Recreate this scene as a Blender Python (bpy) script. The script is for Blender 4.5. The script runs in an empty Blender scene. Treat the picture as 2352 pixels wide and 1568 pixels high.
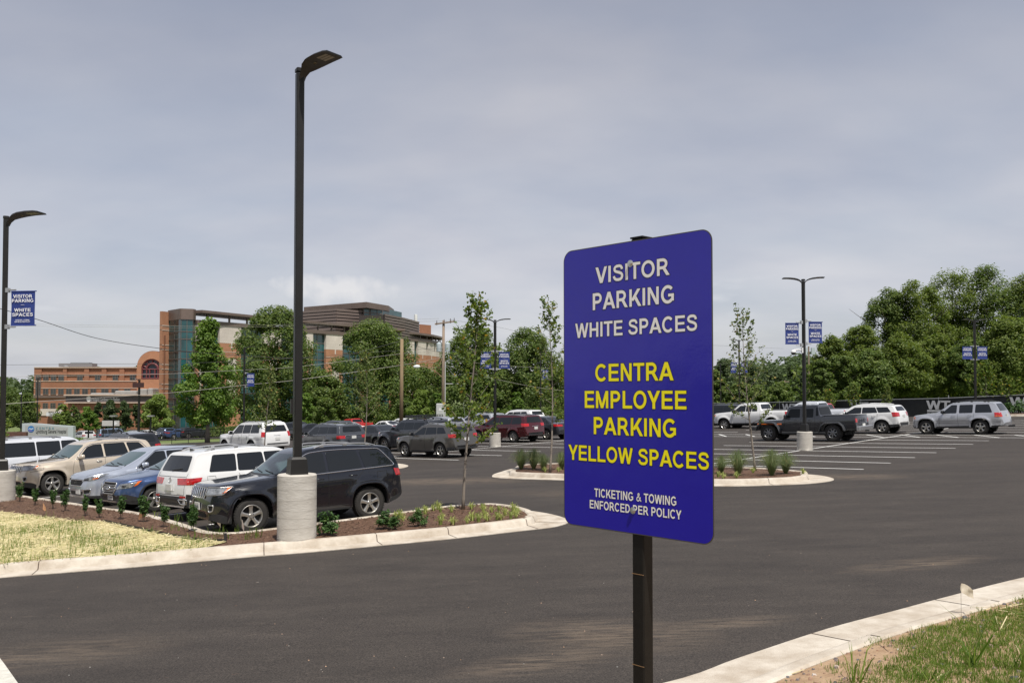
import bpy, math, random
from math import sin, cos, pi, radians, hypot, atan2, sqrt
from mathutils import Vector, Matrix, Euler
from mathutils.bvhtree import BVHTree
from mathutils.geometry import tessellate_polygon

S = bpy.context.scene
COL = S.collection

# ---------------------------------------------------------------- camera, sky, sun, exposure
CAMZ = 2.82
cam_d = bpy.data.cameras.new('camera')
cam_d.sensor_width = 36.0
cam_d.lens = 36.0 * 2060 / 2352
cam_d.shift_y = 0.0250
cam_d.clip_start = 0.05
cam_d.clip_end = 6000
cam = bpy.data.objects.new('camera', cam_d)
COL.objects.link(cam)
cam.location = (0, 0, CAMZ)
cam.rotation_euler = (radians(90 + 1.68), 0, 0)
S.camera = cam

SUN_EL, SUN_AZ = radians(64), atan2(0.40, -0.92)      # azimuth from +Y towards +X
W_ = bpy.data.worlds.new('World'); S.world = W_; W_.use_nodes = True
nt = W_.node_tree; nt.nodes.clear()
N = nt.nodes.new; LK = nt.links.new
out = N('ShaderNodeOutputWorld'); bg = N('ShaderNodeBackground'); LK(bg.outputs[0], out.inputs[0])
sky = N('ShaderNodeTexSky'); sky.sky_type = 'NISHITA'; sky.sun_disc = False
sky.sun_elevation = SUN_EL; sky.sun_rotation = SUN_AZ; sky.air_density = 1.0; sky.dust_density = 2.5; sky.ozone_density = 1.5
tc = N('ShaderNodeTexCoord')
# thin high cloud sheet: a noise over the direction divided by its height, so the streaks flatten to the horizon
sx = N('ShaderNodeSeparateXYZ'); LK(tc.outputs['Generated'], sx.inputs[0])
def wm(op, a, b):
    n = N('ShaderNodeMath'); n.operation = op
    for i, v in enumerate((a, b)):
        if v is None: continue
        if hasattr(v, 'links'): LK(v, n.inputs[i])
        else: n.inputs[i].default_value = v
    return n.outputs[0]
zz = wm('ADD', wm('MAXIMUM', sx.outputs[2], 0.0), 0.30)
cb = N('ShaderNodeCombineXYZ')
LK(wm('DIVIDE', sx.outputs[0], zz), cb.inputs[0]); LK(wm('DIVIDE', sx.outputs[1], zz), cb.inputs[1])
mp = N('ShaderNodeMapping'); mp.inputs['Rotation'].default_value = (0, 0, radians(25)); mp.inputs['Scale'].default_value = (0.9, 1.35, 1)
LK(cb.outputs[0], mp.inputs[0])
nz = N('ShaderNodeTexNoise'); nz.inputs['Scale'].default_value = 1.3; nz.inputs['Detail'].default_value = 4; nz.inputs['Roughness'].default_value = 0.5; nz.inputs['Distortion'].default_value = 0.35
LK(mp.outputs[0], nz.inputs['Vector'])
cr = N('ShaderNodeValToRGB'); cr.color_ramp.elements[0].position = 0.30; cr.color_ramp.elements[1].position = 0.72
cr.color_ramp.elements[0].color = (0.62, 0.62, 0.62, 1); cr.color_ramp.elements[1].color = (0.97, 0.97, 0.97, 1)
LK(nz.outputs[0], cr.inputs[0])
# a little cumulus bank low over the buildings
nz2 = N('ShaderNodeTexNoise'); nz2.inputs['Scale'].default_value = 7.0; nz2.inputs['Detail'].default_value = 6
mp2 = N('ShaderNodeMapping'); mp2.inputs['Scale'].default_value = (1, 1, 4.0); LK(tc.outputs['Generated'], mp2.inputs[0]); LK(mp2.outputs[0], nz2.inputs['Vector'])
cr2 = N('ShaderNodeValToRGB'); cr2.color_ramp.elements[0].position = 0.60; cr2.color_ramp.elements[1].position = 0.74
LK(nz2.outputs[0], cr2.inputs[0])
bz = N('ShaderNodeMapRange'); bz.interpolation_type = 'SMOOTHSTEP'
bz.inputs[1].default_value = 0.17; bz.inputs[2].default_value = 0.10; bz.inputs[3].default_value = 0; bz.inputs[4].default_value = 0.35
LK(sx.outputs[2], bz.inputs[0])
lowc = wm('MULTIPLY', cr2.outputs[0], bz.outputs[0])
# cloud brightness: bright near the horizon haze, greyer blue overhead
cc = N('ShaderNodeValToRGB'); e = cc.color_ramp.elements
e[0].position = 0.0; e[0].color = (5.75, 5.75, 6.05, 1)
e[1].position = 0.8; e[1].color = (2.75, 2.87, 3.4, 1)
for p_, c_ in ((.10, (5.3, 5.32, 5.7)), (.20, (4.6, 4.65, 5.12)), (.40, (3.3, 3.38, 3.9))): q_ = e.new(p_); q_.color = (*c_, 1)
LK(sx.outputs[2], cc.inputs[0])
vs = N('ShaderNodeMixRGB'); vs.blend_type = 'MULTIPLY'; vs.inputs[0].default_value = 1
nz3 = N('ShaderNodeTexNoise'); nz3.inputs['Scale'].default_value = 1.9; nz3.inputs['Detail'].default_value = 5; LK(mp.outputs[0], nz3.inputs['Vector'])
cr3 = N('ShaderNodeValToRGB'); cr3.color_ramp.elements[0].position = 0.28; cr3.color_ramp.elements[1].position = 0.75
cr3.color_ramp.elements[0].color = (0.81, 0.84, 0.90, 1); cr3.color_ramp.elements[1].color = (1.15, 1.13, 1.09, 1)
LK(nz3.outputs[0], cr3.inputs[0]); LK(cc.outputs[0], vs.inputs[1]); LK(cr3.outputs[0], vs.inputs[2])
mx = N('ShaderNodeMixRGB'); LK(cr.outputs[0], mx.inputs[0]); LK(sky.outputs[0], mx.inputs[1]); LK(vs.outputs[0], mx.inputs[2])
mx2 = N('ShaderNodeMixRGB'); LK(lowc, mx2.inputs[0]); LK(mx.outputs[0], mx2.inputs[1]); mx2.inputs[2].default_value = (7.0, 7.0, 7.2, 1)
# one small sunlit cloud low over the hospital roofs
vsub = N('ShaderNodeVectorMath'); vsub.operation = 'SUBTRACT'; LK(tc.outputs['Generated'], vsub.inputs[0]); vsub.inputs[1].default_value = Vector((-.197, 1, .117)).normalized()
vsc = N('ShaderNodeVectorMath'); vsc.operation = 'MULTIPLY'; LK(vsub.outputs[0], vsc.inputs[0]); vsc.inputs[1].default_value = (1 / .055, 1 / .3, 1 / .014)
vln = N('ShaderNodeVectorMath'); vln.operation = 'LENGTH'; LK(vsc.outputs[0], vln.inputs[0])
nz4 = N('ShaderNodeTexNoise'); nz4.inputs['Scale'].default_value = 38; nz4.inputs['Detail'].default_value = 5; LK(tc.outputs['Generated'], nz4.inputs['Vector'])
cr4 = N('ShaderNodeValToRGB'); cr4.color_ramp.elements[0].position = .05; cr4.color_ramp.elements[1].position = .75; LK(wm('SUBTRACT', wm('MULTIPLY', nz4.outputs[0], 2.0), wm('MULTIPLY', vln.outputs['Value'], .8)), cr4.inputs[0])
mx3 = N('ShaderNodeMixRGB'); LK(wm('MULTIPLY', cr4.outputs[0], .55), mx3.inputs[0]); LK(mx2.outputs[0], mx3.inputs[1]); mx3.inputs[2].default_value = (7.2, 7.0, 6.9, 1)
LK(mx3.outputs[0], bg.inputs[0]); bg.inputs[1].default_value = 0.10

sun_d = bpy.data.lights.new('sun', 'SUN'); sun_d.energy = 4.3; sun_d.angle = radians(0.6); sun_d.color = (1.0, 0.955, 0.88)
sun = bpy.data.objects.new('sun', sun_d); COL.objects.link(sun)
to_sun = Vector((sin(SUN_AZ) * cos(SUN_EL), cos(SUN_AZ) * cos(SUN_EL), sin(SUN_EL)))
sun.rotation_euler = to_sun.to_track_quat('Z', 'Y').to_euler()
S.view_settings.view_transform = 'Standard'; S.view_settings.look = 'None'
S.view_settings.exposure = 0.34; S.view_settings.gamma = 1.0
S.cycles.max_bounces = 6; S.cycles.transparent_max_bounces = 6

# ---------------------------------------------------------------- ground shape and measuring helpers
def h(x, y):
    xx = max(-70.0, min(70.0, x)); yy = min(y, 260.0)
    return .0364 * xx - .0038 * yy - .023 * max(0.0, yy - 65.0)
F, CX, HY = 2060.0, 1176.0, 903.0
def at(px, d): return ((px - CX) / F * d, d)                  # plan point at distance d
def zat(py, d): return CAMZ + (HY - py) / F * d              # height at distance d
def gp(px, py, dz=0.0):                                      # plan point on the ground seen there
    lo, hi = 2.0, 700.0
    for _ in range(60):
        m = (lo + hi) / 2; x, y = at(px, m)
        if zat(py, m) > h(x, y) + dz: lo = m
        else: hi = m
    return at(px, lo)
NR = (.7254, -.6884); DL = (-.6884, -.7254)                  # axes of the parking grid: across the stalls' rows / along the left row
def rl(row, lon): return (NR[0] * row + DL[0] * lon, NR[1] * row + DL[1] * lon)

# ---------------------------------------------------------------- materials
MATS = {}
def mat(name, col, rough=.6, metal=0.0, var=0.0, vscale=3.0, bump=0.0, bscale=40.0, coat=0.0, spec=.5, col2=None, detail=6, trans=0.0, emit=None, stretch=None):
    if name in MATS: return MATS[name]
    m = bpy.data.materials.new(name); m.use_nodes = True; t = m.node_tree; b = t.nodes['Principled BSDF']
    b.inputs['Base Color'].default_value = (*col, 1); b.inputs['Roughness'].default_value = rough; b.inputs['Metallic'].default_value = metal
    b.inputs['Coat Weight'].default_value = coat; b.inputs['Coat Roughness'].default_value = 0.04; b.inputs['Specular IOR Level'].default_value = spec
    tcn = t.nodes.new('ShaderNodeTexCoord'); src = tcn.outputs['Object']
    if stretch:
        mpn = t.nodes.new('ShaderNodeMapping'); mpn.inputs['Scale'].default_value = stretch; t.links.new(src, mpn.inputs[0]); src = mpn.outputs[0]
    if var or col2:
        n = t.nodes.new('ShaderNodeTexNoise'); n.inputs['Scale'].default_value = vscale; n.inputs['Detail'].default_value = detail; n.inputs['Roughness'].default_value = .65
        t.links.new(src, n.inputs['Vector'])
        r = t.nodes.new('ShaderNodeValToRGB'); r.color_ramp.elements[0].position = .3; r.color_ramp.elements[1].position = .7
        c2 = col2 or tuple(min(1, c * (1 + var)) for c in col); c1 = col if col2 else tuple(c * (1 - var) for c in col)
        r.color_ramp.elements[0].color = (*c1, 1); r.color_ramp.elements[1].color = (*c2, 1)
        t.links.new(n.outputs[0], r.inputs[0]); t.links.new(r.outputs[0], b.inputs['Base Color'])
    if bump:
        n2 = t.nodes.new('ShaderNodeTexNoise'); n2.inputs['Scale'].default_value = bscale; n2.inputs['Detail'].default_value = 4
        t.links.new(src, n2.inputs['Vector'])
        bp = t.nodes.new('ShaderNodeBump'); bp.inputs['Strength'].default_value = bump; bp.inputs['Distance'].default_value = .02
        t.links.new(n2.outputs[0], bp.inputs['Height']); t.links.new(bp.outputs[0], b.inputs['Normal'])
    MATS[name] = m
    return m
def leafmat(name, c1, c2, c3=None, trans=.35):
    if name in MATS: return MATS[name]
    m = bpy.data.materials.new(name); m.use_nodes = True; t = m.node_tree; t.nodes.clear()
    o = t.nodes.new('ShaderNodeOutputMaterial'); g = t.nodes.new('ShaderNodeNewGeometry')
    r = t.nodes.new('ShaderNodeValToRGB'); r.color_ramp.elements[0].color = (*c1, 1); r.color_ramp.elements[1].color = (*c2, 1)
    if c3: q = r.color_ramp.elements.new(.93); q.color = (*c2, 1); r.color_ramp.elements[2].color = (*c3, 1); r.color_ramp.elements[2].position = 1.0
    t.links.new(g.outputs['Random Per Island'], r.inputs[0])
    d = t.nodes.new('ShaderNodeBsdfPrincipled'); d.inputs['Roughness'].default_value = .55; d.inputs['Specular IOR Level'].default_value = .3
    tr = t.nodes.new('ShaderNodeBsdfTranslucent'); mxs = t.nodes.new('ShaderNodeMixShader'); mxs.inputs[0].default_value = trans
    hs = t.nodes.new('ShaderNodeHueSaturation'); hs.inputs['Saturation'].default_value = 1.15; hs.inputs['Value'].default_value = 1.3
    t.links.new(r.outputs[0], d.inputs['Base Color']); t.links.new(r.outputs[0], hs.inputs['Color']); t.links.new(hs.outputs[0], tr.inputs[0])
    t.links.new(d.outputs[0], mxs.inputs[1]); t.links.new(tr.outputs[0], mxs.inputs[2]); t.links.new(mxs.outputs[0], o.inputs[0])
    MATS[name] = m
    return m
def gridmat(name, base, line, sx_, sz_, lw=.06, rough=.15, axis='XZ', bump=.0, var=.15, metal=0.0, coat=0):
    """rows and columns of joints: brick courses, panel joints, louvres"""
    if name in MATS: return MATS[name]
    m = bpy.data.materials.new(name); m.use_nodes = True; t = m.node_tree; b = t.nodes['Principled BSDF']
    b.inputs['Roughness'].default_value = rough; b.inputs['Metallic'].default_value = metal
    tcn = t.nodes.new('ShaderNodeTexCoord'); br = t.nodes.new('ShaderNodeTexBrick')
    br.inputs['Scale'].default_value = 1.0; br.inputs['Brick Width'].default_value = sx_; br.inputs['Row Height'].default_value = sz_
    br.inputs['Mortar Size'].default_value = lw
    br.inputs['Color1'].default_value = (*base, 1); br.inputs['Color2'].default_value = (*(c * (1 - var) for c in base), 1); br.inputs['Mortar'].default_value = (*line, 1)
    sp = t.nodes.new('ShaderNodeSeparateXYZ'); ad = t.nodes.new('ShaderNodeMath'); ad.operation = 'ADD'; cbn = t.nodes.new('ShaderNodeCombineXYZ')
    t.links.new(tcn.outputs['Object'], sp.inputs[0]); t.links.new(sp.outputs[0], ad.inputs[0]); t.links.new(sp.outputs[1], ad.inputs[1])
    t.links.new(ad.outputs[0], cbn.inputs[0]); t.links.new(sp.outputs[2], cbn.inputs[1])
    n = t.nodes.new('ShaderNodeTexNoise'); n.inputs['Scale'].default_value = .25; n.inputs['Detail'].default_value = 6; t.links.new(tcn.outputs['Object'], n.inputs['Vector'])
    mm = t.nodes.new('ShaderNodeMixRGB'); mm.blend_type = 'MULTIPLY'; mm.inputs[0].default_value = .5
    rr = t.nodes.new('ShaderNodeValToRGB'); rr.color_ramp.elements[0].color = (.6, .6, .6, 1); rr.color_ramp.elements[0].position = .3; rr.color_ramp.elements[1].position = .7
    t.links.new(n.outputs[0], rr.inputs[0])
    t.links.new(cbn.outputs[0], br.inputs['Vector']); t.links.new(br.outputs[0], mm.inputs[1]); t.links.new(rr.outputs[0], mm.inputs[2]); t.links.new(mm.outputs[0], b.inputs['Base Color'])
    MATS[name] = m
    return m

# ---------------------------------------------------------------- mesh helpers
class MB:
    def __init__(s): s.v = []; s.f = []; s.m = []
    def add(s, vs, fs, mi=0):
        o = len(s.v); s.v += [tuple(p) for p in vs]; s.f += [tuple(i + o for i in f) for f in fs]; s.m += [mi] * len(fs); return s
    def box(s, c, d, rot=0.0, mi=0, mtx=None, top=1.0):
        a = [x / 2 for x in d]; vs = []
        for k in (-1, 1):
            q = top if k == 1 else 1.0
            for i, j in ((-1, -1), (1, -1), (1, 1), (-1, 1)): vs.append(Vector((i * a[0] * q, j * a[1] * q, k * a[2])))
        R = Matrix.Rotation(rot, 4, 'Z') if mtx is None else mtx
        vs = [R @ p + Vector(c) for p in vs]
        return s.add(vs, [(3, 2, 1, 0), (4, 5, 6, 7), (0, 1, 5, 4), (1, 2, 6, 5), (2, 3, 7, 6), (3, 0, 4, 7)], mi)
    def bevbox(s, c, d, b=.02, rot=0.0, mi=0):
        """box with chamfered vertical edges and top"""
        x, y, z = d[0] / 2, d[1] / 2, d[2]
        def ring(ix, zz_): return [(i * (x - ix) - (i * b if (k in (0,)) else 0), j * (y - ix) - (j * b if k == 1 else 0), zz_) for i, j, k in ((-1, -1, 1), (-1, -1, 0), (1, -1, 0), (1, -1, 1), (1, 1, 1), (1, 1, 0), (-1, 1, 0), (-1, 1, 1))]
        R = Matrix.Rotation(rot, 4, 'Z'); vs = []
        for ix, zz_ in ((0, -z / 2), (0, z / 2 - b), (b, z / 2)): vs += [R @ Vector(p) + Vector(c) for p in ring(ix, zz_)]
        fs = [tuple(range(7, -1, -1)), tuple(range(16, 24))]
        for k in (0, 8):
            for i in range(8): j = (i + 1) % 8; fs.append((k + i, k + j, k + 8 + j, k + 8 + i))
        return s.add(vs, fs, mi)
    def tube(s, pts, r, n=8, mi=0, caps=True):
        pts = [Vector(p) for p in pts]; rs = r if isinstance(r, (list, tuple)) else [r] * len(pts); vs = []; fs = []
        for i, p in enumerate(pts):
            t = (pts[min(i + 1, len(pts) - 1)] - pts[max(i - 1, 0)]).normalized()
            u = t.orthogonal().normalized() if i == 0 else (u - t * u.dot(t)).normalized()
            w = t.cross(u)
            for k in range(n): a = 2 * pi * k / n; vs.append(p + (u * cos(a) + w * sin(a)) * rs[i])
        for i in range(len(pts) - 1):
            for k in range(n): fs.append((i * n + k, i * n + (k + 1) % n, (i + 1) * n + (k + 1) % n, (i + 1) * n + k))
        if caps: fs.append(tuple(range(n - 1, -1, -1))); fs.append(tuple((len(pts) - 1) * n + k for k in range(n)))
        return s.add(vs, fs, mi)
    def lathe(s, prof, n=24, axis='Z', c=(0, 0, 0), mi=0):
        vs = []; fs = []
        for r, z in prof:
            for k in range(n):
                a = 2 * pi * k / n
                p = (r * cos(a), r * sin(a), z) if axis == 'Z' else (r * cos(a), z, r * sin(a))
                vs.append((p[0] + c[0], p[1] + c[1], p[2] + c[2]))
        for i in range(len(prof) - 1):
            for k in range(n):
                q = (i * n + k, i * n + (k + 1) % n, (i + 1) * n + (k + 1) % n, (i + 1) * n + k)
                fs.append(q if axis == 'Z' else q[::-1])
        return s.add(vs, fs, mi)
    def prism(s, poly, z0, z1, mi=0, topz=None):
        """plan polygon between two heights (numbers or functions of x, y)"""
        f0 = z0 if callable(z0) else (lambda x, y: z0); f1 = z1 if callable(z1) else (lambda x, y: z1)
        n = len(poly); vs = [(x, y, f0(x, y)) for x, y in poly] + [(x, y, f1(x, y)) for x, y in poly]
        fs = [(i, (i + 1) % n, n + (i + 1) % n, n + i) for i in range(n)]
        tri = tessellate_polygon([[Vector((x, y, 0)) for x, y in poly]])
        fs += [tuple(n + i for i in t) for t in tri] + [tuple(reversed(t)) for t in tri]
        return s.add(vs, fs, mi)
    def build(s, name, mats, parent=None, smooth=False, loc=None, sharp=None):
        me = bpy.data.meshes.new(name); me.from_pydata(s.v, [], s.f)
        if not isinstance(mats, (list, tuple)): mats = [mats]
        for m in mats: me.materials.append(m)
        if len(mats) > 1: me.polygons.foreach_set('material_index', s.m)
        if smooth:
            me.polygons.foreach_set('use_smooth', [True] * len(s.f))
            if sharp: me.set_sharp_from_angle(angle=radians(sharp))
        me.update()
        o = bpy.data.objects.new(name, me); COL.objects.link(o)
        if parent: o.parent = parent
        if loc: o.location = loc
        return o
def tag(o, label=None, cat=None, group=None, kind=None):
    if label: o['label'] = label
    if cat: o['category'] = cat
    if group: o['group'] = group
    if kind: o['kind'] = kind
    return o
def empty(name, loc, rz=0.0, label=None, cat=None, group=None):
    o = bpy.data.objects.new(name, None); COL.objects.link(o); o.location = loc; o.rotation_euler = (0, 0, rz); o.empty_display_size = .2
    return tag(o, label, cat, group)
def copy_tree(o, parent=None):
    c = o.copy(); COL.objects.link(c); c.parent = parent
    for ch in list(o.children): copy_tree(ch, c)
    return c
def text_geo(body, w, cap, bold=0.0, spacing=1.0, thick=.001):
    """outline lettering fitted to a width and a letter height, centred, in the XY plane"""
    cu = bpy.data.curves.new('lettering', 'FONT'); cu.body = body; cu.size = 1.0; cu.align_x = 'CENTER'; cu.offset = bold; cu.space_character = spacing
    cu.resolution_u = 3; cu.extrude = 0.0
    ob = bpy.data.objects.new('lettering', cu); COL.objects.link(ob)
    dg = bpy.context.evaluated_depsgraph_get(); me = bpy.data.meshes.new_from_object(ob.evaluated_get(dg))
    vs = [v.co.copy() for v in me.vertices]; fs = [tuple(p.vertices) for p in me.polygons]
    bpy.data.objects.remove(ob); bpy.data.curves.remove(cu); bpy.data.meshes.remove(me)
    x0 = min(v.x for v in vs); x1 = max(v.x for v in vs); y0 = min(v.y for v in vs); y1 = max(v.y for v in vs)
    kx = w / (x1 - x0); ky = cap / (y1 - y0)
    return [((v.x - (x0 + x1) / 2) * kx, (v.y - (y0 + y1) / 2) * ky, 0.0) for v in vs], fs
def lettering(mb, body, w, cap, M, bold=.0, mi=0, spacing=1.0):
    vs, fs = text_geo(body, w, cap, bold, spacing); mb.add([M @ Vector(v) for v in vs], fs, mi)

# ---------------------------------------------------------------- plain bold grotesque capitals, drawn as bars, slants and arcs
def _arc(cx, cy, rx, ry, a0, a1, n=14): return [(cx + rx * cos(radians(a0 + (a1 - a0) * k / n)), cy + ry * sin(radians(a0 + (a1 - a0) * k / n))) for k in range(n + 1)]
_st = ('R', .10, 0, .295, 1)
_bowlP = ('C', [(.28, .9175), (.50, .9175)] + _arc(.50, .688, .255, .2295, 85, -85, 12) + [(.50, .458), (.28, .458)], .178)
GL = {
 'I': (.39, [_st]), 'T': (.853, [('R', .03, .835, .825, 1), ('R', .33, 0, .525, .84)]), 'E': (.93, [_st, ('R', .29, 0, .87, .165), ('R', .29, .43, .82, .585), ('R', .29, .835, .86, 1)]),
 'F': (.853, [_st, ('R', .29, .42, .76, .58), ('R', .29, .835, .81, 1)]), 'L': (.853, [_st, ('R', .29, 0, .82, .165)]), 'H': (1.008, [_st, ('R', .715, 0, .91, 1), ('R', .29, .425, .72, .59)]),
 'N': (1.008, [('R', .10, 0, .28, 1), ('R', .73, 0, .91, 1), ('D', .20, 1, .81, 0, .215)]), 'M': (1.163, [('R', .095, 0, .275, 1), ('R', .89, 0, 1.07, 1), ('D', .205, 1, .582, 0, .195), ('D', .96, 1, .582, 0, .195)]),
 'V': (.93, [('D', .11, 1, .465, 0, .215), ('D', .82, 1, .465, 0, .215)]), 'W': (1.318, [('D', .115, 1, .375, 0, .195), ('D', .66, 1, .375, 0, .195), ('D', .66, 1, .945, 0, .195), ('D', 1.205, 1, .945, 0, .195)]),
 'A': (1.008, [('D', .11, 0, .505, 1, .22), ('D', .90, 0, .505, 1, .22), ('R', .27, .225, .74, .385)]), 'K': (1.008, [_st, ('D', .31, .33, .83, 1, .24), ('D', .90, 0, .50, .60, .235)]),
 'Y': (.93, [('R', .37, 0, .565, .42), ('D', .465, .36, .12, 1, .225), ('D', .465, .36, .81, 1, .225)]), 'O': (1.087, [('C', _arc(.543, .5, .39, .425, 0, 360, 32), .18)]),
 'C': (1.008, [('C', _arc(.53, .5, .385, .425, 42, 318, 26), .18)]), 'G': (1.087, [('C', _arc(.545, .5, .39, .425, 42, 318, 26), .18), ('R', .58, .37, .985, .53), ('R', .80, .13, .985, .38)]),
 'S': (.93, [('C', [(.775, .70), (.75, .80), (.69, .88), (.60, .915), (.47, .922), (.34, .905), (.24, .85), (.195, .765), (.205, .68), (.27, .61), (.40, .56), (.56, .515), (.70, .455), (.775, .37), (.785, .265), (.74, .165), (.65, .10), (.50, .078), (.34, .092), (.23, .15), (.17, .235), (.15, .32)], .172)]),
 'P': (.93, [_st, _bowlP]), 'R': (1.008, [_st, _bowlP, ('D', .87, 0, .58, .44, .235)]), 'D': (1.008, [_st, ('C', [(.28, .9175), (.44, .9175)] + _arc(.44, .5, .385, .4175, 85, -85, 16) + [(.44, .0825), (.28, .0825)], .175)]),
 'U': (1.008, [('C', [(.195, 1), (.195, .40)] + _arc(.505, .38, .31, .30, 180, 360, 14) + [(.815, .40), (.815, 1)], .19)]),
 '&': (1.008, [('C', [(.95, .05), (.75, .25), (.42, .66), (.36, .77), (.39, .87), (.48, .92), (.57, .89), (.61, .80), (.56, .69), (.40, .56), (.24, .45), (.16, .31), (.19, .17), (.30, .09), (.44, .08), (.60, .16), (.74, .33), (.82, .52)], .135)]), '-': (.465, [('R', .05, .27, .42, .44)]), ' ': (.388, [])}
def caps(mb, txt, w, cap, M, grow=0.0, mi=0):
    """letters fitted to width w and height cap, centred; grow widens every stroke (for the dark outline behind)"""
    tot = sum(GL[c][0] for c in txt); lb = .1; x0 = -tot / 2; kx = w / (tot - 2 * .075); n = 0
    for c in txt:
        for p in GL[c][1]:
            z = (n % 5) * .00007; n += 1; g = grow / cap; gx = grow / kx; P = []
            if p[0] == 'R': P = [[(p[1] - gx, p[2] - g), (p[3] + gx, p[2] - g), (p[3] + gx, p[4] + g), (p[1] - gx, p[4] + g)]]
            elif p[0] == 'D':
                _, xa, ya, xb, yb, ww = p; s_ = (xb - xa) / (yb - ya); e0 = -g if ya < yb else g; A = (xa + s_ * e0, ya + e0); B = (xb - s_ * e0, yb - e0); hw = ww / 2 + gx * sqrt(1 + (s_ * kx / cap) ** 2)
                P = [[(A[0] - hw, A[1]), (A[0] + hw, A[1]), (B[0] + hw, B[1]), (B[0] - hw, B[1])]]
            else:
                pts, t = p[1], p[2]; cl = math.dist(pts[0], pts[-1]) < 1e-6; m = len(pts); L_, R_ = [], []
                for i in range(m):
                    a_ = pts[i - 1] if i else (pts[-2] if cl else pts[0]); b_ = pts[i + 1] if i < m - 1 else (pts[1] if cl else pts[-1]); dx, dy = b_[0] - a_[0], b_[1] - a_[1]; l = hypot(dx, dy) or 1; nx, ny = -dy / l, dx / l; q = pts[i]
                    if not cl and i in (0, m - 1): sg = -1 if i == 0 else 1; q = (q[0] + dx / l * gx * sg, q[1] + dy / l * g * sg)
                    L_.append((q[0] + nx * (t / 2 + gx), q[1] + ny * (t / 2 + g))); R_.append((q[0] - nx * (t / 2 + gx), q[1] - ny * (t / 2 + g)))
                P = [[R_[i], R_[i + 1], L_[i + 1], L_[i]] for i in range(m - 1)]
            for q in P:
                a2 = sum(q[i][0] * q[(i + 1) % 4][1] - q[(i + 1) % 4][0] * q[i][1] for i in range(4)); q = q if a2 > 0 else q[::-1]
                mb.add([M @ Vector(((x0 + x) * kx, (y - .5) * cap, z * min(1, cap * 14))) for x, y in q], [(0, 1, 2, 3)], mi)
        x0 += GL[c][0]
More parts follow.
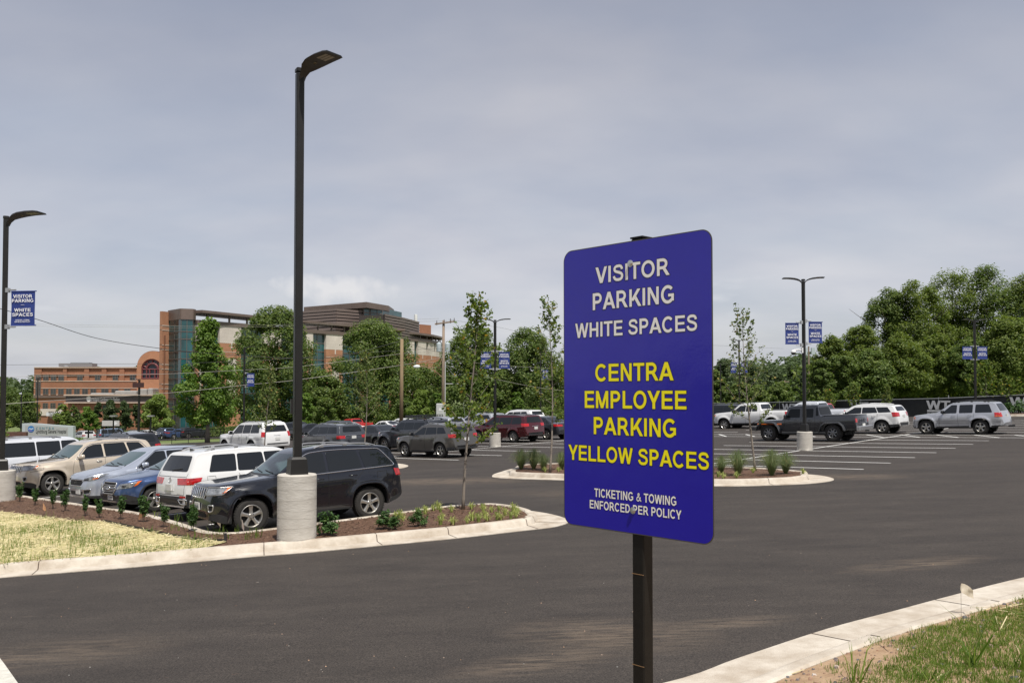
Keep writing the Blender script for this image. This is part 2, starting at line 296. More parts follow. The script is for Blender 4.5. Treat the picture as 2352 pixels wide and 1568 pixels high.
# ================================================================ GROUND
rnd = random.Random(7)
M_grass = mat('mown_grass', (.085, .125, .03), .9, var=.45, vscale=1.2, bump=.6, bscale=25, col2=(.14, .17, .05))
M_asph = mat('asphalt', (.058, .053, .052), .82, bump=.35, bscale=90, spec=.35)
def asphalt_nodes(m):
    t = m.node_tree; b = t.nodes['Principled BSDF']; tcn = t.nodes.new('ShaderNodeTexCoord')
    def noise(sc, det, st=(1, 1, 1), rz=0.0):
        mpn = t.nodes.new('ShaderNodeMapping'); mpn.inputs['Scale'].default_value = st; mpn.inputs['Rotation'].default_value = (0, 0, rz); t.links.new(tcn.outputs['Object'], mpn.inputs[0])
        n = t.nodes.new('ShaderNodeTexNoise'); n.inputs['Scale'].default_value = sc; n.inputs['Detail'].default_value = det; n.inputs['Roughness'].default_value = .7; t.links.new(mpn.outputs[0], n.inputs['Vector']); return n.outputs[0]
    def ramp(s, p0, c0, p1, c1):
        r = t.nodes.new('ShaderNodeValToRGB'); r.color_ramp.elements[0].position = p0; r.color_ramp.elements[1].position = p1
        r.color_ramp.elements[0].color = (*c0, 1); r.color_ramp.elements[1].color = (*c1, 1); t.links.new(s, r.inputs[0]); return r.outputs[0]
    def mixn(mode, f, a, b_):
        n = t.nodes.new('ShaderNodeMixRGB'); n.blend_type = mode
        if hasattr(f, 'links'): t.links.new(f, n.inputs[0])
        else: n.inputs[0].default_value = f
        t.links.new(a, n.inputs[1])
        if hasattr(b_, 'links'): t.links.new(b_, n.inputs[2])
        else: n.inputs[2].default_value = (*b_, 1)
        return n.outputs[0]
    base = ramp(noise(.55, 8, (1, 2.2, 1), radians(-30)), .32, (.0335, .0278, .0243), .70, (.054, .0452, .0388))
    lanes = ramp(noise(1.0, 4, (.10, 1.3, 1), radians(-25)), .38, (.86, .86, .86), .66, (1.10, 1.10, 1.09))
    grain = ramp(noise(48, 4), .36, (.45, .45, .45), .66, (1.55, 1.53, 1.50))
    c = mixn('MULTIPLY', 1.0, mixn('MULTIPLY', .85, base, lanes), grain)
    dust = ramp(noise(1.8, 9, (1, 3.0, 1), radians(-28)), .60, (0, 0, 0), .86, (.42, .42, .42))
    c = mixn('MIX', dust, c, (.17, .135, .105))
    clay = ramp(noise(3.4, 3, (.9, 2.4, 1), radians(-25)), .735, (0, 0, 0), .80, (.7, .7, .7))
    c = mixn('MIX', clay, c, (.20, .10, .055))
    # dust tracked out by turning lorries: patches with places of their own
    for (x0, y0, rx, ry, rz, am) in ((1.15, 10.6, 1.5, .9, -.3, .55), (.3, 9.6, 1.2, .5, .4, .5), (2.6, 10.9, 1.0, .35, .2, .5), (6.3, 14.0, 1.6, .5, .3, .5), (-2.4, 31.0, 4.2, 1.6, -.2, .6), (10.4, 27.6, 2.0, 1.2, -.4, .6), (2.0, 25.5, 3.5, 1.2, -.5, .35), (-5.5, 10.6, 1.8, .9, .3, .4)):
        mpn = t.nodes.new('ShaderNodeMapping'); mpn.vector_type = 'TEXTURE'; mpn.inputs['Location'].default_value = (x0, y0, 0); mpn.inputs['Rotation'].default_value = (0, 0, rz); mpn.inputs['Scale'].default_value = (rx, ry, 1e4); t.links.new(tcn.outputs['Object'], mpn.inputs[0])
        ln = t.nodes.new('ShaderNodeVectorMath'); ln.operation = 'LENGTH'; t.links.new(mpn.outputs[0], ln.inputs[0]); fall = ramp(ln.outputs['Value'], .25, (1, 1, 1), 1.0, (0, 0, 0))
        st = ramp(noise(2.2, 6, (.8, 5.0, 1), rz + .25), .40, (0, 0, 0), .60, (am * 1.05, am * 1.05, am * 1.05)); f2 = mixn('MULTIPLY', 1.0, fall, st); c = mixn('MIX', f2, c, (.165, .125, .09))
    t.links.new(c, b.inputs['Base Color'])
asphalt_nodes(M_asph)
M_conc = mat('pale_concrete', (.33, .27, .205), .88, var=.2, vscale=2.2, bump=.4, bscale=60, col2=(.58, .53, .455), detail=9)
M_conc2 = mat('post_base_concrete', (.40, .37, .325), .88, vscale=2.2, bump=.35, bscale=14, col2=(.54, .51, .46), stretch=(1, 1, 2.5))
M_mulch = mat('bark_mulch', (.045, .022, .012), .95, vscale=22, bump=1.0, bscale=30, col2=(.16, .085, .05))
M_straw = mat('straw_covered_soil', (.36, .33, .14), .95, vscale=3, bump=.9, bscale=40, col2=(.58, .51, .28))
M_soil = mat('red_clay_soil', (.26, .16, .09), .95, vscale=4, bump=1.0, bscale=22, col2=(.40, .28, .175))
M_white = mat('white_road_paint', (.78, .77, .74), .6, var=.06, vscale=6)
M_joint = mat('dark_joint', (.06, .035, .025), .9)
M_soilfar = mat('bare_bank_soil', (.16, .09, .05), .95, var=.4, vscale=.5)

def sheet(name, m, xs, ys, dz, fn=h, kind='structure'):
    b = MB(); nx = len(xs); b.v = [(x, y, fn(x, y) + dz) for y in ys for x in xs]
    b.f = [(j * nx + i, j * nx + i + 1, (j + 1) * nx + i + 1, (j + 1) * nx + i) for j in range(len(ys) - 1) for i in range(nx - 1)]; b.m = [0] * len(b.f)
    return tag(b.build(name, m), kind=kind)
XS = [-2600, -900, -300, -150, -70, -35, 0, 35, 70, 150, 300, 900, 2600]
YS = [-300, -60, -10, 10, 30, 50, 65, 80, 100, 130, 180, 260, 500, 1200, 4000]
sheet('ground', M_grass, XS, YS, -.03)
def fill(name, poly, m, dz, zf=h):
    b = MB(); b.v = [(x, y, zf(x, y) + dz) for x, y in poly]
    b.f = [t for t in tessellate_polygon([[Vector((x, y, 0)) for x, y in poly]])]; b.m = [0] * len(b.f)
    for i, f in enumerate(b.f):
        a, c, d = (Vector(b.v[k]) for k in f)
        if (c - a).cross(d - a).z < 0: b.f[i] = tuple(reversed(f))
    return b.build(name, m)
tag(fill('parking_lot', [(-70, -20), (70, -20), (70, 65), (-70, 65)], M_asph, 0.0), kind='structure')
tag(fill('parking_lot_rear', [(-34, 65), (58, 65), (45, 82), (42, 88), (37, 96), (27, 118), (20, 132), (4, 132), (2, 86), (-34, 86)], M_asph, 0.0), kind='structure')
sheet('hospital_car_park', M_asph, [-150, -70, -35, 0], [116, 130, 180, 200], .03)
tag(fill('footpath', [(-36, 86.2), (1, 86.2), (1, 88), (-36, 88)], M_conc, 0.02), kind='structure')

# ---------------------------------------------------------------- kerbs
def smooth_path(pts, n=5, closed=False):
    out_ = []; m = len(pts); rng = m if closed else m - 1
    for i in range(rng):
        p0, p1, p2, p3 = (pts[(i + k) % m] if closed else pts[max(0, min(m - 1, i + k))] for k in (-1, 0, 1, 2))
        for k in range(n):
            t = k / n; a = []
            for q in range(len(p1)): a.append(.5 * (2 * p1[q] + (p2[q] - p0[q]) * t + (2 * p0[q] - 5 * p1[q] + 4 * p2[q] - p3[q]) * t * t + (3 * p1[q] - p0[q] - 3 * p2[q] + p3[q]) * t ** 3))
            out_.append(tuple(a))
    if not closed: out_.append(tuple(pts[-1]))
    return out_
def offset_path(P, d, closed):
    m = len(P); res = []
    for i in range(m):
        a = P[(i - 1) % m] if closed else P[max(0, i - 1)]; c = P[(i + 1) % m] if closed else P[min(m - 1, i + 1)]
        tx, ty = c[0] - a[0], c[1] - a[1]; l = hypot(tx, ty) or 1; dd = d[i] if isinstance(d, list) else d
        res.append((P[i][0] - ty / l * dd, P[i][1] + tx / l * dd))
    return res
def kerb(name, pts, closed, joints=(), hk=.155, nsm=5, label=None):
    """pts: (x, y, gutter width); the kerb rises to the left of the path"""
    P = smooth_path(pts, nsm, closed); g = [p[2] for p in P]; m = len(P)
    prof = [(0, 0, -.02), (0, 0, .012), (1, 0, .022), (1, .045, hk * .80), (1, .075, hk * .97), (1, .11, hk), (1, .22, hk + .003), (1, .25, hk - .02), (1, .25, -.02)]
    rows = [offset_path(P, [a * gi + b_ for gi in g], closed) for a, b_, z in prof]
    b = MB()
    for (a, b_, z), R in zip(prof, rows): b.v += [(x, y, h(x, y) + z) for x, y in R]
    for k in range(len(prof) - 1):
        for i in range(m if closed else m - 1):
            j = (i + 1) % m; b.f.append((k * m + i, k * m + j, (k + 1) * m + j, (k + 1) * m + i)); b.m.append(0)
    for i in joints:                                            # sawn joints: a dark sliver just proud of the surface
        i = int(i * m) % m
        for k in range(1, 6):
            p0 = Vector(b.v[k * m + i]); p1 = Vector(b.v[(k + 1) * m + i]); t = (Vector(b.v[k * m + (i + 1) % m]) - p0).normalized() * .008
            up = Vector((0, 0, .004)) if k in (1, 5, 6) else (p1 - p0).cross(t).normalized() * -.004
            if k not in (1, 5, 6) and up.dot(Vector(b.v[i]) - p0) < 0: up = -up
            b.add([p0 - t + up, p0 + t + up, p1 + t + up, p1 - t + up], [(0, 1, 2, 3)], 1)
    o = b.build(name, [M_conc, M_joint], smooth=True, sharp=35); tag(o, kind='structure')
    return offset_path(P, [gi + .24 for gi in g], closed)
isl = [(*gp(a, b_), g) for a, b_, g in [(80, 1318, .46), (310, 1300, .46), (574, 1277, .46), (723, 1265, .46), (915, 1247, .46), (1050, 1234, .46), (1200, 1217, .5), (1272, 1208.5, .62)]]
isl += [(1.26, 19.95, .75), (1.18, 20.7, .62), (.75, 21.7, .40), (.0, 22.65, .18), (-.75, 23.1, .12), (-1.75, 22.75, .10), (-2.9, 21.78, .10), (-4.1, 20.78, .10), (-5.3, 19.86, .10), (-6.0, 19.45, .10), (-6.55, 19.8, .10), (-7.35, 20.9, .10), (-9.5, 23.6, .1), (-12.5, 26.5, .1), (-15.5, 29.4, .1), (-18.5, 32.3, .1), (-21.5, 34.4, .1), (-22, 24, .3), (-15, 13.2, .46), (-9.6, 15.4, .46)]
isl_in = kerb('kerb_planted_island', isl, True, joints=[.002, .0815, .142, .185, .235, .28])
tag(fill('mulch_bed', isl_in, M_mulch, .135), kind='structure')
def dedge(poly, x, y):
    return min(hypot(x - a, y - b_) for a, b_ in poly)
# strawed, freshly seeded grass at the street end of the island
g_edge = [gp(*p, .15) for p in [(0, 1173), (80, 1182), (170, 1195), (240, 1196), (320, 1213), (400, 1230), (460, 1240), (523, 1242)]]
k_edge = [p for p in offset_path(smooth_path(isl, 5, True), [g + .23 for *_, g in smooth_path(isl, 5, True)], True)][:14]
k_edge = [p for p in k_edge if p[0] < g_edge[-1][0] - .1]
straw_poly = [(-21.0, 25.5)] + g_edge + k_edge[::-1] + [(-10.2, 15.6), (-15, 13.9)]
b = MB(); tag(fill('straw_lawn', straw_poly, M_straw, .155), kind='structure')
# middle island
i2 = [(*gp(a, b_), g) for a, b_, g in [(1131, 1091, .6), (1150, 1097, .55), (1295, 1102, .4), (1450, 1107, .4), (1642, 1115.5, .4), (1800, 1112.5, .45), (1880, 1107.5, .6), (1913, 1101, .7), (1898, 1094, .6), (1860, 1089, .3), (1750, 1082, .12), (1600, 1076, .12), (1450, 1071, .12), (1290, 1070, .12), (1190, 1074, .2), (1150, 1083, .45)]]
i2_in = kerb('kerb_middle_island', i2, True, joints=[.15, .3, .42])
tag(fill('mulch_bed_middle', i2_in, M_mulch, .135), kind='structure')
# tip of the next island, showing past the tail of the dark car
i3 = [(*gp(a, b_), g) for a, b_, g in [(800, 1077, .3), (905, 1076, .5), (938, 1070, .6), (925, 1065, .4), (890, 1063, .2), (780, 1064, .1)]]
i3_in = kerb('kerb_far_island', i3, True)
tag(fill('mulch_bed_far', i3_in, M_mulch, .135), kind='structure')
# kerb along the right of the street, with the grass bank the sign stands on
kb = [(-4.5, 5.9, .62), (-1.2, 7.5, .62)] + [(*gp(a, b_), .62) for a, b_ in [(1500, 1568), (1695, 1505), (1895, 1440), (2056, 1397.5), (2167, 1368), (2352, 1322)]] + [(9.5, 13.9, .62), (13, 15.2, .62), (19, 16.4, .62)]
kb_in = kerb('kerb_street', kb[::-1], False, joints=[.43, .62], hk=.13)[::-1]
def bank_z(x, y, t): return h(x, y) + .10 + (.92 - .05) * (1 - (1 - t) ** 1.4) * 1.0 + .05 * sin(x * 2.1 + y) * t * 3 * (1 - t) + .03 * sin(7 * x + 2.3) * sin(6 * y) * min(1, t * 5)
b = MB(); nT = 26
for i, (x, y) in enumerate(kb_in):
    for k in range(nT + 1):
        t = k / nT; X = x + (1.2 - x) * .15 * t; Y = y + (-4 - y) * t; b.v.append((X, Y, bank_z(X, Y, t)))
for i in range(len(kb_in) - 1):
    for k in range(nT): b.f.append((i * (nT + 1) + k, i * (nT + 1) + k + 1, (i + 1) * (nT + 1) + k + 1, (i + 1) * (nT + 1) + k)); b.m.append(0)
bank = tag(b.build('grass_bank', M_soil, smooth=True), kind='structure')
bank_bvh = BVHTree.FromPolygons([Vector(v) for v in b.v], b.f)
def bank_at(x, y):
    r = bank_bvh.ray_cast(Vector((x, y, 9)), Vector((0, 0, -1))); return r[0].z if r[0] else None
# old gutter corner at the lower left
tag(fill('gutter_corner', [gp(*p) for p in [(-60, 1455), (0, 1492), (22, 1520), (62, 1575), (80, 1640), (-260, 1640)]], mat('weathered_concrete', (.42, .41, .36), .9, vscale=9, bump=.4, bscale=50, col2=(.62, .60, .54)), .006), kind='structure')

# ---------------------------------------------------------------- painted bays
b = MB()
def stripe(p, q, w=.10, dz=.005):
    (x0, y0), (x1, y1) = p, q; l = hypot(x1 - x0, y1 - y0); nx, ny = -(y1 - y0) / l * w / 2, (x1 - x0) / l * w / 2
    n = max(1, int(l / 6)); pts = [(x0 + (x1 - x0) * i / n, y0 + (y1 - y0) * i / n) for i in range(n + 1)]; vs = []
    for x, y in pts: vs += [(x - nx, y - ny, h(x - nx, y - ny) + dz), (x + nx, y + ny, h(x + nx, y + ny) + dz)]
    b.add(vs, [(2 * i, 2 * i + 2, 2 * i + 3, 2 * i + 1) for i in range(n)])
for k in range(7): stripe(rl(-12.05 - .085 * k, -29.6 - 2.59 * k), rl(-23.3, -29.6 - 2.59 * k))
stripe(rl(-18, -24.5), rl(-18, -49.2), dz=.007)
stripe(rl(-6, -47.55), rl(-33, -47.55)); stripe(rl(-6, -49.75), rl(-33, -49.75))
for k in range(13): stripe(rl(-9.0 - 1.85 * k, -49.75), rl(-7.2 - 1.85 * k, -47.55), dz=.007)
for k in range(7): stripe(rl(-12.3, -52.4 - 2.59 * k), rl(-23.6, -52.4 - 2.59 * k))
for k in range(9): stripe(rl(-29.5, -52.4 - 2.59 * k), rl(-40.5, -52.4 - 2.59 * k))
stripe(rl(-18, -49.8), rl(-18, -70), dz=.007)
for k in range(7): stripe(rl(-30.3, -28.36 - 2.85 * k), rl(-41.3, -28.36 - 2.85 * k))
stripe(rl(-35.85, -28.3), rl(-35.85, -47.0), dz=.007)
for k in range(5): stripe(rl(-47.0, -26.8 - 2.7 * k), rl(-52.5, -26.8 - 2.7 * k))
for k in range(6): stripe(rl(-20.3 - 2.98 * k, -10.75), rl(-20.3 - 2.98 * k, -16.2))
tag(b.build('painted_bay_lines', M_white), kind='structure')

# ---------------------------------------------------------------- small ground cover (uncountable: stuff)
def blades(name, spots, m, hgt, wid, per, spread, lean=.5, seed=1, curve=True):
    r = random.Random(seed); b = MB()
    for x, y, z, s in spots:
        for _ in range(per):
            a = r.uniform(0, 2 * pi); bx, by = x + r.gauss(0, spread), y + r.gauss(0, spread); H = hgt * s * r.uniform(.5, 1.15); L = H * r.uniform(.1, lean)
            w = wid * r.uniform(.7, 1.3); ca, sa = cos(a), sin(a); a2 = r.uniform(0, pi); px, py = cos(a2) * w, sin(a2) * w
            b.add([(bx - px, by - py, z - .01), (bx + px, by + py, z - .01), (bx + ca * L * .45 + px * .7, by + sa * L * .45 + py * .7, z + H * .65), (bx + ca * L * .45 - px * .7, by + sa * L * .45 - py * .7, z + H * .65), (bx + ca * L, by + sa * L, z + H * (1 - .2 * L / H))], [(0, 1, 2, 3), (3, 2, 4)])
    return tag(b.build(name, m), kind='stuff')
def chips(name, spots, m, ln, wd, seed=2, tilt=.3):
    r = random.Random(seed); b = MB()
    for x, y, z in spots:
        a = r.uniform(0, pi); l = ln * r.uniform(.4, 1.2) / 2; w = wd * r.uniform(.6, 1.4) / 2; t = r.uniform(-tilt, tilt) * l; zz_ = z + abs(t) + r.uniform(.002, .02); ca, sa = cos(a), sin(a)
        b.add([(x - ca * l + sa * w, y - sa * l - ca * w, zz_ - t), (x + ca * l + sa * w, y + sa * l - ca * w, zz_ + t), (x + ca * l - sa * w, y + sa * l + ca * w, zz_ + t + .004), (x - ca * l - sa * w, y - sa * l + ca * w, zz_ - t + .004)], [(0, 1, 2, 3)])
    return tag(b.build(name, m), kind='stuff')
def inside(poly, x, y):
    c = False; j = len(poly) - 1
    for i in range(len(poly)):
        (xi, yi), (xj, yj) = poly[i], poly[j]
        if (yi > y) != (yj > y) and x < (xj - xi) * (y - yi) / (yj - yi) + xi: c = not c
        j = i
    return c
def scatter(poly, n, seed, keep=None):
    r = random.Random(seed); xs = [p[0] for p in poly]; ys = [p[1] for p in poly]; res = []
    while len(res) < n:
        x, y = r.uniform(min(xs), max(xs)), r.uniform(min(ys), max(ys))
        if inside(poly, x, y) and (keep is None or keep(x, y, r)): res.append((x, y))
    return res
L_grass = leafmat('grass_blades', (.075, .145, .022), (.21, .28, .06), (.42, .36, .14), .45)
L_young = leafmat('young_grass', (.09, .16, .03), (.22, .28, .07), (.42, .36, .14))
M_chip = leafmat('bark_chips', (.04, .021, .012), (.13, .075, .045), (.24, .16, .10), trans=0)
M_strawb = leafmat('straw', (.42, .36, .19), (.68, .60, .37), (.76, .69, .48), trans=.2)
vis = lambda x, y, r: y > 13.5 and x > -y * .82
chips('mulch_chips', [(x, y, h(x, y) + .137) for x, y in scatter(isl_in, 9000, 3, lambda x, y, r: vis(x, y, r) and not inside(straw_poly, x, y))] +
      [(x, y, h(x, y) + .137) for x, y in scatter(i2_in, 1500, 4)], M_chip, .07, .018, tilt=.35)
chips('straw_mulch', [(x, y, h(x, y) + .157) for x, y in scatter(straw_poly, 11500, 5, vis)], M_strawb, .22, .012, tilt=.25)
patchy = lambda x, y: .5 + .5 * sin(1.3 * x + .4) * sin(1.7 * y + 1.1) + .35 * sin(3.1 * x + 2.2 * y)
pts = scatter(straw_poly, 1600, 6, lambda x, y, r: vis(x, y, r) and (patchy(x, y) > r.uniform(.1, 1.1) or dedge(k_edge, x, y) < .5))
blades('seedling_grass', [(x, y, h(x, y) + .155, rnd.choice([.5, .6, .7, .8, 1.0, 1.7])) for x, y in pts], L_young, .12, .0045, 8, .10, seed=8)
pts = scatter([gp(*p, .14) for p in [(330, 1180), (560, 1215), (640, 1230), (620, 1238), (500, 1238), (380, 1215)]], 22, 9)
blades('mulch_weeds', [(x, y, h(x, y) + .14, 1.0) for x, y in pts], L_grass, .22, .006, 7, .06, .8, seed=10)
# the bank: clay, stones, grass tufts, straw
bank_poly = [p for p in kb_in if -3.0 < p[0] < 14] + [(11.0, 5.0), (6.0, 3.2), (-2, 3.0)]
def bank_pts(n, seed, keep):
    return [(x, y, z) for x, y in scatter(bank_poly, n, seed, lambda x, y, r: x > -.25 * y and x < 1.1 * y and keep(x, y, r)) for z in [bank_at(x, y)] if z is not None]
edge_d = lambda x, y: dedge(kb_in, x, y)
green = lambda x, y: (1.0 if (x - .62 * (y - 2.8)) > .0 else .10) * min(1, max(0, (edge_d(x, y) - .08) / .25)) - .12 + .50 * patchy(1.6 * x, 1.9 * y)
blades('bank_grass', [(x, y, z, rnd.choice([.6, .8, 1, 1.2])) for x, y, z in bank_pts(9500, 11, lambda x, y, r: green(x, y) > r.uniform(.1, .85) and (r.random() < .3 or .2 * y < x < .68 * y))], L_grass, .055, .003, 12, .05, .9, seed=12)
blades('coarse_tufts', [(*gp_, bank_at(*gp_), s) for gp_, s in [((3.02, 8.0), 1.5), ((4.15, 8.15), 2.3), ((3.6, 7.7), .8), ((4.5, 8.0), 1.0), ((6.1, 10.2), 1.0), ((5.95, 10.0), .7)]], L_grass, .24, .008, 13, .035, 1.1, seed=13)
M_peb = leafmat('stones', (.12, .12, .13), (.33, .20, .13), (.55, .52, .48), trans=0)
b = MB(); r = random.Random(21)
for x, y, z in bank_pts(2600, 14, lambda x, y, r: r.random() < 1.0 - .7 * min(1, green(x, y))):
    s = r.uniform(.006, .03) * (1.5 if r.random() < .08 else 1); a = r.uniform(0, pi)
    q = [(cos(a + k * pi / 2.5) * s * r.uniform(.7, 1.3), sin(a + k * pi / 2.5) * s * r.uniform(.6, 1.1)) for k in range(5)]
    b.add([(x + u, y + v, z - .004) for u, v in q] + [(x + .6 * u, y + .6 * v, z + s * r.uniform(.4, .8)) for u, v in q], [(k, (k + 1) % 5, 5 + (k + 1) % 5, 5 + k) for k in range(5)] + [(5, 6, 7, 8, 9)])
tag(b.build('bank_stones', M_peb), kind='stuff')
chips('bank_straw', bank_pts(420, 15, lambda x, y, r: (abs(edge_d(x, y) - .45) < .4 and x > 5.2) or r.random() < .06), M_strawb, .34, .007, seed=16, tilt=.2)
# grit and clods scattered on the street
b = MB(); r = random.Random(33)
for _ in range(110):
    px, py = r.uniform(0, 2352), r.uniform(1230, 1568); x, y = gp(px, py); s = r.uniform(.004, .011)
    if inside([p[:2] for p in isl], x, y) or (edge_d(x, y) < .8) or y < min(q[1] for q in kb_in) : continue
    if bank_at(x, y) is not None: continue
    z = h(x, y); b.add([(x - s, y, z), (x, y - s, z), (x + s, y, z), (x, y + s, z), (x, y, z + s)], [(0, 1, 4), (1, 2, 4), (2, 3, 4), (3, 0, 4)])
tag(b.build('street_grit', leafmat('grit', (.2, .2, .19), (.42, .25, .15), (.62, .6, .56), trans=0)), kind='stuff')
# ================================================================ BUILDINGS
M_brick = gridmat('orange_brick', (.46, .205, .105), (.40, .24, .16), .62, .22, .025, .85)
M_brick2 = gridmat('red_brick', (.34, .140, .074), (.31, .17, .11), .62, .22, .025, .85)
M_cream = gridmat('cream_stone', (.66, .59, .52), (.54, .48, .43), 1.6, .8, .02, .8, var=.06)
M_band = mat('pale_stone_band', (.50, .39, .31), .8, var=.1, vscale=.5)
M_cwall = mat('curtain_wall_glass', (.010, .070, .075), .06, spec=.8, var=.55, vscale=.22, detail=2)
M_winb = mat('hospital_window_glass', (.025, .042, .048), .08, spec=.7, var=.5, vscale=.35)
M_mull = mat('bronze_mullion', (.16, .12, .10), .5, metal=.2)
M_bronze = mat('bronze_metal_fascia', (.17, .125, .105), .5, metal=.25, var=.12, vscale=.4)
M_soffit = mat('brown_soffit', (.13, .085, .07), .7)
M_roof = mat('roof_membrane', (.36, .35, .34), .9, var=.2, vscale=.3)
M_maroon = mat('maroon_metal_roof', (.17, .05, .055), .5, metal=.2, var=.15)
M_louv = mat('louvre_metal', (.20, .155, .135), .55, metal=.3)
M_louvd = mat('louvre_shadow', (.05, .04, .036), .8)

def seg_frame(p, q):
    d = Vector((q[0] - p[0], q[1] - p[1])); l = d.length; return l, atan2(d.y, d.x)
def wallbox(b, p, q, z0, z1, t, out_=0.0, mi=0, t0=0.0, t1=1.0):
    """a slab of thickness t along p-q (fractions t0..t1); its outer face stands out_ in front of the line (to the right of p->q)"""
    l, a = seg_frame(p, q); cx = p[0] + (q[0] - p[0]) * (t0 + t1) / 2; cy = p[1] + (q[1] - p[1]) * (t0 + t1) / 2; o = out_ - t / 2
    b.box((cx + sin(a) * o, cy - cos(a) * o, (z0 + z1) / 2), (l * (t1 - t0), t, z1 - z0), rot=a, mi=mi)
def zpx(py, d): return zat(py, d)

# ---- the tall curved block
tower = empty('hospital_tower', (*at(378, 205), h(*at(378, 205))), label='tall brick and glass hospital block with a curved front and overhanging roof', cat='building')
def part(b, name, m, root, smooth=False, parent=None):
    o = b.build(name, m, smooth=smooth, sharp=40 if smooth else None); o.parent = parent or root
    o.matrix_parent_inverse = Matrix.Translation(root.location).inverted(); return o
zg = -11.5; zt = zat(716, 205)
A = at(370, 203); B = at(386.5, 205); Bm = at(440, 201.5); C = at(446, 202)
FP = [at(446, 202.5), at(548, 213), at(640, 225), at(744, 238), at(830, 250), at(905, 262), at(955, 271), at(985, 279), at(1003, 288), at(1010, 297)]
b = MB(); core = [A, B, FP[0]] + [(x, y) for x, y in FP[1:]] + [at(1010, 330), at(400, 262)]
inner = offset_path(core, .5, True)
b.prism([(x, y) for x, y in inner], zg, zt - 5.4); part(b, 'core_wall', M_brick2, tower)
b = MB(); wallbox(b, A, B, zg, zt, .8, .2); Al = at(372, 225); b.prism([A, B, (B[0], B[1] + 3), (A[0] - 3, A[1] + 22)], zg, zt - .02); part(b, 'brick_pier', M_brick, tower)
for k in range(6):
    z = zt - 3.2 - 4.42 * k
    for dz in (0, -1.05): b = MB(); wallbox(b, A, B, z + dz - .12, z + dz + .12, .9, .26); part(b, 'stone_band', M_band, tower)
# glazed corner bay
b = MB(); corner = [B, at(414, 200.2), at(441, 201.2), FP[0]]
for p, q in zip(corner, corner[1:]): wallbox(b, p, q, zg, zt - 2.0, .3, .05)
gl = part(b, 'corner_glazing', M_cwall, tower)
b = MB()
for p, q in zip(corner, corner[1:]):
    for k in range(10): wallbox(b, p, q, zt - 2.0 - 2.21 * k - .08 - (.55 if k % 2 else 0), zt - 2.0 - 2.21 * k + .05 - (.55 if k % 2 else 0), .3, .14)
    for t in (0, .5): wallbox(b, p, q, zg, zt - 2.0, .3, .12, t0=t, t1=t + .05 / (seg_frame(p, q)[0]) * 2)
part(b, 'mullion_grid', M_mull, tower, parent=None)
b = MB()
for p, q in zip(corner, corner[1:]): wallbox(b, p, q, zt - 2.05, zt + .35, .5, .25)
b.prism([B, at(414, 200.5), at(441, 201.5), FP[0], at(440, 214), (B[0], B[1] + 10)], zt + .2, zt + .32); part(b, 'parapet_panel', M_bronze, tower)
# glass skin and piers along the curved front
b = MB(); pier_px = [(447, 461), (499, 548), (600, 640), (698, 714), (744, 782), (826, 868), (893, 915), (927, 947), (955.6, 974), (979, 992), (995.5, 1004), (1006, 1009.5)]
ztop = zt - 2.9
for p, q in zip(FP, FP[1:]): wallbox(b, p, q, zg, ztop, .4, -.05)
part(b, 'curtain_glazing', M_cwall, tower)
b = MB()
for p, q in zip(FP, FP[1:]):
    for k in range(9): wallbox(b, p, q, ztop - 2.21 * k - .35, ztop - 2.21 * k - .18, .3, .06)
    l, _ = seg_frame(p, q); n = max(2, int(l / 2.3))
    for i in range(n): wallbox(b, p, q, zg, ztop, .3, .05, t0=i / n, t1=i / n + .12 / l)
part(b, 'mullion_grid', M_mull, tower)
def on_path(px):
    """where the sight line of a picture column meets the front"""
    u = (px - CX) / F
    for p, q in zip(FP, FP[1:]):
        den = (q[0] - p[0]) - u * (q[1] - p[1])
        t = (u * p[1] - p[0]) / den if abs(den) > 1e-9 else -1
        if -1e-6 <= t <= 1 + 1e-6: return (p[0] + t * (q[0] - p[0]), p[1] + t * (q[1] - p[1]))
    return FP[-1]
for i, (x0, x1) in enumerate(pier_px):
    p, q = on_path(x0), on_path(x1); out_ = .75
    b = MB(); wallbox(b, p, q, ztop - 4.0, ztop + .1, 1.4, out_); pc = part(b, 'stone_pier_head', M_cream, tower)
    b = MB(); wallbox(b, p, q, zg, ztop - 4.0, 1.4, out_ - .02); part(b, 'brick_pier', M_brick, tower)
    for zz_ in (6.1, 7.75): b = MB(); wallbox(b, p, q, ztop - zz_, ztop - zz_ + .15, 1.4, out_ + .02); part(b, 'stone_band', M_band, tower)
    if x1 - x0 > 12: b = MB(); wallbox(b, p, q, ztop - 16, ztop - 7.76, 1.4, out_ + .03, t0=.36, t1=.78); wallbox(b, p, q, ztop - 5.2, ztop - 3.98, 1.4, out_ + .035, t0=.52, t1=.58); part(b, 'stone_inlay', M_cream, tower)
b = MB()
for p, q in zip(FP, FP[1:]): wallbox(b, p, q, ztop, ztop + .9, 1.0, .9)
part(b, 'eaves_beam', M_mull, tower)
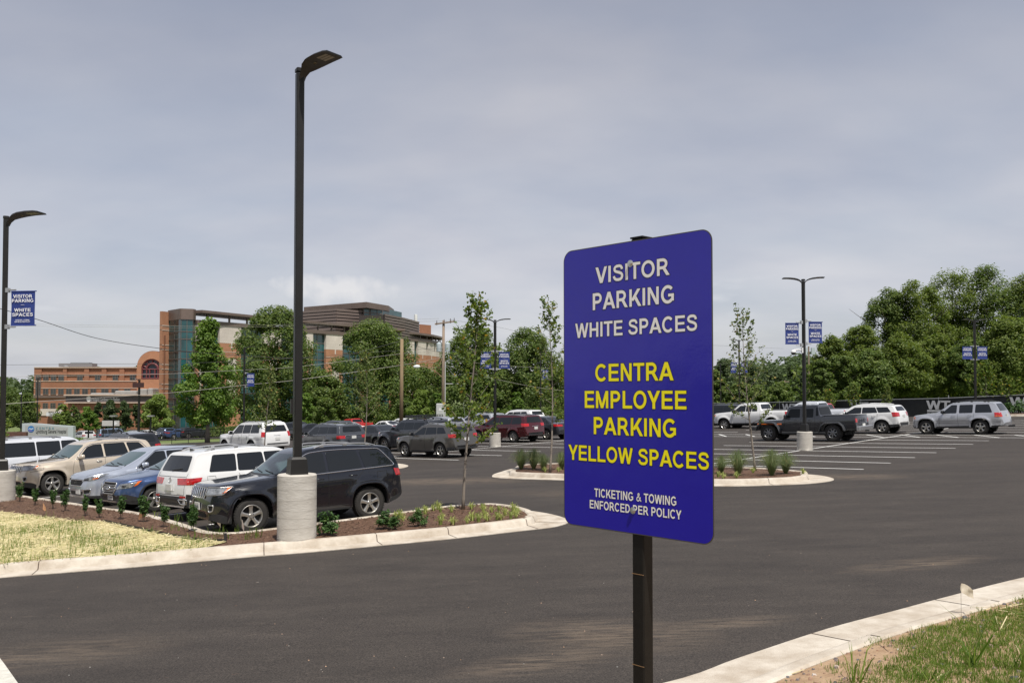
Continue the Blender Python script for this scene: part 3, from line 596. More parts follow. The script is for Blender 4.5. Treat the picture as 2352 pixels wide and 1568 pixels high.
# struts carrying the roof over the open gap
for p, q in zip(FP, FP[1:]):
    l, a = seg_frame(p, q); n = max(1, int(l / 4.2))
    for i in range(n): t = (i + .5) / n; b = MB(); b.box((p[0] + (q[0] - p[0]) * t + sin(a) * .3, p[1] + (q[1] - p[1]) * t - cos(a) * .3, ztop + 1.6), (.35, .35, 1.5), rot=a); part(b, 'roof_strut', M_mull, tower)
def brow(pts, z0, z1, depth, name='roof_canopy'):
    """a thin roof slab reaching out over the front with a rising outer edge"""
    o = offset_path(pts, -1.5, False); i_ = offset_path(pts, depth, False); n = len(pts)
    b = MB(); b.v = [(x, y, z1 - .35) for x, y in o] + [(x, y, z1 + .25) for x, y in o] + [(x, y, z1 + .25) for x, y in i_] + [(x, y, z0) for x, y in i_]
    for k in range(n - 1):
        for r in range(4): b.f.append((r * n + k, r * n + k + 1, ((r + 1) % 4) * n + k + 1, ((r + 1) % 4) * n + k)); b.m.append(0 if r != 3 else 1)
    b.f += [(0, n, 2 * n, 3 * n), (n - 1, 4 * n - 1, 3 * n - 1, 2 * n - 1)]; b.m += [0, 0]
    return part(b, name, [M_bronze, M_soffit], tower)
brow([at(452, 202)] + FP[1:5], ztop + 2.3, zt - .1, 5)
brow([at(918, 252)] + FP[5:], ztop + 2.0, zt - .6, 6)
b = MB(); b.prism(offset_path(core, 2.5, True), ztop - 2.6, ztop + .3); part(b, 'roof_deck', M_roof, tower)
# plant screens, glazed lift lobby and its canopy on the roof
def louvre(p, q, z0, z1, n, back):
    b = MB(); wallbox(b, p, q, z0, z1, .4, -.2, 1)
    hz = (z1 - z0) / n
    for k in range(n): wallbox(b, p, q, z0 + hz * (k + .35), z0 + hz * (k + .98), .3, .12, 0)
    l, a = seg_frame(p, q); r = [(x - sin(a) * back, y + cos(a) * back) for x, y in (p, q)]
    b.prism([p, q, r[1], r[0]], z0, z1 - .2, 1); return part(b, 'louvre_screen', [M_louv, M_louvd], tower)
L0, L1, L2 = at(655, 262), at(771.5, 250), at(838, 257)
louvre(L0, L1, ztop, zat(708, 250), 9, 10); louvre(L1, L2, ztop, zat(708, 250) - .03, 9, 8)
G0, G1 = at(834, 256), at(877, 261)
b = MB(); b.prism([G0, G1, (G1[0] + 4, G1[1] + 14), (G0[0] - 4, G0[1] + 12)], ztop, zat(702, 255)); part(b, 'lobby_glazing', M_cwall, tower)
b = MB()
for t in (0, .3, .36, .72, .99): wallbox(b, G0, G1, ztop, zat(702, 255), .3, .12, t0=t, t1=t + .02)
for z in (zat(716, 255), zat(738, 255)): wallbox(b, G0, G1, z - .15, z + .1, .3, .1)
part(b, 'mullion_grid', M_mull, tower)
b = MB(); K0, K1, K2 = at(696.8, 268), at(841, 253), at(892, 264); zk = zat(692.6, 253)
b.prism([K0, K1, K2, (K2[0], K2[1] + 12), (K0[0], K0[1] + 14)], zk - 1.6, zk); part(b, 'lobby_canopy', M_bronze, tower)
b = MB(); b.prism([at(775, 262), at(838, 256.5), (at(838, 256)[0], 272), (at(775, 262)[0], 276)], ztop, zk - 1.6); part(b, 'lobby_wall', M_bronze, tower)
R0, R1, R2 = at(884, 249), at(930, 262), at(962, 276)
louvre(R0, R1, ztop, zat(720.5, 249), 8, 8); louvre(R1, R2, ztop, zat(720.5, 249) - .02, 8, 8)
b = MB(); b.prism([at(962.7, 285), at(989.7, 289), at(989.7, 300), at(962.7, 300)], ztop, zat(744, 285)); part(b, 'stair_tower', M_brick2, tower)
b = MB(); x, y = at(954.5, 275); b.lathe([(.5, zat(738, 275)), (.5, zat(722, 275)), (.01, zat(721, 275))], 10, c=(x, y, 0)); part(b, 'vent_stack', mat('pale_vent', (.7, .7, .68), .6), tower)

# ---- the low wing to its left
wing = empty('hospital_wing', (*at(80, 236), -12.5), label='long low brick hospital wing with square windows left of the tall block', cat='building')
def wpart(b, name, m): 
    o = b.build(name, m); o.parent = wing; o.matrix_parent_inverse = Matrix.Translation(wing.location).inverted(); return o
dW = 236; zW = zat(843.5, dW); px2x = lambda px: at(px, dW)[0]
zf = lambda zy: zat((1100 + zy / 2.138) * .5742, dW)           # heights read off the photograph's rows
P0, P1 = (px2x(78), dW), (px2x(322), dW)
b = MB(); b.prism([P0, P1, (P1[0], dW + 22), (P0[0], dW + 22)], -12.5, zf(905)); wpart(b, 'lower_wall', M_brick2)
b = MB()                                                        # stepped bays of the top storey
xs_ = [78, 95, 144, 153, 193, 204, 233, 244, 274, 285, 313, 322]; deep = [0, -.9, 0, -1.6, 0, -1.6, 0, -1.6, 0, -1.6, 0]
for i in range(len(xs_) - 1): b.prism([(px2x(xs_[i]), dW + .02 + (0 if deep[i] == 0 else .3)), (px2x(xs_[i + 1]), dW + .02 + (0 if deep[i] == 0 else .3)), (px2x(xs_[i + 1]), dW + 22.1), (px2x(xs_[i]), dW + 22.1)], zf(905) + .01, zW)
wpart(b, 'upper_wall', M_brick2)
for z0, z1, o_ in ((zf(793), zf(785), .14), (zf(850), zf(847), .05), (zf(909), zf(902), .12), (zf(967), zf(962), .08), (zf(1024), zf(1018), .08)):
    b = MB(); wallbox(b, P0, P1, z0, z1, 1.6, o_); wpart(b, 'stone_band', M_band)
def window(px0, px1, zy0, zy1, nx=2, ny=3, d=dW, proud=.06):
    x0, x1 = at(px0, d)[0], at(px1, d)[0]; z1, z0 = zat((1100 + zy0 / 2.138) * .5742, d), zat((1100 + zy1 / 2.138) * .5742, d)
    b = MB(); b.box(((x0 + x1) / 2, d - proud, (z0 + z1) / 2), (x1 - x0, .1, z1 - z0)); w = wpart(b, 'window', M_winb)
    b = MB()
    for i in range(nx + 1): x = x0 + (x1 - x0) * i / nx; b.box((x, d - proud - .06, (z0 + z1) / 2), (.13, .1, z1 - z0))
    for k in range(ny + 1): z = z0 + (z1 - z0) * k / ny; b.box(((x0 + x1) / 2, d - proud - .05, z), (x1 - x0, .08, .10 if 0 < k < ny else .2))
    f = b.build('frame', M_mull); f.parent = w
zx = lambda a: a / 2.138 * .5742
for a, c in ((372, 416), (437, 481), (502, 547)): window(zx(a), zx(c), 852, 899)
for a, c in ((658, 703), (810, 854), (962, 1007), (1110, 1155)): window(zx(a), zx(c), 852, 899, proud=-.22)
for a, c in ((372, 416), (437, 481), (502, 547), (570, 615), (638, 684), (707, 754), (778, 825), (870, 930), (957, 1015), (1066, 1116)): window(zx(a), zx(c), 970, 1019)
for a, c in ((372, 414), (437, 479), (502, 540)): window(zx(a), zx(c), 1094, 1141)
window(zx(308), zx(350), 854, 1045, 3, 10)
b = MB(); wallbox(b, P0, P1, zf(1048), zf(1030), 1.6, .3); wpart(b, 'fascia', M_bronze)
b = MB(); wallbox(b, (px2x(zx(352)), dW), (px2x(zx(540)), dW), zf(1200), zf(1142), 1.6, .2); wpart(b, 'stone_base', M_cream)
b = MB(); x = at(zx(560), 238)[0]; b.lathe([(.9, zW), (.9, zW + .5), (.02, zW + 1.0)], 12, c=(px2x(zx(488)), dW + 5, 0)); b.box((px2x(zx(572)), dW + 6, zW + .8), (9, 3, .9)); b.box((px2x(zx(600)), dW + 6, zW + 1.35), (5, 2, .3)); wpart(b, 'roof_plant', mat('plant_grey', (.22, .23, .24), .6))
# entrance block in front with its name
b = MB(); dE = 214; E0, E1 = at(zx(585), dE), at(zx(1300), dE); ze_ = zat((1100 + 1030 / 2.138) * .5742, dE)
b.prism([E0, E1, (E1[0], dE + 20), (E0[0], dE + 20)], -12.5, ze_ - .6); wpart(b, 'entrance_wall', M_brick2)
b = MB(); b.prism([(E0[0] - .4, dE - .4), (E1[0] + .4, dE - .4), (E1[0] + .4, dE + 20), (E0[0] - .4, dE + 20)], ze_ - 1.55, ze_); wpart(b, 'entrance_fascia', mat('dark_fascia', (.10, .085, .085), .6))
b = MB(); b.box(((E0[0] + E1[0]) / 2, dE + 8, ze_ + .15), (E1[0] - E0[0] + 1.2, 18, .3)); b.box(((E0[0] + E1[0]) / 2, dE - .55, ze_ - 1.65), (E1[0] - E0[0] + 1.2, .4, .25)); wpart(b, 'entrance_coping', M_band)
b = MB(); xa, xb = at(zx(782), dE)[0], at(zx(1032), dE)[0]; M = Matrix.Translation(((xa + xb) / 2, dE - .45, zat((1100 + 1060 / 2.138) * .5742, dE))) @ Euler((pi / 2, 0, 0)).to_matrix().to_4x4()
lettering(b, 'Stroobants Cardiovascular Pavilion', xb - xa, .85, M, .012); wpart(b, 'lettering', mat('sign_white', (.85, .85, .83), .5)); b = MB(); x = at(zx(768), dE)[0]; b.add([(x + .55 * cos(a * pi / 8), dE - .45, M.translation.z + .1 + .7 * sin(a * pi / 8)) for a in range(16)], [tuple(range(16))]); wpart(b, 'emblem', mat('sign_white', (.85, .85, .83), .5))
for px0, w_, dd, z1_ in ((1010, 190, 6, 1.3), (1205, 80, 5, 1.75), (800, 205, 7, .75), (1290, 45, 4, 1.9)):
    b = MB(); x = at(zx(px0 + w_ / 2), dE + dd)[0]; ww = w_ * .5742 / 2.138 / F * dE; b.bevbox((x, dE + dd, ze_ + .3 + z1_ / 2 - .2), (ww, 4, z1_ - .4), .2); wpart(b, 'rooftop_unit', mat('unit_grey', (.27, .27, .26), .6, var=.15, vscale=.8))
for px0 in (905, 1085): b = MB(); x = at(zx(px0), dE)[0]; b.box((x, dE - .03, zat((1100 + 1145 / 2.138) * .5742, dE)), (1.3, .1, 2.1)); wpart(b, 'window', M_winb)
# barrel-vaulted hall with its round-headed window
dV = 226; xl, xr = at(zx(1170), dV)[0], at(zx(1372), dV)[0]; xr += 2; zs = zat((1100 + 770 / 2.138) * .5742, dV); rv = (xr - xl) / 2; xc = (xl + xr) / 2; zv = zat((1100 + 648 / 2.138) * .5742, dV) - rv
arc = [(xc + rv * cos(pi - pi * k / 24), zv + rv * sin(pi - pi * k / 24)) for k in range(25)]
ri_ = rv * .66; arc2 = [(xc - .3 + ri_ * cos(pi - pi * k / 24), zv - .6 + ri_ * sin(pi - pi * k / 24)) for k in range(25)]
b = MB(); n = 25; z_b = zat((1100 + 890 / 2.138) * .5742, dV)
out2 = [(xl, z_b)] + arc + [(xr, z_b)]; in2 = [(arc2[0][0], z_b)] + arc2 + [(arc2[-1][0], z_b)]; m = len(out2)
b.v = [(x, dV, z) for x, z in out2] + [(x, dV, z) for x, z in in2] + [(x, dV + .8, z) for x, z in in2]
b.f = [(i, i + 1, m + i + 1, m + i) for i in range(m - 1)] + [(m + i, m + i + 1, 2 * m + i + 1, 2 * m + i) for i in range(m - 1)]; b.m = [0] * len(b.f); b.prism([(xl, dV + .05), (xr, dV + .05), (xr, dV + 14), (xl, dV + 14)], -12, z_b); wpart(b, 'vault_gable', M_brick)
b = MB(); b.v = [(x, dV + .01, z + .05) for x, z in arc] + [(x, dV + 26, z + .05) for x, z in arc]; b.f = [(i, n + i, n + i + 1, i + 1) for i in range(n - 1)]; b.m = [0] * (n - 1); wpart(b, 'vault_roof', M_maroon)
b = MB(); b.v = [(x, dV + .7, z) for x, z in in2]; b.f = [tuple(range(m))]; b.m = [0]; gw = wpart(b, 'window', mat('vault_glass', (.02, .03, .045), .1, var=.4, vscale=.6))
b = MB(); fz = zv - .6
for rr_ in (.98, .55): b.tube([(xc - .3 + ri_ * rr_ * cos(pi * k / 20), dV + .55, fz + ri_ * rr_ * sin(pi * k / 20)) for k in range(21)], .28, 6)
for k in (3, 5, 7, 8.9, 1.2): a = pi * k / 10; b.tube([(xc - .3 + ri_ * .55 * cos(a), dV + .55, fz + ri_ * .55 * sin(a)), (xc - .3 + ri_ * cos(a), dV + .55, fz + ri_ * sin(a))], .16, 6)
for u in (-.98, -.55, -.25, .25, .55, .98): b.tube([(xc - .3 + ri_ * u, dV + .55, z_b), (xc - .3 + ri_ * u, dV + .55, fz)], .2, 6)
for z in (z_b + .2, (z_b + fz) / 2, fz): b.tube([(xc - .3 - ri_, dV + .5, z), (xc - .3 + ri_, dV + .5, z)], .14, 6)
f = b.build('frame', M_maroon); f.parent = gw
# low canopy signed TERRACE at the foot of the wing
ter = empty('entrance_canopy', (*at(112, 205), -11.5), label='white entrance canopy on brick posts lettered TERRACE below the low wing', cat='canopy')
def tpart(b, name, m): o = b.build(name, m); o.parent = ter; o.matrix_parent_inverse = Matrix.Translation(ter.location).inverted(); return o
x0, x1 = at(zx(400), 205)[0], at(zx(560), 205)[0]; zt0, zt1 = zat((1100 + 1172 / 2.138) * .5742, 205), zat((1100 + 1203 / 2.138) * .5742, 205)
b = MB(); b.box(((x0 + x1) / 2, 207, (zt0 + zt1) / 2), (x1 - x0, 4, zt0 - zt1)); tpart(b, 'fascia', mat('canopy_white', (.58, .60, .60), .6))
for u in (.1, .9): b = MB(); b.box((x0 + (x1 - x0) * u, 207, (zt1 - 11.5) / 2), (1.6, 1.6, zt1 + 11.5)); tpart(b, 'post', M_brick2)
b = MB(); caps(b, 'TERRACE', (x1 - x0) * .75, 1.5, Matrix.Translation(((x0 + x1) / 2, 204.95, (zt0 + zt1) / 2 - .1)) @ Euler((pi / 2, 0, 0)).to_matrix().to_4x4()); tpart(b, 'lettering', mat('terrace_letters', (.12, .11, .09), .6))
# ================================================================ TREES AND PLANTS
import numpy as np
M_bark = mat('grey_bark', (.20, .17, .14), .9, var=.35, vscale=9, bump=.6, bscale=30, stretch=(1, 1, .25))
M_bark2 = mat('dark_bark', (.06, .048, .038), .95, var=.35, vscale=6, bump=.6, bscale=20)
G_oak = leafmat('oak_leaves', (0.067, 0.116, 0.027), (0.165, 0.213, 0.059), (0.244, 0.281, 0.085), .44)
G_oak2 = leafmat('linden_leaves', (0.060, 0.106, 0.023), (0.167, 0.218, 0.057), (0.241, 0.276, 0.092), .44)
G_maple = leafmat('maple_leaves', (0.072, 0.138, 0.022), (0.171, 0.259, 0.050), (0.253, 0.330, 0.077), .42)
G_light = leafmat('willow_leaves', (.11, .17, .03), (.22, .29, .07), (.30, .35, .11), .42)
G_cedar = leafmat('cedar_needles', (0.029, 0.055, 0.015), (0.068, 0.101, 0.029), (0.110, 0.132, 0.044), .20)
G_wood = leafmat('wood_leaves', (0.071, 0.115, 0.023), (0.190, 0.236, 0.055), (0.265, 0.287, 0.081), .46)
G_far = leafmat('far_leaves', (.055, .085, .036), (.105, .145, .058), (.13, .165, .07), .35)  # bluer, flatter greens: distance haze is put into these leaf colours
G_sap = leafmat('sapling_leaves', (0.066, 0.121, 0.024), (0.209, 0.259, 0.061), (0.506, 0.297, 0.077), .45)
G_sap2 = leafmat('sapling_leaves_dull', (0.069, 0.115, 0.029), (0.196, 0.230, 0.069), (0.391, 0.265, 0.081), .38)
G_laurel = leafmat('laurel_leaves', (.028, .070, .016), (.075, .140, .036), (.14, .20, .06), .28)
G_lirio = leafmat('striped_leaves', (.18, .26, .05), (.52, .54, .20), (.70, .68, .36), .35)
G_reed = leafmat('fine_grass', (.10, .15, .06), (.20, .24, .10), (.40, .32, .16), .35)

def leaves_mesh(name, cen, nrm_out, size, m, rs, aspect=.62, droop=.0, up=.55):
    """one small bent leaf (two faces) per centre; nrm_out biases the facing"""
    n = len(cen); N = rs.normal(size=(n, 3)); N /= np.linalg.norm(N, axis=1)[:, None]
    N = N * .75 + nrm_out * .8 + np.array([0, 0, up]); N /= np.linalg.norm(N, axis=1)[:, None]
    T = rs.normal(size=(n, 3)); T[:, 2] -= droop; T -= N * (T * N).sum(1)[:, None]; T /= np.linalg.norm(T, axis=1)[:, None]; B = np.cross(N, T)
    s = (size * rs.uniform(.6, 1.35, n))[:, None]; a = s * .5; w = a * aspect
    P = np.stack([cen - T * a, cen + B * w - T * a * .1, cen + T * a - N * a * .25, cen - B * w - T * a * .1, cen - N * a * .12], 1).reshape(-1, 3)
    idx = np.arange(n)[:, None] * 5; tri = (idx[:, :, None] + np.array([[0, 1, 4], [1, 2, 4], [2, 3, 4], [3, 0, 4]])[None]).reshape(-1, 3)
    tri = (idx[:, :, None] + np.array([[0, 1, 2], [0, 2, 3]])[None]).reshape(-1, 3); P = P.reshape(n, 5, 3)[:, :4].reshape(-1, 3); tri = (np.arange(n)[:, None, None] * 4 + np.array([[0, 1, 2], [0, 2, 3]])[None]).reshape(-1, 3)
    me = bpy.data.meshes.new(name); me.vertices.add(len(P)); me.vertices.foreach_set('co', P.astype(np.float32).ravel())
    me.loops.add(tri.size); me.loops.foreach_set('vertex_index', tri.ravel().astype(np.int32)); me.polygons.add(len(tri)); me.polygons.foreach_set('loop_start', np.arange(0, tri.size, 3, dtype=np.int32)); me.polygons.foreach_set('loop_total', np.full(len(tri), 3, dtype=np.int32))
    me.materials.append(m); me.update(); me.validate(); return me
def lobes(rs, kind, H, Wd):
    """clump centres and radii for a crown of height H and half-width Wd, standing on z=0"""
    c = []
    if kind == 'round':                                         # broad dense crown
        nL = 140
        for i in range(nL):
            t = rs.uniform(0, 1); z = H * (.02 + .95 * t); env = Wd * max(.12, (4 * t * (1 - t)) ** .42 * (1 - .38 * t ** 2)); a = rs.uniform(0, 2 * pi); r = env * (.55 + .42 * rs.uniform() ** .5); c.append((r * cos(a), r * sin(a), z, Wd * rs.uniform(.13, .26)))
        for i in range(26): t = rs.uniform(.15, .85); a = rs.uniform(0, 2 * pi); r = Wd * rs.uniform(0, .4); c.append((r * cos(a), r * sin(a), H * t, Wd * .28))
    elif kind == 'dome':                                        # full crown, rounded at the top and wide at the foot
        for i in range(150):
            t = rs.uniform(0, 1) ** 1.15; z = H * (.02 + .95 * t); env = Wd * max(.08, (1 - t ** 2.1) ** .6 * min(1, .72 + t * 2)); a = rs.uniform(0, 2 * pi); r = env * (.62 + .36 * rs.uniform() ** .5); c.append((r * cos(a), r * sin(a), z, Wd * rs.uniform(.12, .23)))
        for i in range(26): t = rs.uniform(.05, .8); a = rs.uniform(0, 6.3); r = Wd * .4 * rs.uniform() * (1 - t * .5); c.append((r * cos(a), r * sin(a), H * t, Wd * .26))
    elif kind == 'cone':                                        # pointed linden or maple
        for i in range(95):
            t = rs.uniform(0, 1) ** 1.25; z = H * (.03 + .96 * t); env = Wd * max(.05, (1 - t ** 1.5) ** .62 * min(1, .55 + t * 4)); a = rs.uniform(0, 2 * pi); r = env * (.50 + .50 * rs.uniform() ** .5); c.append((r * cos(a), r * sin(a), z, Wd * rs.uniform(.15, .27) * (1 - .45 * t)))
        for i in range(20): t = rs.uniform(.05, .75); c.append((rs.normal() * Wd * .12, rs.normal() * Wd * .12, H * t, Wd * .30 * (1 - t * .6)))
    elif kind == 'open':                                        # tiers with gaps between
        for k in range(13):
            t = (k + .3) / 13; a0 = rs.uniform(0, 2 * pi); env = Wd * max(.10, (1 - t) ** .75 * min(1, .5 + 4 * t)) * rs.uniform(.7, 1.1)
            for q in range(5 if t < .75 else 3): a = a0 + q * 2 * pi / 5 + rs.normal() * .3; r = env * rs.uniform(.45, .95); c.append((r * cos(a), r * sin(a), H * t + rs.normal() * H * .02, Wd * rs.uniform(.15, .26) * (1 - .3 * t)))
            c.append((0, 0, H * t, Wd * .2))
    elif kind == 'wispy':
        for i in range(60): t = rs.uniform(0, 1); a = rs.uniform(0, 2 * pi); r = Wd * (1 - t * .55) * rs.uniform(.1, .95); c.append((r * cos(a), r * sin(a), H * t * .95 + H * .03, Wd * rs.uniform(.14, .28)))
    elif kind == 'cedar':
        for i in range(55):
            t = rs.uniform(0, 1); a = rs.uniform(0, 2 * pi); env = Wd * (1 - t) ** .6 * (.6 + .4 * sin(3 * a + 9 * t)); r = env * rs.uniform(.2, 1.0); c.append((r * cos(a) + .12 * H * t * t, r * sin(a), H * t, Wd * rs.uniform(.14, .26)))
    return np.array(c)
CROWNS = {}
def crown_mesh(key, kind, H, Wd, n, size, m, seed, fill=.62):
    if key in CROWNS: return CROWNS[key]
    rs = np.random.RandomState(seed); L_ = lobes(rs, kind, H, Wd); w = L_[:, 3] ** 2; k = rs.choice(len(L_), n, p=w / w.sum())
    d = rs.normal(size=(n, 3)); d /= np.linalg.norm(d, axis=1)[:, None]; d[:, 2] = d[:, 2] * .78 + .10; r = L_[k, 3] * rs.uniform(fill, 1.12, n)
    cen = L_[k, :3] + d * r[:, None]; out_ = d * .6 + (cen - np.array([0, 0, H * .45])) / Wd * .35
    CROWNS[key] = leaves_mesh('crown', cen, out_, size, m, rs); return CROWNS[key]
def limb_mesh(H, th, r0, seed, tops, m):
    b = MB(); r = random.Random(seed); b.tube([(0, 0, -.3), (.02, 0, th * .5), (0, .03, th), (r.uniform(-.1, .1) * H * .1, 0, th + (H - th) * .45), (0, 0, H * .93)], [r0 * 1.25, r0, r0 * .85, r0 * .5, r0 * .12], 9)
    for k in range(tops):
        z = th + (H - th) * r.uniform(0, .62); a = r.uniform(0, 2 * pi); l = (H - th) * r.uniform(.22, .38); q = r0 * .5 * (1 - (z - th) / (H - th) * .6)
        b.tube([(0, 0, z), (cos(a) * l * .45, sin(a) * l * .45, z + l * .32), (cos(a) * l, sin(a) * l, z + l * .75)], [q, q * .6, q * .15], 6)
    me = bpy.data.meshes.new('trunk'); me.from_pydata(b.v, [], b.f); me.materials.append(m); me.polygons.foreach_set('use_smooth', [True] * len(b.f)); return me
def tree(name, px, ytop, ybase, d, halfw_px, kind, m, label, group=None, n=9000, size=.30, seed=1, clear=.18, bark=None, x=None, fill=.62):
    n = int(n * 1.7); size *= .74
    X, Y = at(px, d) if x is None else x; zb = zat(ybase, d); zt_ = zat(ytop, d); H = zt_ - zb; Wd = halfw_px / F * d; th = H * clear
    o = empty(name, (X, Y, zb), rz=(seed * 1.7) % 6.28, label=label, cat='tree', group=group)
    me = crown_mesh(('own', seed, px), kind, H - th, Wd, n, size, m, seed, fill); c = bpy.data.objects.new('crown', me); COL.objects.link(c); c.parent = o; c.location = (0, 0, th)
    t = bpy.data.objects.new('trunk', limb_mesh(H * .96, th, max(.06, H * .017), seed, 9, bark or M_bark2)); COL.objects.link(t); t.parent = o
    return o
# the big street trees in front of the hospital
tree('maple_tree', 478, 736, 1008, 86, 100, 'open', G_maple, 'bright green tiered maple on the grass slope left of the tall lamp post', n=11000, size=.36, seed=3, clear=.16, bark=M_bark)
tree('street_tree', 632, 706, 1000, 116, 114, 'dome', G_oak, 'tallest dense dark tree, directly behind the tall lamp post', 'street trees before the hospital', n=24000, size=.42, seed=4, clear=.08)
tree('street_tree', 742, 850, 1000, 112, 55, 'round', G_oak2, 'lower spreading tree just right of the tall lamp post', 'street trees before the hospital', n=7000, size=.42, seed=5, clear=.08)
tree('street_tree', 858, 736, 1000, 118, 116, 'dome', G_oak2, 'pointed dense tree hiding the middle of the hospital front', 'street trees before the hospital', n=22000, size=.42, seed=6, clear=.08)
tree('street_tree', 962, 842, 1000, 125, 72, 'round', G_oak, 'low dark tree behind the plain brown pole', 'street trees before the hospital', n=8000, size=.45, seed=7, clear=.06)
tree('street_tree', 1082, 744, 1000, 118, 94, 'dome', G_oak, 'pointed tree behind the spotted sapling and right of the utility pole', 'street trees before the hospital', n=20000, size=.42, seed=8, clear=.07)
tree('street_tree', 1216, 756, 1000, 120, 100, 'dome', G_oak, 'pointed tree standing behind the left edge of the blue sign', 'street trees before the hospital', n=20000, size=.42, seed=9, clear=.07)
tree('street_tree', 1160, 850, 1000, 124, 60, 'round', G_oak2, 'low tree filling the gap between two pointed trees left of the blue sign', 'street trees before the hospital', n=8000, size=.45, seed=10, clear=.05)
tree('street_tree', 1320, 820, 1000, 124, 80, 'round', G_oak, 'dark tree mostly hidden behind the blue sign', 'street trees before the hospital', n=7000, size=.45, seed=46, clear=.05)
tree('willow_tree', 362, 908, 992, 140, 44, 'wispy', G_light, 'yellow green feathery tree in front of the hospital wing', n=7000, size=.42, seed=11, clear=.12)
tree('willow_tree', 967, 896, 985, 105, 36, 'wispy', G_light, 'pale green feathery tree between the brown pole and the utility pole', n=5000, size=.3, seed=12, clear=.1)
tree('willow_tree', 1008, 905, 985, 102, 30, 'wispy', G_maple, 'bright green bushy tree at the foot of the utility pole', n=5000, size=.3, seed=13, clear=.06)
tree('willow_tree', 1185, 900, 975, 104, 26, 'wispy', G_maple, 'small bright green tree left of the blue sign above the dark red minivan', n=3500, size=.3, seed=14, clear=.05)
for i, (px, yt, hw, lb) in enumerate([(268, 918, 32, 'dark leaning cedar, leftmost of the row before the hospital wing'), (300, 922, 30, 'dark cedar under the wing, second of the row from the left'), (333, 919, 20, 'slim dark cedar, third of the row from the left'), (378, 918, 26, 'dark cedar behind the feathery yellow green tree'), (303, 930, 20, 'short dark cedar in the middle of the row'), (255, 935, 22, 'low dark cedar beside the entrance canopy')]):
    tree('cedar_tree', [262, 296, 325, 342, 312, 180][i] if False else [140 + 118, 290, 222, 252, 318, 180][i], yt + [4, 2, 6, 2, 0, 8][i], 985, 165 + i, hw, 'cedar', G_cedar, ['dark leaning cedar before the low wing, left of the thin lamp post', 'dark cedar right of the middle of the cedar row', 'slim dark cedar in the cedar row before the name on the wing', 'broad dark cedar in the centre of the cedar row', 'dark cedar at the right end of the cedar row, next to the feathery tree', 'low dark cedar beside the entrance canopy at the left end of the row'][i], 'cedars before the hospital wing', n=4200, size=.38, seed=20 + i, clear=.04, fill=.3)
tree('young_tree', 145, 928, 985, 130, 22, 'cone', G_light, 'small yellow green tree left of the entrance canopy', n=3500, size=.32, seed=27, clear=.1)
tree('young_tree', 205, 935, 992, 118, 24, 'wispy', G_maple, 'small loose green tree to the right of the hospital name sign', n=3500, size=.3, seed=28, clear=.08)
tree('young_tree', 170, 930, 990, 126, 17, 'cone', G_oak2, 'narrow green tree beside the picket fence, behind the hospital name sign', n=2500, size=.3, seed=29, clear=.08)
tree('young_tree', 60, 905, 985, 150, 34, 'round', G_oak2, 'round green tree at the far left, left of the low wing', n=4500, size=.4, seed=30, clear=.05)
tree('young_tree', 18, 890, 985, 160, 40, 'round', G_oak, 'dark tree at the very left edge behind the lamp post', n=4500, size=.42, seed=31, clear=.05)
tree('young_tree', 700, 905, 990, 100, 30, 'wispy', G_maple, 'bright green bushy tree right at the tall lamp post above the slate vehicle', n=4000, size=.3, seed=32, clear=.06)
tree('young_tree', 748, 912, 985, 100, 34, 'wispy', G_oak2, 'bushy green tree above the slate vehicle, right of the tall post', n=4000, size=.3, seed=33, clear=.06)
tree('young_tree', 925, 915, 985, 108, 30, 'wispy', G_oak2, 'bushy tree behind the foot of the brown pole', n=3500, size=.32, seed=34, clear=.05)
# the wood on the right, tree by tree
WT_ = [(1912, 772, 52, 108, 'round'), (1975, 745, 58, 112, 'round'), (2046, 662, 72, 118, 'round'), (2110, 640, 82, 116, 'round'), (2190, 616, 95, 120, 'round'), (2285, 612, 100, 118, 'round'), (2370, 625, 95, 116, 'round'), (1935, 815, 48, 104, 'wispy'), (2000, 805, 60, 105, 'round'), (2075, 770, 66, 106, 'round'), (2150, 770, 60, 108, 'round'), (2235, 780, 64, 105, 'round'), (2320, 730, 76, 104, 'round'), (1885, 830, 36, 102, 'wispy'), (2400, 700, 80, 106, 'round')]
WL = ['lower tree at the left end of the wood, behind the camera lamp post', 'tree stepping up at the left end of the wood', 'tall tree where the wood climbs to its full height', 'tall rounded tree of the wood left of its highest crown', 'highest crown of the wood, above the rear lamp post', 'broad high crown of the wood near the right edge', 'high crown of the wood cut off by the right edge', 'pale loose tree in front of the left end of the wood', 'mid-height tree in front of the wood right of the camera lamp post', 'dark mid-height tree in the middle of the wood front', 'dark mid-height tree left of the rear lamp post', 'dark mid-height tree right of the rear lamp post', 'mid-height tree in front of the wood near the right edge', 'small pale tree at the lowest left corner of the wood', 'mid-height tree of the wood cut off by the right edge']
for i, (px, yt, hw, d, k) in enumerate(WT_):
    tree('woodland_tree', px, yt, 930, d + 2, hw, k, [G_wood, G_wood, G_oak2][i % 3] if k == 'round' else G_oak2, WL[i], 'trees of the wood on the right', n=19000 if hw > 68 else 12000, size=.37, seed=50 + i, clear=.14 if px > 2060 and d < 112 else .03, fill=.5)
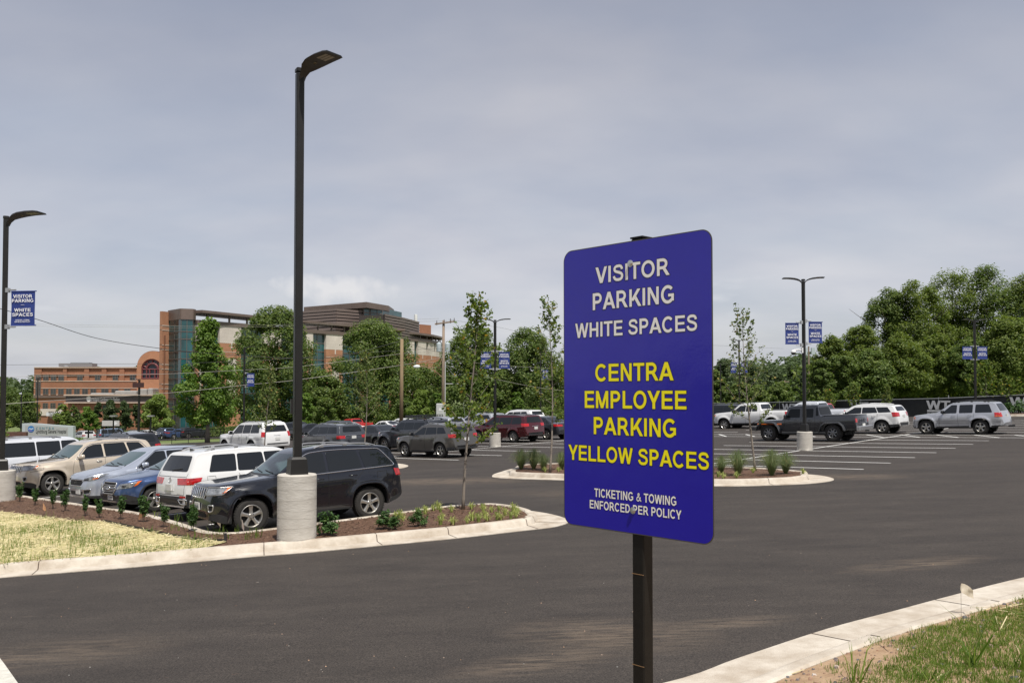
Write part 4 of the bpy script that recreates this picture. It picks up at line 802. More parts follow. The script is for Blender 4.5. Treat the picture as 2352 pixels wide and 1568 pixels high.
for i, (px, yt, d, hw, lb) in enumerate([(1665, 822, 185, 34, 'far rounded tree just right of the blue sign'), (1720, 832, 190, 36, 'far tree behind the fenced-off sapling'), (1775, 842, 195, 40, 'far tree low between sapling and camera lamp post'), (1822, 836, 200, 36, 'far tree just left of the camera lamp post'), (1860, 830, 175, 30, 'far tree at the foot of the wood, right of the camera lamp post'), (1640, 850, 150, 30, 'dark far tree tucked behind the right edge of the blue sign'), (1700, 878, 150, 30, 'low near bush tree behind the double lamp post right of the sign'), (1790, 880, 150, 34, 'low green tree above the white pickup'), (1740, 886, 140, 26, 'low green tree above the cab of the white pickup')]):
    tree('distant_tree', px, yt, 935, d, hw, 'round', G_far if d > 160 else G_oak2, lb, 'distant trees right of the sign', n=6000, size=.55, seed=80 + i, clear=.02, fill=.45)
# the far hill on the left: one wooded mass
def wood_mass(name, x0, x1, d0, d1, top, nclump, seed, size=1.5, per=130):
    rs = np.random.RandomState(seed); cs = []; ns = []
    for _ in range(nclump):
        x = rs.uniform(x0, x1); y = rs.uniform(d0, d1); zb = h(x, y) - 2; zt_ = top(x, y) * rs.uniform(.9, 1.03); R_ = rs.uniform(3.0, 5.5); d = rs.normal(size=(per, 3)); d /= np.linalg.norm(d, axis=1)[:, None]
        z = zt_ - R_ * rs.uniform(.3, 1.2); cs.append(np.array([x, y, z]) + d * np.array([R_, R_, R_ * 1.15])); ns.append(d)
    o = bpy.data.objects.new(name, leaves_mesh(name, np.vstack(cs), np.vstack(ns), size, G_far, rs)); COL.objects.link(o); return tag(o, kind='stuff')
wood_mass('far_woods', -480, 190, 420, 500, lambda x, y: zat(862, y) + 4 * sin(x * .03), 560, 91, 2.0, 90)
wood_mass('far_woods_right', 70, 190, 300, 360, lambda x, y: zat(845, y) + 2.5 * sin(x * .07), 200, 92, 1.8, 90)
# dark thicket under the crowns of the wood on the right
def thicket(name, pts, n, hgt, m, size, seed):
    rs = np.random.RandomState(seed); cs = []
    for _ in range(n):
        i = rs.randint(len(pts) - 1); t = rs.uniform(); x = pts[i][0] + (pts[i + 1][0] - pts[i][0]) * t + rs.normal() * 1.2; y = pts[i][1] + (pts[i + 1][1] - pts[i][1]) * t + rs.normal() * 1.2; cs.append((x, y, h(x, y) - .5 + rs.uniform(0, hgt)))
    o = bpy.data.objects.new(name, leaves_mesh(name, np.array(cs), np.zeros((n, 3)), size, m, rs)); COL.objects.link(o); return tag(o, kind='stuff')
thicket('wood_undergrowth', [at(1850, 122), at(2000, 122), at(2180, 124), at(2420, 120)], 15000, 7.5, G_oak, .5, 95)
thicket('roadside_undergrowth', [at(1640, 150), at(1760, 140), at(1870, 118)], 6000, 2.5, G_oak2, .5, 96)
thicket('clipped_hedge', [at(90, 100), at(170, 99)], 5000, .9, G_maple, .22, 97).location.z = .4
thicket('street_shrubs', [at(560, 128), at(760, 118), at(900, 116), at(1290, 112)], 14000, 3.0, G_oak2, .42, 98)
thicket('hospital_shrubs', [at(20, 150), at(240, 150), at(420, 140), at(560, 132)], 9000, 2.0, G_oak2, .42, 99)

# ---------------------------------------------------------------- saplings with open crowns
def sapling(px, ytop, yb, d, hw, label, m=None, seed=1, nleaf=1100, leaf=.085, dz=.135, clear=.27, r0=.038, xy=None, bare=.0, leader=True):
    X, Y = gp(px, yb, dz) if xy is None else xy; d = Y; zb = h(X, Y) + dz; H = zat(ytop, d) - zb; Wd = hw / F * d; r = random.Random(seed); rs = np.random.RandomState(seed)
    o = empty('sapling', (X, Y, zb), label=label, cat='sapling', group='young saplings in the car park'); b = MB(); cen = []; lean = lambda z: (.045 * H * sin(2.1 * z / H + seed), .03 * H * sin(1.7 * z / H))
    pt = lambda z: Vector((*lean(z), z)); kz = [0, .05, .12, .2, .3, .4, .5, .6, .72, .84, .97]
    b.tube([pt(H * k) - Vector((lean(0)[0], 0, 0)) for k in kz], [r0 * 1.3, r0 * 1.02] + [r0 * (1 - .93 * k) for k in kz[2:]], 8)
    for q in range(7): z = H * r.uniform(.04, clear); p = pt(z) - Vector((lean(0)[0], 0, 0)); b.lathe([(r0 * .95, -.012), (r0 * 1.12, 0), (r0 * .95, .012)], 8, c=p)
    nb_ = 26
    for k in range(nb_):
        t = (k + .5) / nb_; z = H * (clear + (.93 - clear) * t); a = k * 2.4 + r.uniform(-.5, .5); up = .55 + .9 * t; l = Wd * (1.25 - .85 * t) * r.uniform(.65, 1.15) * min(1, .55 + 2.5 * t); p0 = pt(z) - Vector((lean(0)[0], 0, 0)); d1 = Vector((cos(a), sin(a), up * .9)).normalized(); p1 = p0 + d1 * l * .5; p2 = p1 + (d1 + Vector((0, 0, .55))).normalized() * l * .65
        q = r0 * .34 * (1 - .55 * t); b.tube([p0, p1, p2], [q, q * .6, q * .2], 5)
        for j in range(5):
            s = .35 + .65 * j / 4; base = p0.lerp(p1, s * 2) if s < .5 else p1.lerp(p2, (s - .5) * 2); aa = a + r.uniform(-1.4, 1.4); tw = Vector((cos(aa), sin(aa), r.uniform(.1, .9))).normalized() * l * r.uniform(.14, .32); e = base + tw; b.tube([base, e], [q * .3, q * .12], 4, caps=False)
            nl = int(nleaf / nb_ / 5 * r.uniform(.3, 1.7) * (1 if r.random() > bare else .15)) + 1
            for _ in range(nl): f = r.uniform(.2, 1.1); c = base + tw * f; cen.append((c.x + r.gauss(0, .045), c.y + r.gauss(0, .045), c.z + r.gauss(0, .05)))
    for _ in range(int(nleaf * .06)): z = H * r.uniform(.80, 1.0); p = pt(z) - Vector((lean(0)[0], 0, 0)); cen.append((p.x + r.gauss(0, .06), p.y + r.gauss(0, .06), p.z))
    b.build('trunk', M_bark, o, smooth=True); me = leaves_mesh('crown', np.array(cen), np.zeros((len(cen), 3)), leaf, m or G_sap, rs, .8, .5); c = bpy.data.objects.new('crown', me); COL.objects.link(c); c.parent = o; return o
sapling(1064, 668, 1168, 23, 84, 'tall spotted sapling with yellowing leaves in the planted island beyond the tall lamp post', seed=5, nleaf=1900, leaf=.085)
sapling(1263, 676, 1085, 33, 54, 'slender sapling on the middle island just left of the blue sign', seed=7, nleaf=1500, leaf=.085)
sapling(1733, 704, 1080, 31, 74, 'slender sapling on the middle island right of the blue sign', seed=9, nleaf=1300, leaf=.08, m=G_sap2)
sapling(608, 836, 1025, 0, 34, 'thin sapling in front of the rear of the large white vehicle', seed=11, nleaf=900, leaf=.10, m=G_sap2, xy=at(608, 47), dz=0)
sapling(836, 800, 1020, 0, 46, 'thin sapling in front of the black saloon car', seed=13, nleaf=1300, leaf=.10, m=G_sap2, xy=at(836, 48), dz=0)
sapling(0, 858, 1090, 0, 40, 'leafy sapling cut off by the left edge beside the left lamp post', seed=15, nleaf=2600, leaf=.10, xy=at(-4, 34), dz=.1, r0=.03, clear=.2)
sapling(2040, 885, 945, 0, 16, 'small sapling against the banner fence above the white crossover', seed=17, nleaf=700, leaf=.16, xy=at(2037, 84), dz=0, m=G_sap2)
sapling(2262, 840, 950, 0, 46, 'bushy sapling behind the banner fence right of the rear lamp post', seed=19, nleaf=2400, leaf=.17, xy=at(2262, 84), dz=0, clear=.1)
sapling(2318, 872, 950, 0, 40, 'bushy sapling behind the banner fence at the right edge', seed=21, nleaf=1800, leaf=.17, xy=at(2322, 80), dz=0, clear=.1)
sapling(1962, 880, 945, 0, 22, 'small leafy sapling by the fence behind the charcoal pickup', seed=23, nleaf=900, leaf=.16, xy=at(1962, 92), dz=0)
sapling(1895, 900, 945, 0, 26, 'low leafy sapling by the fence right of the camera lamp post', seed=25, nleaf=900, leaf=.16, xy=at(1900, 96), dz=0)

# ---------------------------------------------------------------- planting in the mulch beds
def bush_mesh(H, Wd, n, leaf, m, seed, kind='round'):
    rs = np.random.RandomState(seed); cs = []; ns = []
    if kind == 'round':
        stems = 26
        for k in range(stems):
            a = rs.uniform(0, 2 * pi); el = rs.uniform(.35, 1.45); d = np.array([cos(a) * cos(el), sin(a) * cos(el), sin(el)]); L_ = np.array([Wd, Wd, H]) * rs.uniform(.7, 1.08)
            for j in range(n // stems): f = rs.uniform(.35, 1) ** .7; p = d * L_ * f + rs.normal(size=3) * .03; p[2] = abs(p[2]); cs.append(p); ns.append(d)
    else:                                                       # a few upright leafy stems
        for k in range(5):
            a = k * 1.26 + rs.uniform(-.3, .3); tip = np.array([cos(a) * Wd * rs.uniform(.3, 1), sin(a) * Wd * rs.uniform(.3, 1), H * rs.uniform(.62, 1.05)])
            for j in range(n // 5): f = rs.uniform(.18, 1) ** .6; q = rs.normal(size=3); q /= np.linalg.norm(q); cs.append(tip * f + q * .055 * (1.15 - f * .3)); ns.append(q)
    return leaves_mesh('foliage', np.array(cs), np.array(ns), leaf, m, rs, .36)
def bush(name, x, y, z, me, stemh, label, group, cat='shrub', s=1.0, rz=0.0):
    o = empty(name, (x, y, z), rz, label, cat, group); o.scale = (s, s, s); f = bpy.data.objects.new('foliage', me); COL.objects.link(f); f.parent = o
    b = MB()
    for k in range(3): a = k * 2.1; b.tube([(.01 * cos(a), .01 * sin(a), -.03), (.06 * cos(a), .06 * sin(a), stemh)], .008, 5)
    st = b.build('stem', M_bark2, o); return o
lau = [bush_mesh(.50, .34, 640, .10, G_laurel, s) for s in (41, 42, 43)]
for i, (px, py, s, lb) in enumerate([(754, 1226, 1.0, 'rounded laurel bush touching the concrete base of the tall lamp post'), (884, 1212, .80, 'rounded laurel bush, middle one right of the tall lamp post'), (908, 1214, .62, 'small laurel bush in front of the middle laurel'), (962, 1206, .74, 'rounded laurel bush nearest the spotted sapling')]):
    bush('laurel_bush', *gp(px, py, .14), h(*gp(px, py, .14)) + .135, lau[i % 3], .3, lb, 'laurel bushes by the tall post', s=s, rz=i * 1.3)
upr = [bush_mesh(.74, .15, 420, .10, G_laurel, s, 'up') for s in (44, 45, 46, 47)]
ups = [(50, 1150), (85, 1158), (126, 1166), (154, 1172), (200, 1182), (232, 1186), (282, 1190), (334, 1196), (381, 1208), (446, 1218)]
ul = ['just right of the left concrete post base', 'before the front wheel of the pale gold vehicle', 'below the wheel arch of the pale gold vehicle', 'thin one in front of the empty bay', 'below the corner of the silver compact car', 'before the number plate of the steel blue wagon', 'below the fog light of the steel blue wagon', 'before the front wheel of the steel blue wagon', 'slim one before the tailgate of the white car', 'before the number plate of the black four-wheel-drive']
for i, (px, py) in enumerate(ups):
    x, y = gp(px, py, .14); bush('upright_shrub', x, y, h(x, y) + .135, upr[i % 4], .4, 'young upright laurel, ' + ul[i], 'young laurels along the mulch bed', s=[.80, .70, .72, .78, .75, .66, .78, .84, .74, .80][i], rz=i * 1.1)
def grass_mesh(H, W_, n, seed, droop, wid, m):
    r = random.Random(seed); b = MB()
    for _ in range(n):
        a = r.uniform(0, 2 * pi); L_ = r.uniform(.5, 1.05); sp_ = r.uniform(.05, 1) * W_; hh = H * L_ * (1 - .35 * (sp_ / W_) ** 2 * droop); w = wid * r.uniform(.6, 1.2); px, py = -sin(a) * w, cos(a) * w; q = r.uniform(0, .05)
        P = [(cos(a) * q, sin(a) * q, -.02), (cos(a) * sp_ * .35, sin(a) * sp_ * .35, hh * .65), (cos(a) * sp_ * .75, sin(a) * sp_ * .75, hh * (1 - .02 * droop)), (cos(a) * sp_ * 1.15, sin(a) * sp_ * 1.15, hh * (.98 - .38 * droop))]; vs = []
        for k, p in enumerate(P): t = [1, .9, .6, .08][k]; vs += [(p[0] - px * t, p[1] - py * t, p[2]), (p[0] + px * t, p[1] + py * t, p[2])]
        b.add(vs, [(0, 1, 3, 2), (2, 3, 5, 4), (4, 5, 7, 6)])
    me = bpy.data.meshes.new('blades'); me.from_pydata(b.v, [], b.f); me.materials.append(m); return me
def clump(name, px, py, me, label, group, cat, s, rz, dz=.14):
    x, y = gp(px, py, dz) if px > 30 else (px, py); o = bpy.data.objects.new(name, me); COL.objects.link(o); o.location = (x, y, h(x, y) + .135); o.scale = (s, s, s); o.rotation_euler = (0, 0, rz); return tag(o, label, cat, group)
lir = [grass_mesh(.25, .19, 46, s, 1.0, .009, G_lirio) for s in (61, 62, 63)]
LX = [(1135, 655), (1180, 690), (1085, 745), (1110, 765), (1060, 735), (1215, 720), (1270, 715), (1330, 690), (1380, 700), (1460, 700), (1605, 680), (1685, 685), (1690, 700), (1750, 700), (1800, 690), (1905, 700), (1975, 710), (2045, 725), (1395, 750), (1470, 790), (1380, 790), (1570, 785), (1610, 760), (1665, 790), (1700, 745), (1755, 790), (1800, 760), (1845, 725), (1860, 765), (1945, 755), (2015, 750)]
for i, (a, c) in enumerate(LX):
    q_ = gp((1000 + a / 1.809) * .5742, (1650 + c / 1.809) * .5742 + 4, .14)
    while not inside(isl_in, *q_) or dedge(isl_in, *q_) < .20: q_ = (q_[0] + (-.9 - q_[0]) * .06, q_[1] + (21.0 - q_[1]) * .06)
    clump('lilyturf', *q_, lir[i % 3], 'one of the small yellow-striped lilyturf tufts dotted round the spotted sapling', 'lilyturf tufts round the sapling', 'plant', random.Random(i).uniform(.6, 1.0), i * 2.1)
ree = [grass_mesh(.82, .62, 620, s, .75, .0042, G_reed) for s in (64, 65, 66)]
for i, (px, py, s, lb) in enumerate([(1197, 1076, .95, 'feathery ornamental grass at the left end of the middle island'), (1226, 1076, .95, 'feathery ornamental grass, second from the left end of the middle island'), (1248, 1079, .75, 'straw-tinged short grass clump beside the slender sapling'), (1290, 1076, .8, 'feathery grass clump half behind the left edge of the blue sign'), (1655, 1086, .72, 'straw-coloured grass clump right behind the right edge of the blue sign'), (1694, 1090, 1.0, 'feathery grass clump left of the slender sapling on the right'), (1771, 1090, 1.0, 'largest green grass clump right of the slender sapling'), (1803, 1086, .85, 'grass clump nearest the right tip of the middle island')]):
    clump('ornamental_grass', px, py, ree[i % 3], lb, 'ornamental grasses on the middle island', 'ornamental grass', s, i * 1.7)
for i, (px, py) in enumerate([(1252, 1083), (1283, 1082), (1648, 1094), (1660, 1098), (1728, 1084), (1842, 1088), (1690, 1096)]):
    clump('lilyturf', px, py, lir[i % 3], 'one of the lilyturf tufts scattered on the middle island', 'lilyturf tufts on the middle island', 'plant', .9, i * 1.9)

# trees behind the photographer: only seen as reflections in glass and paint
rs_ = np.random.RandomState(7); cs_ = []; ns_ = []
for _ in range(260):
    a_ = rs_.uniform(radians(185), radians(355)); R0 = rs_.uniform(85, 110); d_ = rs_.normal(size=(60, 3)); d_ /= np.linalg.norm(d_, axis=1)[:, None]; c_ = np.array([R0 * cos(a_), R0 * sin(a_), rs_.uniform(.5, 8)]); cs_.append(c_ + d_ * 3.4); ns_.append(d_)
o = bpy.data.objects.new('woods_behind', leaves_mesh('woods_behind', np.vstack(cs_), np.vstack(ns_), 1.7, G_wood, rs_)); COL.objects.link(o); tag(o, kind='stuff')
# ================================================================ VEHICLES
M_tyre = mat('tyre_rubber', (.022, .020, .018), .85, var=.25, vscale=14)
M_alloy = mat('alloy_rim', (.52, .50, .46), .32, metal=.85, var=.08)
M_alloyd = mat('dark_rim', (.24, .24, .245), .35, metal=.7)
M_dark = mat('dark_recess', (.006, .006, .007), .8)
M_clad = mat('black_plastic_cladding', (.022, .023, .025), .55, var=.15, vscale=8)
M_chrome = mat('chrome', (.78, .78, .78), .10, metal=1.0)
M_silvertrim = mat('silver_trim', (.50, .50, .50), .3, metal=.8)
M_glass = mat('tinted_glass', (.009, .011, .013), .03, spec=.6)
M_ws = mat('windscreen_glass', (.055, .088, .095), .03, spec=.8)
M_lens = mat('lamp_lens', (.26, .27, .28), .10, metal=.4, coat=1, var=.75, vscale=11)
M_amber = mat('amber_lens', (.75, .16, .02), .15, coat=1)
M_red = mat('red_lens', (.40, .008, .010), .15, coat=1, var=.5, vscale=10)
M_plate = mat('number_plate_white', (.62, .62, .60), .45)
M_platet = mat('number_plate_ink', (.02, .03, .10), .5)
def paint(name, c, metal=.0, rough=.3, coat=1.0): return mat('paint_' + name, c, rough, metal, coat=coat, spec=.5)

def interp(P, s):
    if s <= P[0][0]: return P[0][1]
    for (a, u), (b_, v) in zip(P, P[1:]):
        if s <= b_: return u + (v - u) * (s - a) / ((b_ - a) or 1e-9)
    return P[-1][1]
class Curve:
    """polyline sampled finely and softened so corners are rounded"""
    def __init__(self, P, r=.05, ds=.01):
        self.ds = ds; self.s0 = P[0][0]; n = int((P[-1][0] - P[0][0]) / ds) + 1
        a = [interp(P, self.s0 + i * ds) for i in range(n)]; k = max(1, int(r / ds)); self.a = []
        for i in range(n):
            kk = min(k, i, n - 1 - i); self.a.append(sum(a[i - kk:i + kk + 1]) / (2 * kk + 1))
    def __call__(self, s):
        t = (s - self.s0) / self.ds; i = int(max(0, min(len(self.a) - 2, math.floor(t)))); f = max(0, min(1, t - i)); return self.a[i] * (1 - f) + self.a[i + 1] * f

class Car:
    """s runs from the nose (0) to the tail (L); y to the car's left; z up. The thing's own frame has +X at the nose."""
    def __init__(c, sp):
        c.sp = sp; c.L, c.W, c.H, c.R = sp['L'], sp['W'], sp['H'], sp['R']; c.ax = sp['ax']; c.Ra = sp.get('Ra', c.R + .075); c.pw = sp.get('arch_p', 2.3)
        c.top = Curve(sp['top'], sp.get('soft', .05)); c.low = Curve(sp['low'], .05); c.belt = Curve(sp['belt'], .1)
        c.clad = Curve(sp['clad'], .06) if sp.get('clad') else None
        c.fw = Curve(sp.get('plan', [(0, .70), (.05, .80), (.18, .91), (.45, .975), (.9, 1.0), (c.L - .9, 1.0), (c.L - .4, .985), (c.L - .15, .94), (c.L - .04, .86), (c.L, .80)]), .03)
        c.th = sp.get('th', .40); c.drop = sp.get('drop', .07); c.hooddrop = sp.get('hooddrop', .06); c.fl = sp.get('flare', .03)
        c.grid()
    def arch(c, s):
        z = None
        for a in c.ax:
            t = abs(s - a) / c.Ra
            if t < 1: z = c.R + (c.Ra) * (1 - t ** c.pw) ** (1 / c.pw)
        return z
    def side_y(c, s, z):
        w = c.W * c.fw(s); zl = c.low(s); zt = c.top(s); zb = min(c.belt(s), zt - .04)
        if z <= zb:
            u = (z - zl) / max(.1, zb - zl); y = w * (1 - .075 * max(0, 1 - u) ** 2.2 - .035 * max(0, (u - .62) / .38) ** 2)
            cz = c.sp.get('crease')
            if cz: y += .014 * math.exp(-((z - cz) / .05) ** 2) - .012 * math.exp(-((z - cz + .14) / .09) ** 2)
        else: y = w * .965 - .012 - c.th * (z - zb) - .10 * max(0, z - zb) ** 2
        for a in c.ax:
            r = hypot(s - a, (z - c.R)); t = abs(r - c.Ra - .03) / .17
            if t < 1 and z <= zb + .02: y += c.fl * (1 - t * t) ** 2
        return y
    def grid(c):
        L = c.L; st = [0, .012, .025, .04, .06, .085, .115, .15]; x = .2
        while x < L - .2: st.append(x); x += .06
        st += [L - .17, L - .13, L - .095, L - .065, L - .04, L - .022, L - .01, L]
        for a in c.ax:
            st = [s for s in st if abs(abs(s - a) - c.Ra) > .02]
            st += [a + sg * c.Ra * q for sg in (-1, 1) for q in (.999, .985, .95, .90)] + [a + sg * (c.Ra + .004) for sg in (-1, 1)]
        st = sorted(set(st)); nb = 11; nu = 7; ncr = 9; rows = nb + nu + ncr; V = []; c.st = st
        for s in st:
            zt = c.top(s); zl0 = c.low(s); ar = c.arch(s); zl = max(zl0, ar) if ar else zl0
            cab = max(0, min(1, (zt - c.belt(s)) / .25)); dr = c.hooddrop + (c.drop - c.hooddrop) * cab; dr = min(dr, .35 * (zt - zl0)); ze = zt - dr
            zb = min(c.belt(s), ze - .025); zl = min(zl, zb - .03); half = []
            zc = max(zl + .008, min(c.clad(s), zb - .02)) if c.clad else zl + .25 * (zb - zl)
            for k in range(nb):
                z = zl + (zc - zl) * k / 3 if k < 3 else zc + (zb - zc) * (k - 3) / (nb - 4)
                half.append((c.side_y(s, z), z))
            for k in range(1, nu + 1): z = zb + (ze - zb) * k / nu; half.append((c.side_y(s, z), z))
            ye = half[-1][0]; m = 2.6 + .9 * cab
            for k in range(1, ncr + 1):
                f = k / ncr * pi / 2; half.append((ye * max(0, cos(f)) ** (2 / m) if k < ncr else 0.0, ze + (zt - ze) * sin(f) ** (2 / m)))
            bow = []
            for y, z in half:
                q = (abs(y) / c.W) ** 2; sh = c.sp.get('bowf', .10) * q * max(0, 1 - s / .7) - c.sp.get('bowr', .06) * q * max(0, 1 - (L - s) / .6)
                if c.sp.get('ws') and z > c.belt(s): s0, s1 = c.sp['ws']; sh += .10 * q * max(0, 1 - abs(s - (s0 + s1) / 2) / ((s1 - s0) * .9))
                bow.append((s + sh, y, z))
            V.append(bow)
        n = rows * 2 - 1 + 0; c.v = []; c.f = []; c.row = []
        half_n = len(V[0])
        for col in V:
            ring = [(L / 2 - s, y, z) for s, y, z in col] + [(L / 2 - s, -y, z) for s, y, z in col[-2::-1]]; c.v += ring
        n = 2 * half_n - 1; c.n = n
        for i in range(len(V) - 1):
            for k in range(n - 1): c.f.append((i * n + k, i * n + k + 1, (i + 1) * n + k + 1, (i + 1) * n + k)); c.row.append(min(k, n - 2 - k))
            c.f.append((i * n + n - 1, i * n, (i + 1) * n, (i + 1) * n + n - 1)); c.row.append(-1)
        c.f.append(tuple(range(n))); c.row.append(-2); m = (len(V) - 1) * n; c.f.append(tuple(m + k for k in range(n - 1, -1, -1))); c.row.append(-2)
        c.bvh = BVHTree.FromPolygons([Vector(p) for p in c.v], c.f)
    def hit(c, s, y, z, view):
        if view == 'side': o, d = Vector((c.L / 2 - s, math.copysign(2.5, y or 1), z)), Vector((0, -math.copysign(1, y or 1), 0))
        elif view == 'front': o, d = Vector((c.L / 2 + 1.5, y, z)), Vector((-1, 0, 0))
        elif view == 'rear': o, d = Vector((-c.L / 2 - 1.5, y, z)), Vector((1, 0, 0))
        elif view == 'top': o, d = Vector((c.L / 2 - s, y, 4)), Vector((0, 0, -1))
        elif view in ('fc', 'rc'):
            k = 1 if view == 'fc' else -1; q = math.copysign(1, y); d = Vector((-k, -q, 0)).normalized(); o = Vector((c.L / 2 - s, y, z)) - d * 2
        r = c.bvh.ray_cast(o, d)
        if r[0] is None:
            r = c.bvh.find_nearest(o + d * 2)
        nrm = r[1]
        if nrm.dot(d) > 0: nrm = -nrm
        return r[0], nrm
    def patch(c, mb, pts, view, off=.006, K=5, mi=0, side=1, step=.05, flat=False):
        """an outline laid on the body; pts are (s,y,z)"""
        P = []
        for i, p in enumerate(pts):
            q = pts[(i + 1) % len(pts)]; n = max(1, int(math.dist(p, q) / step)); P += [tuple(p[k] + (q[k] - p[k]) * j / n for k in range(3)) for j in range(n)]
        n = len(P); cen = tuple(sum(p[k] for p in P) / n for k in range(3)); vs = []; fs = []
        def put(p, o):
            v, nr = c.hit(p[0], p[1] * side, p[2], view); return v + nr * o
        vs += [put(p, -.004) for p in P]
        for k in range(K):
            t = 1 - k / K; vs += [put(tuple(cen[i] + (p[i] - cen[i]) * t for i in range(3)), off) for p in P]
        vs.append(put(cen, off)); m = K + 1
        for k in range(m - 1):
            for i in range(n): fs.append((k * n + i, k * n + (i + 1) % n, (k + 1) * n + (i + 1) % n, (k + 1) * n + i))
        for i in range(n): fs.append(((m - 1) * n + i, (m - 1) * n + (i + 1) % n, m * n))
        if (side < 0): fs = [f[::-1] for f in fs]
        mb.add(vs, fs, mi); return mb
    def trace(c, mb, pts, view, r=.008, off=.006, closed=True, mi=0, side=1, step=.08, n=6):
        P = []; Q = pts + [pts[0]] if closed else pts
        for p, q in zip(Q, Q[1:]):
            m = max(1, int(math.dist(p, q) / step)); P += [tuple(p[k] + (q[k] - p[k]) * j / m for k in range(3)) for j in range(m)]
        P.append(Q[-1]); W = []
        for p in P: v, nr = c.hit(p[0], p[1] * side, p[2], view); W.append(v + nr * off)
        mb.tube(W, r, n, mi); return mb

def wheel_meshes(R, w, rim, spokes, key, style='five', rr=.62):
    t = MB(); n = 40; ri = R * rr
    t.lathe([(ri * .98, -w / 2 + .03), (ri, -w / 2 + .008), (R * .80, -w / 2), (R * .93, -w / 2 + .008), (R * .985, -w / 2 + .03), (R, -w / 2 + .06), (R, w / 2 - .06), (R * .985, w / 2 - .03), (R * .93, w / 2 - .008), (R * .80, w / 2), (ri, w / 2 - .008), (ri * .98, w / 2 - .03)], n, 'Y')
    for k in range(n):                                          # tread blocks
        a = 2 * pi * (k + .5) / n
        for yy in (-w * .34, w * .34): t.box((R * cos(a), yy, R * sin(a)), (.016, w * .2, R * .11), mtx=Matrix.Rotation(-a, 4, 'Y'))
    tm = bpy.data.meshes.new('tyre'); tm.from_pydata(t.v, [], t.f); tm.materials.append(M_tyre); tm.polygons.foreach_set('use_smooth', [True] * len(t.f)); tm.set_sharp_from_angle(angle=radians(40))
    b = MB(); yo = w / 2 - .012
    b.lathe([(ri * .99, yo - .05), (ri, yo), (ri * .955, yo + .006), (ri * .90, yo - .012), (ri * .89, yo - .09)], 36, 'Y')
    b.lathe([(ri * .9, yo - .085), (.02, yo - .085)], 24, 'Y', mi=1)
    b.lathe([(.001, yo - .004), (.045, yo - .004), (.065, yo - .018), (.07, yo - .06)], 16, 'Y')
    for k in range(spokes):
        a = 2 * pi * k / spokes + .3
        for off in ((0,) if style == 'five' else (-.13, .13)):
            w0, w1 = (.036, .030) if style == 'five' else (.016, .016)
            if style == 'five' and spokes <= 6: w0, w1 = .040, .040 + .012 * (6 - spokes)
            aa = a + off; ca, sa = cos(a + off * .6), sin(a + off * .6); cb_, sb = cos(aa), sin(aa); vs = []
            for r0, ww, yy, C, S_ in ((.05, w0, yo - .012, ca, sa), (ri * .55, w0 * .85, yo - .020, cb_, sb), (ri * .93, w1, yo - .008, cb_, sb)):
                for e, dy in ((-1, -.05), (-1, -.008), (-.45, 0), (.45, 0), (1, -.008), (1, -.05)): vs.append((r0 * C - e * ww * S_, yy + dy, r0 * S_ + e * ww * C))
            b.add(vs, [(i * 6 + j, i * 6 + j + 1, (i + 1) * 6 + j + 1, (i + 1) * 6 + j) for i in range(2) for j in range(5)])
    for k in range(5):
        a = 2 * pi * k / 5; b.lathe([(.001, yo + .002), (.010, yo + .002), (.011, yo - .02)], 8, 'Y', c=(.055 * cos(a), 0, .055 * sin(a)), mi=1)
    rm = bpy.data.meshes.new('rim'); rm.from_pydata(b.v, [], b.f); rm.materials.append(rim); rm.materials.append(M_dark); rm.polygons.foreach_set('material_index', b.m)
    rm.polygons.foreach_set('use_smooth', [True] * len(b.f)); rm.set_sharp_from_angle(angle=radians(35))
    return tm, rm

def round_poly(pts, r=.05, n=3):
    out_ = []; m = len(pts)
    for i in range(m):
        p = Vector(pts[i]); a = Vector(pts[i - 1]) - p; c = Vector(pts[(i + 1) % m]) - p; rr = min(r, a.length * .45, c.length * .45); a = p + a.normalized() * rr; c = p + c.normalized() * rr
        for k in range(n + 1):
            t = k / n; out_.append(tuple(a * (1 - t) ** 2 + p * 2 * t * (1 - t) + c * t * t))
    return out_
def YZ(pts, s): return [(s, y, z) for y, z in pts]
def SZ(pts, y): return [(s, y, z) for s, z in pts]

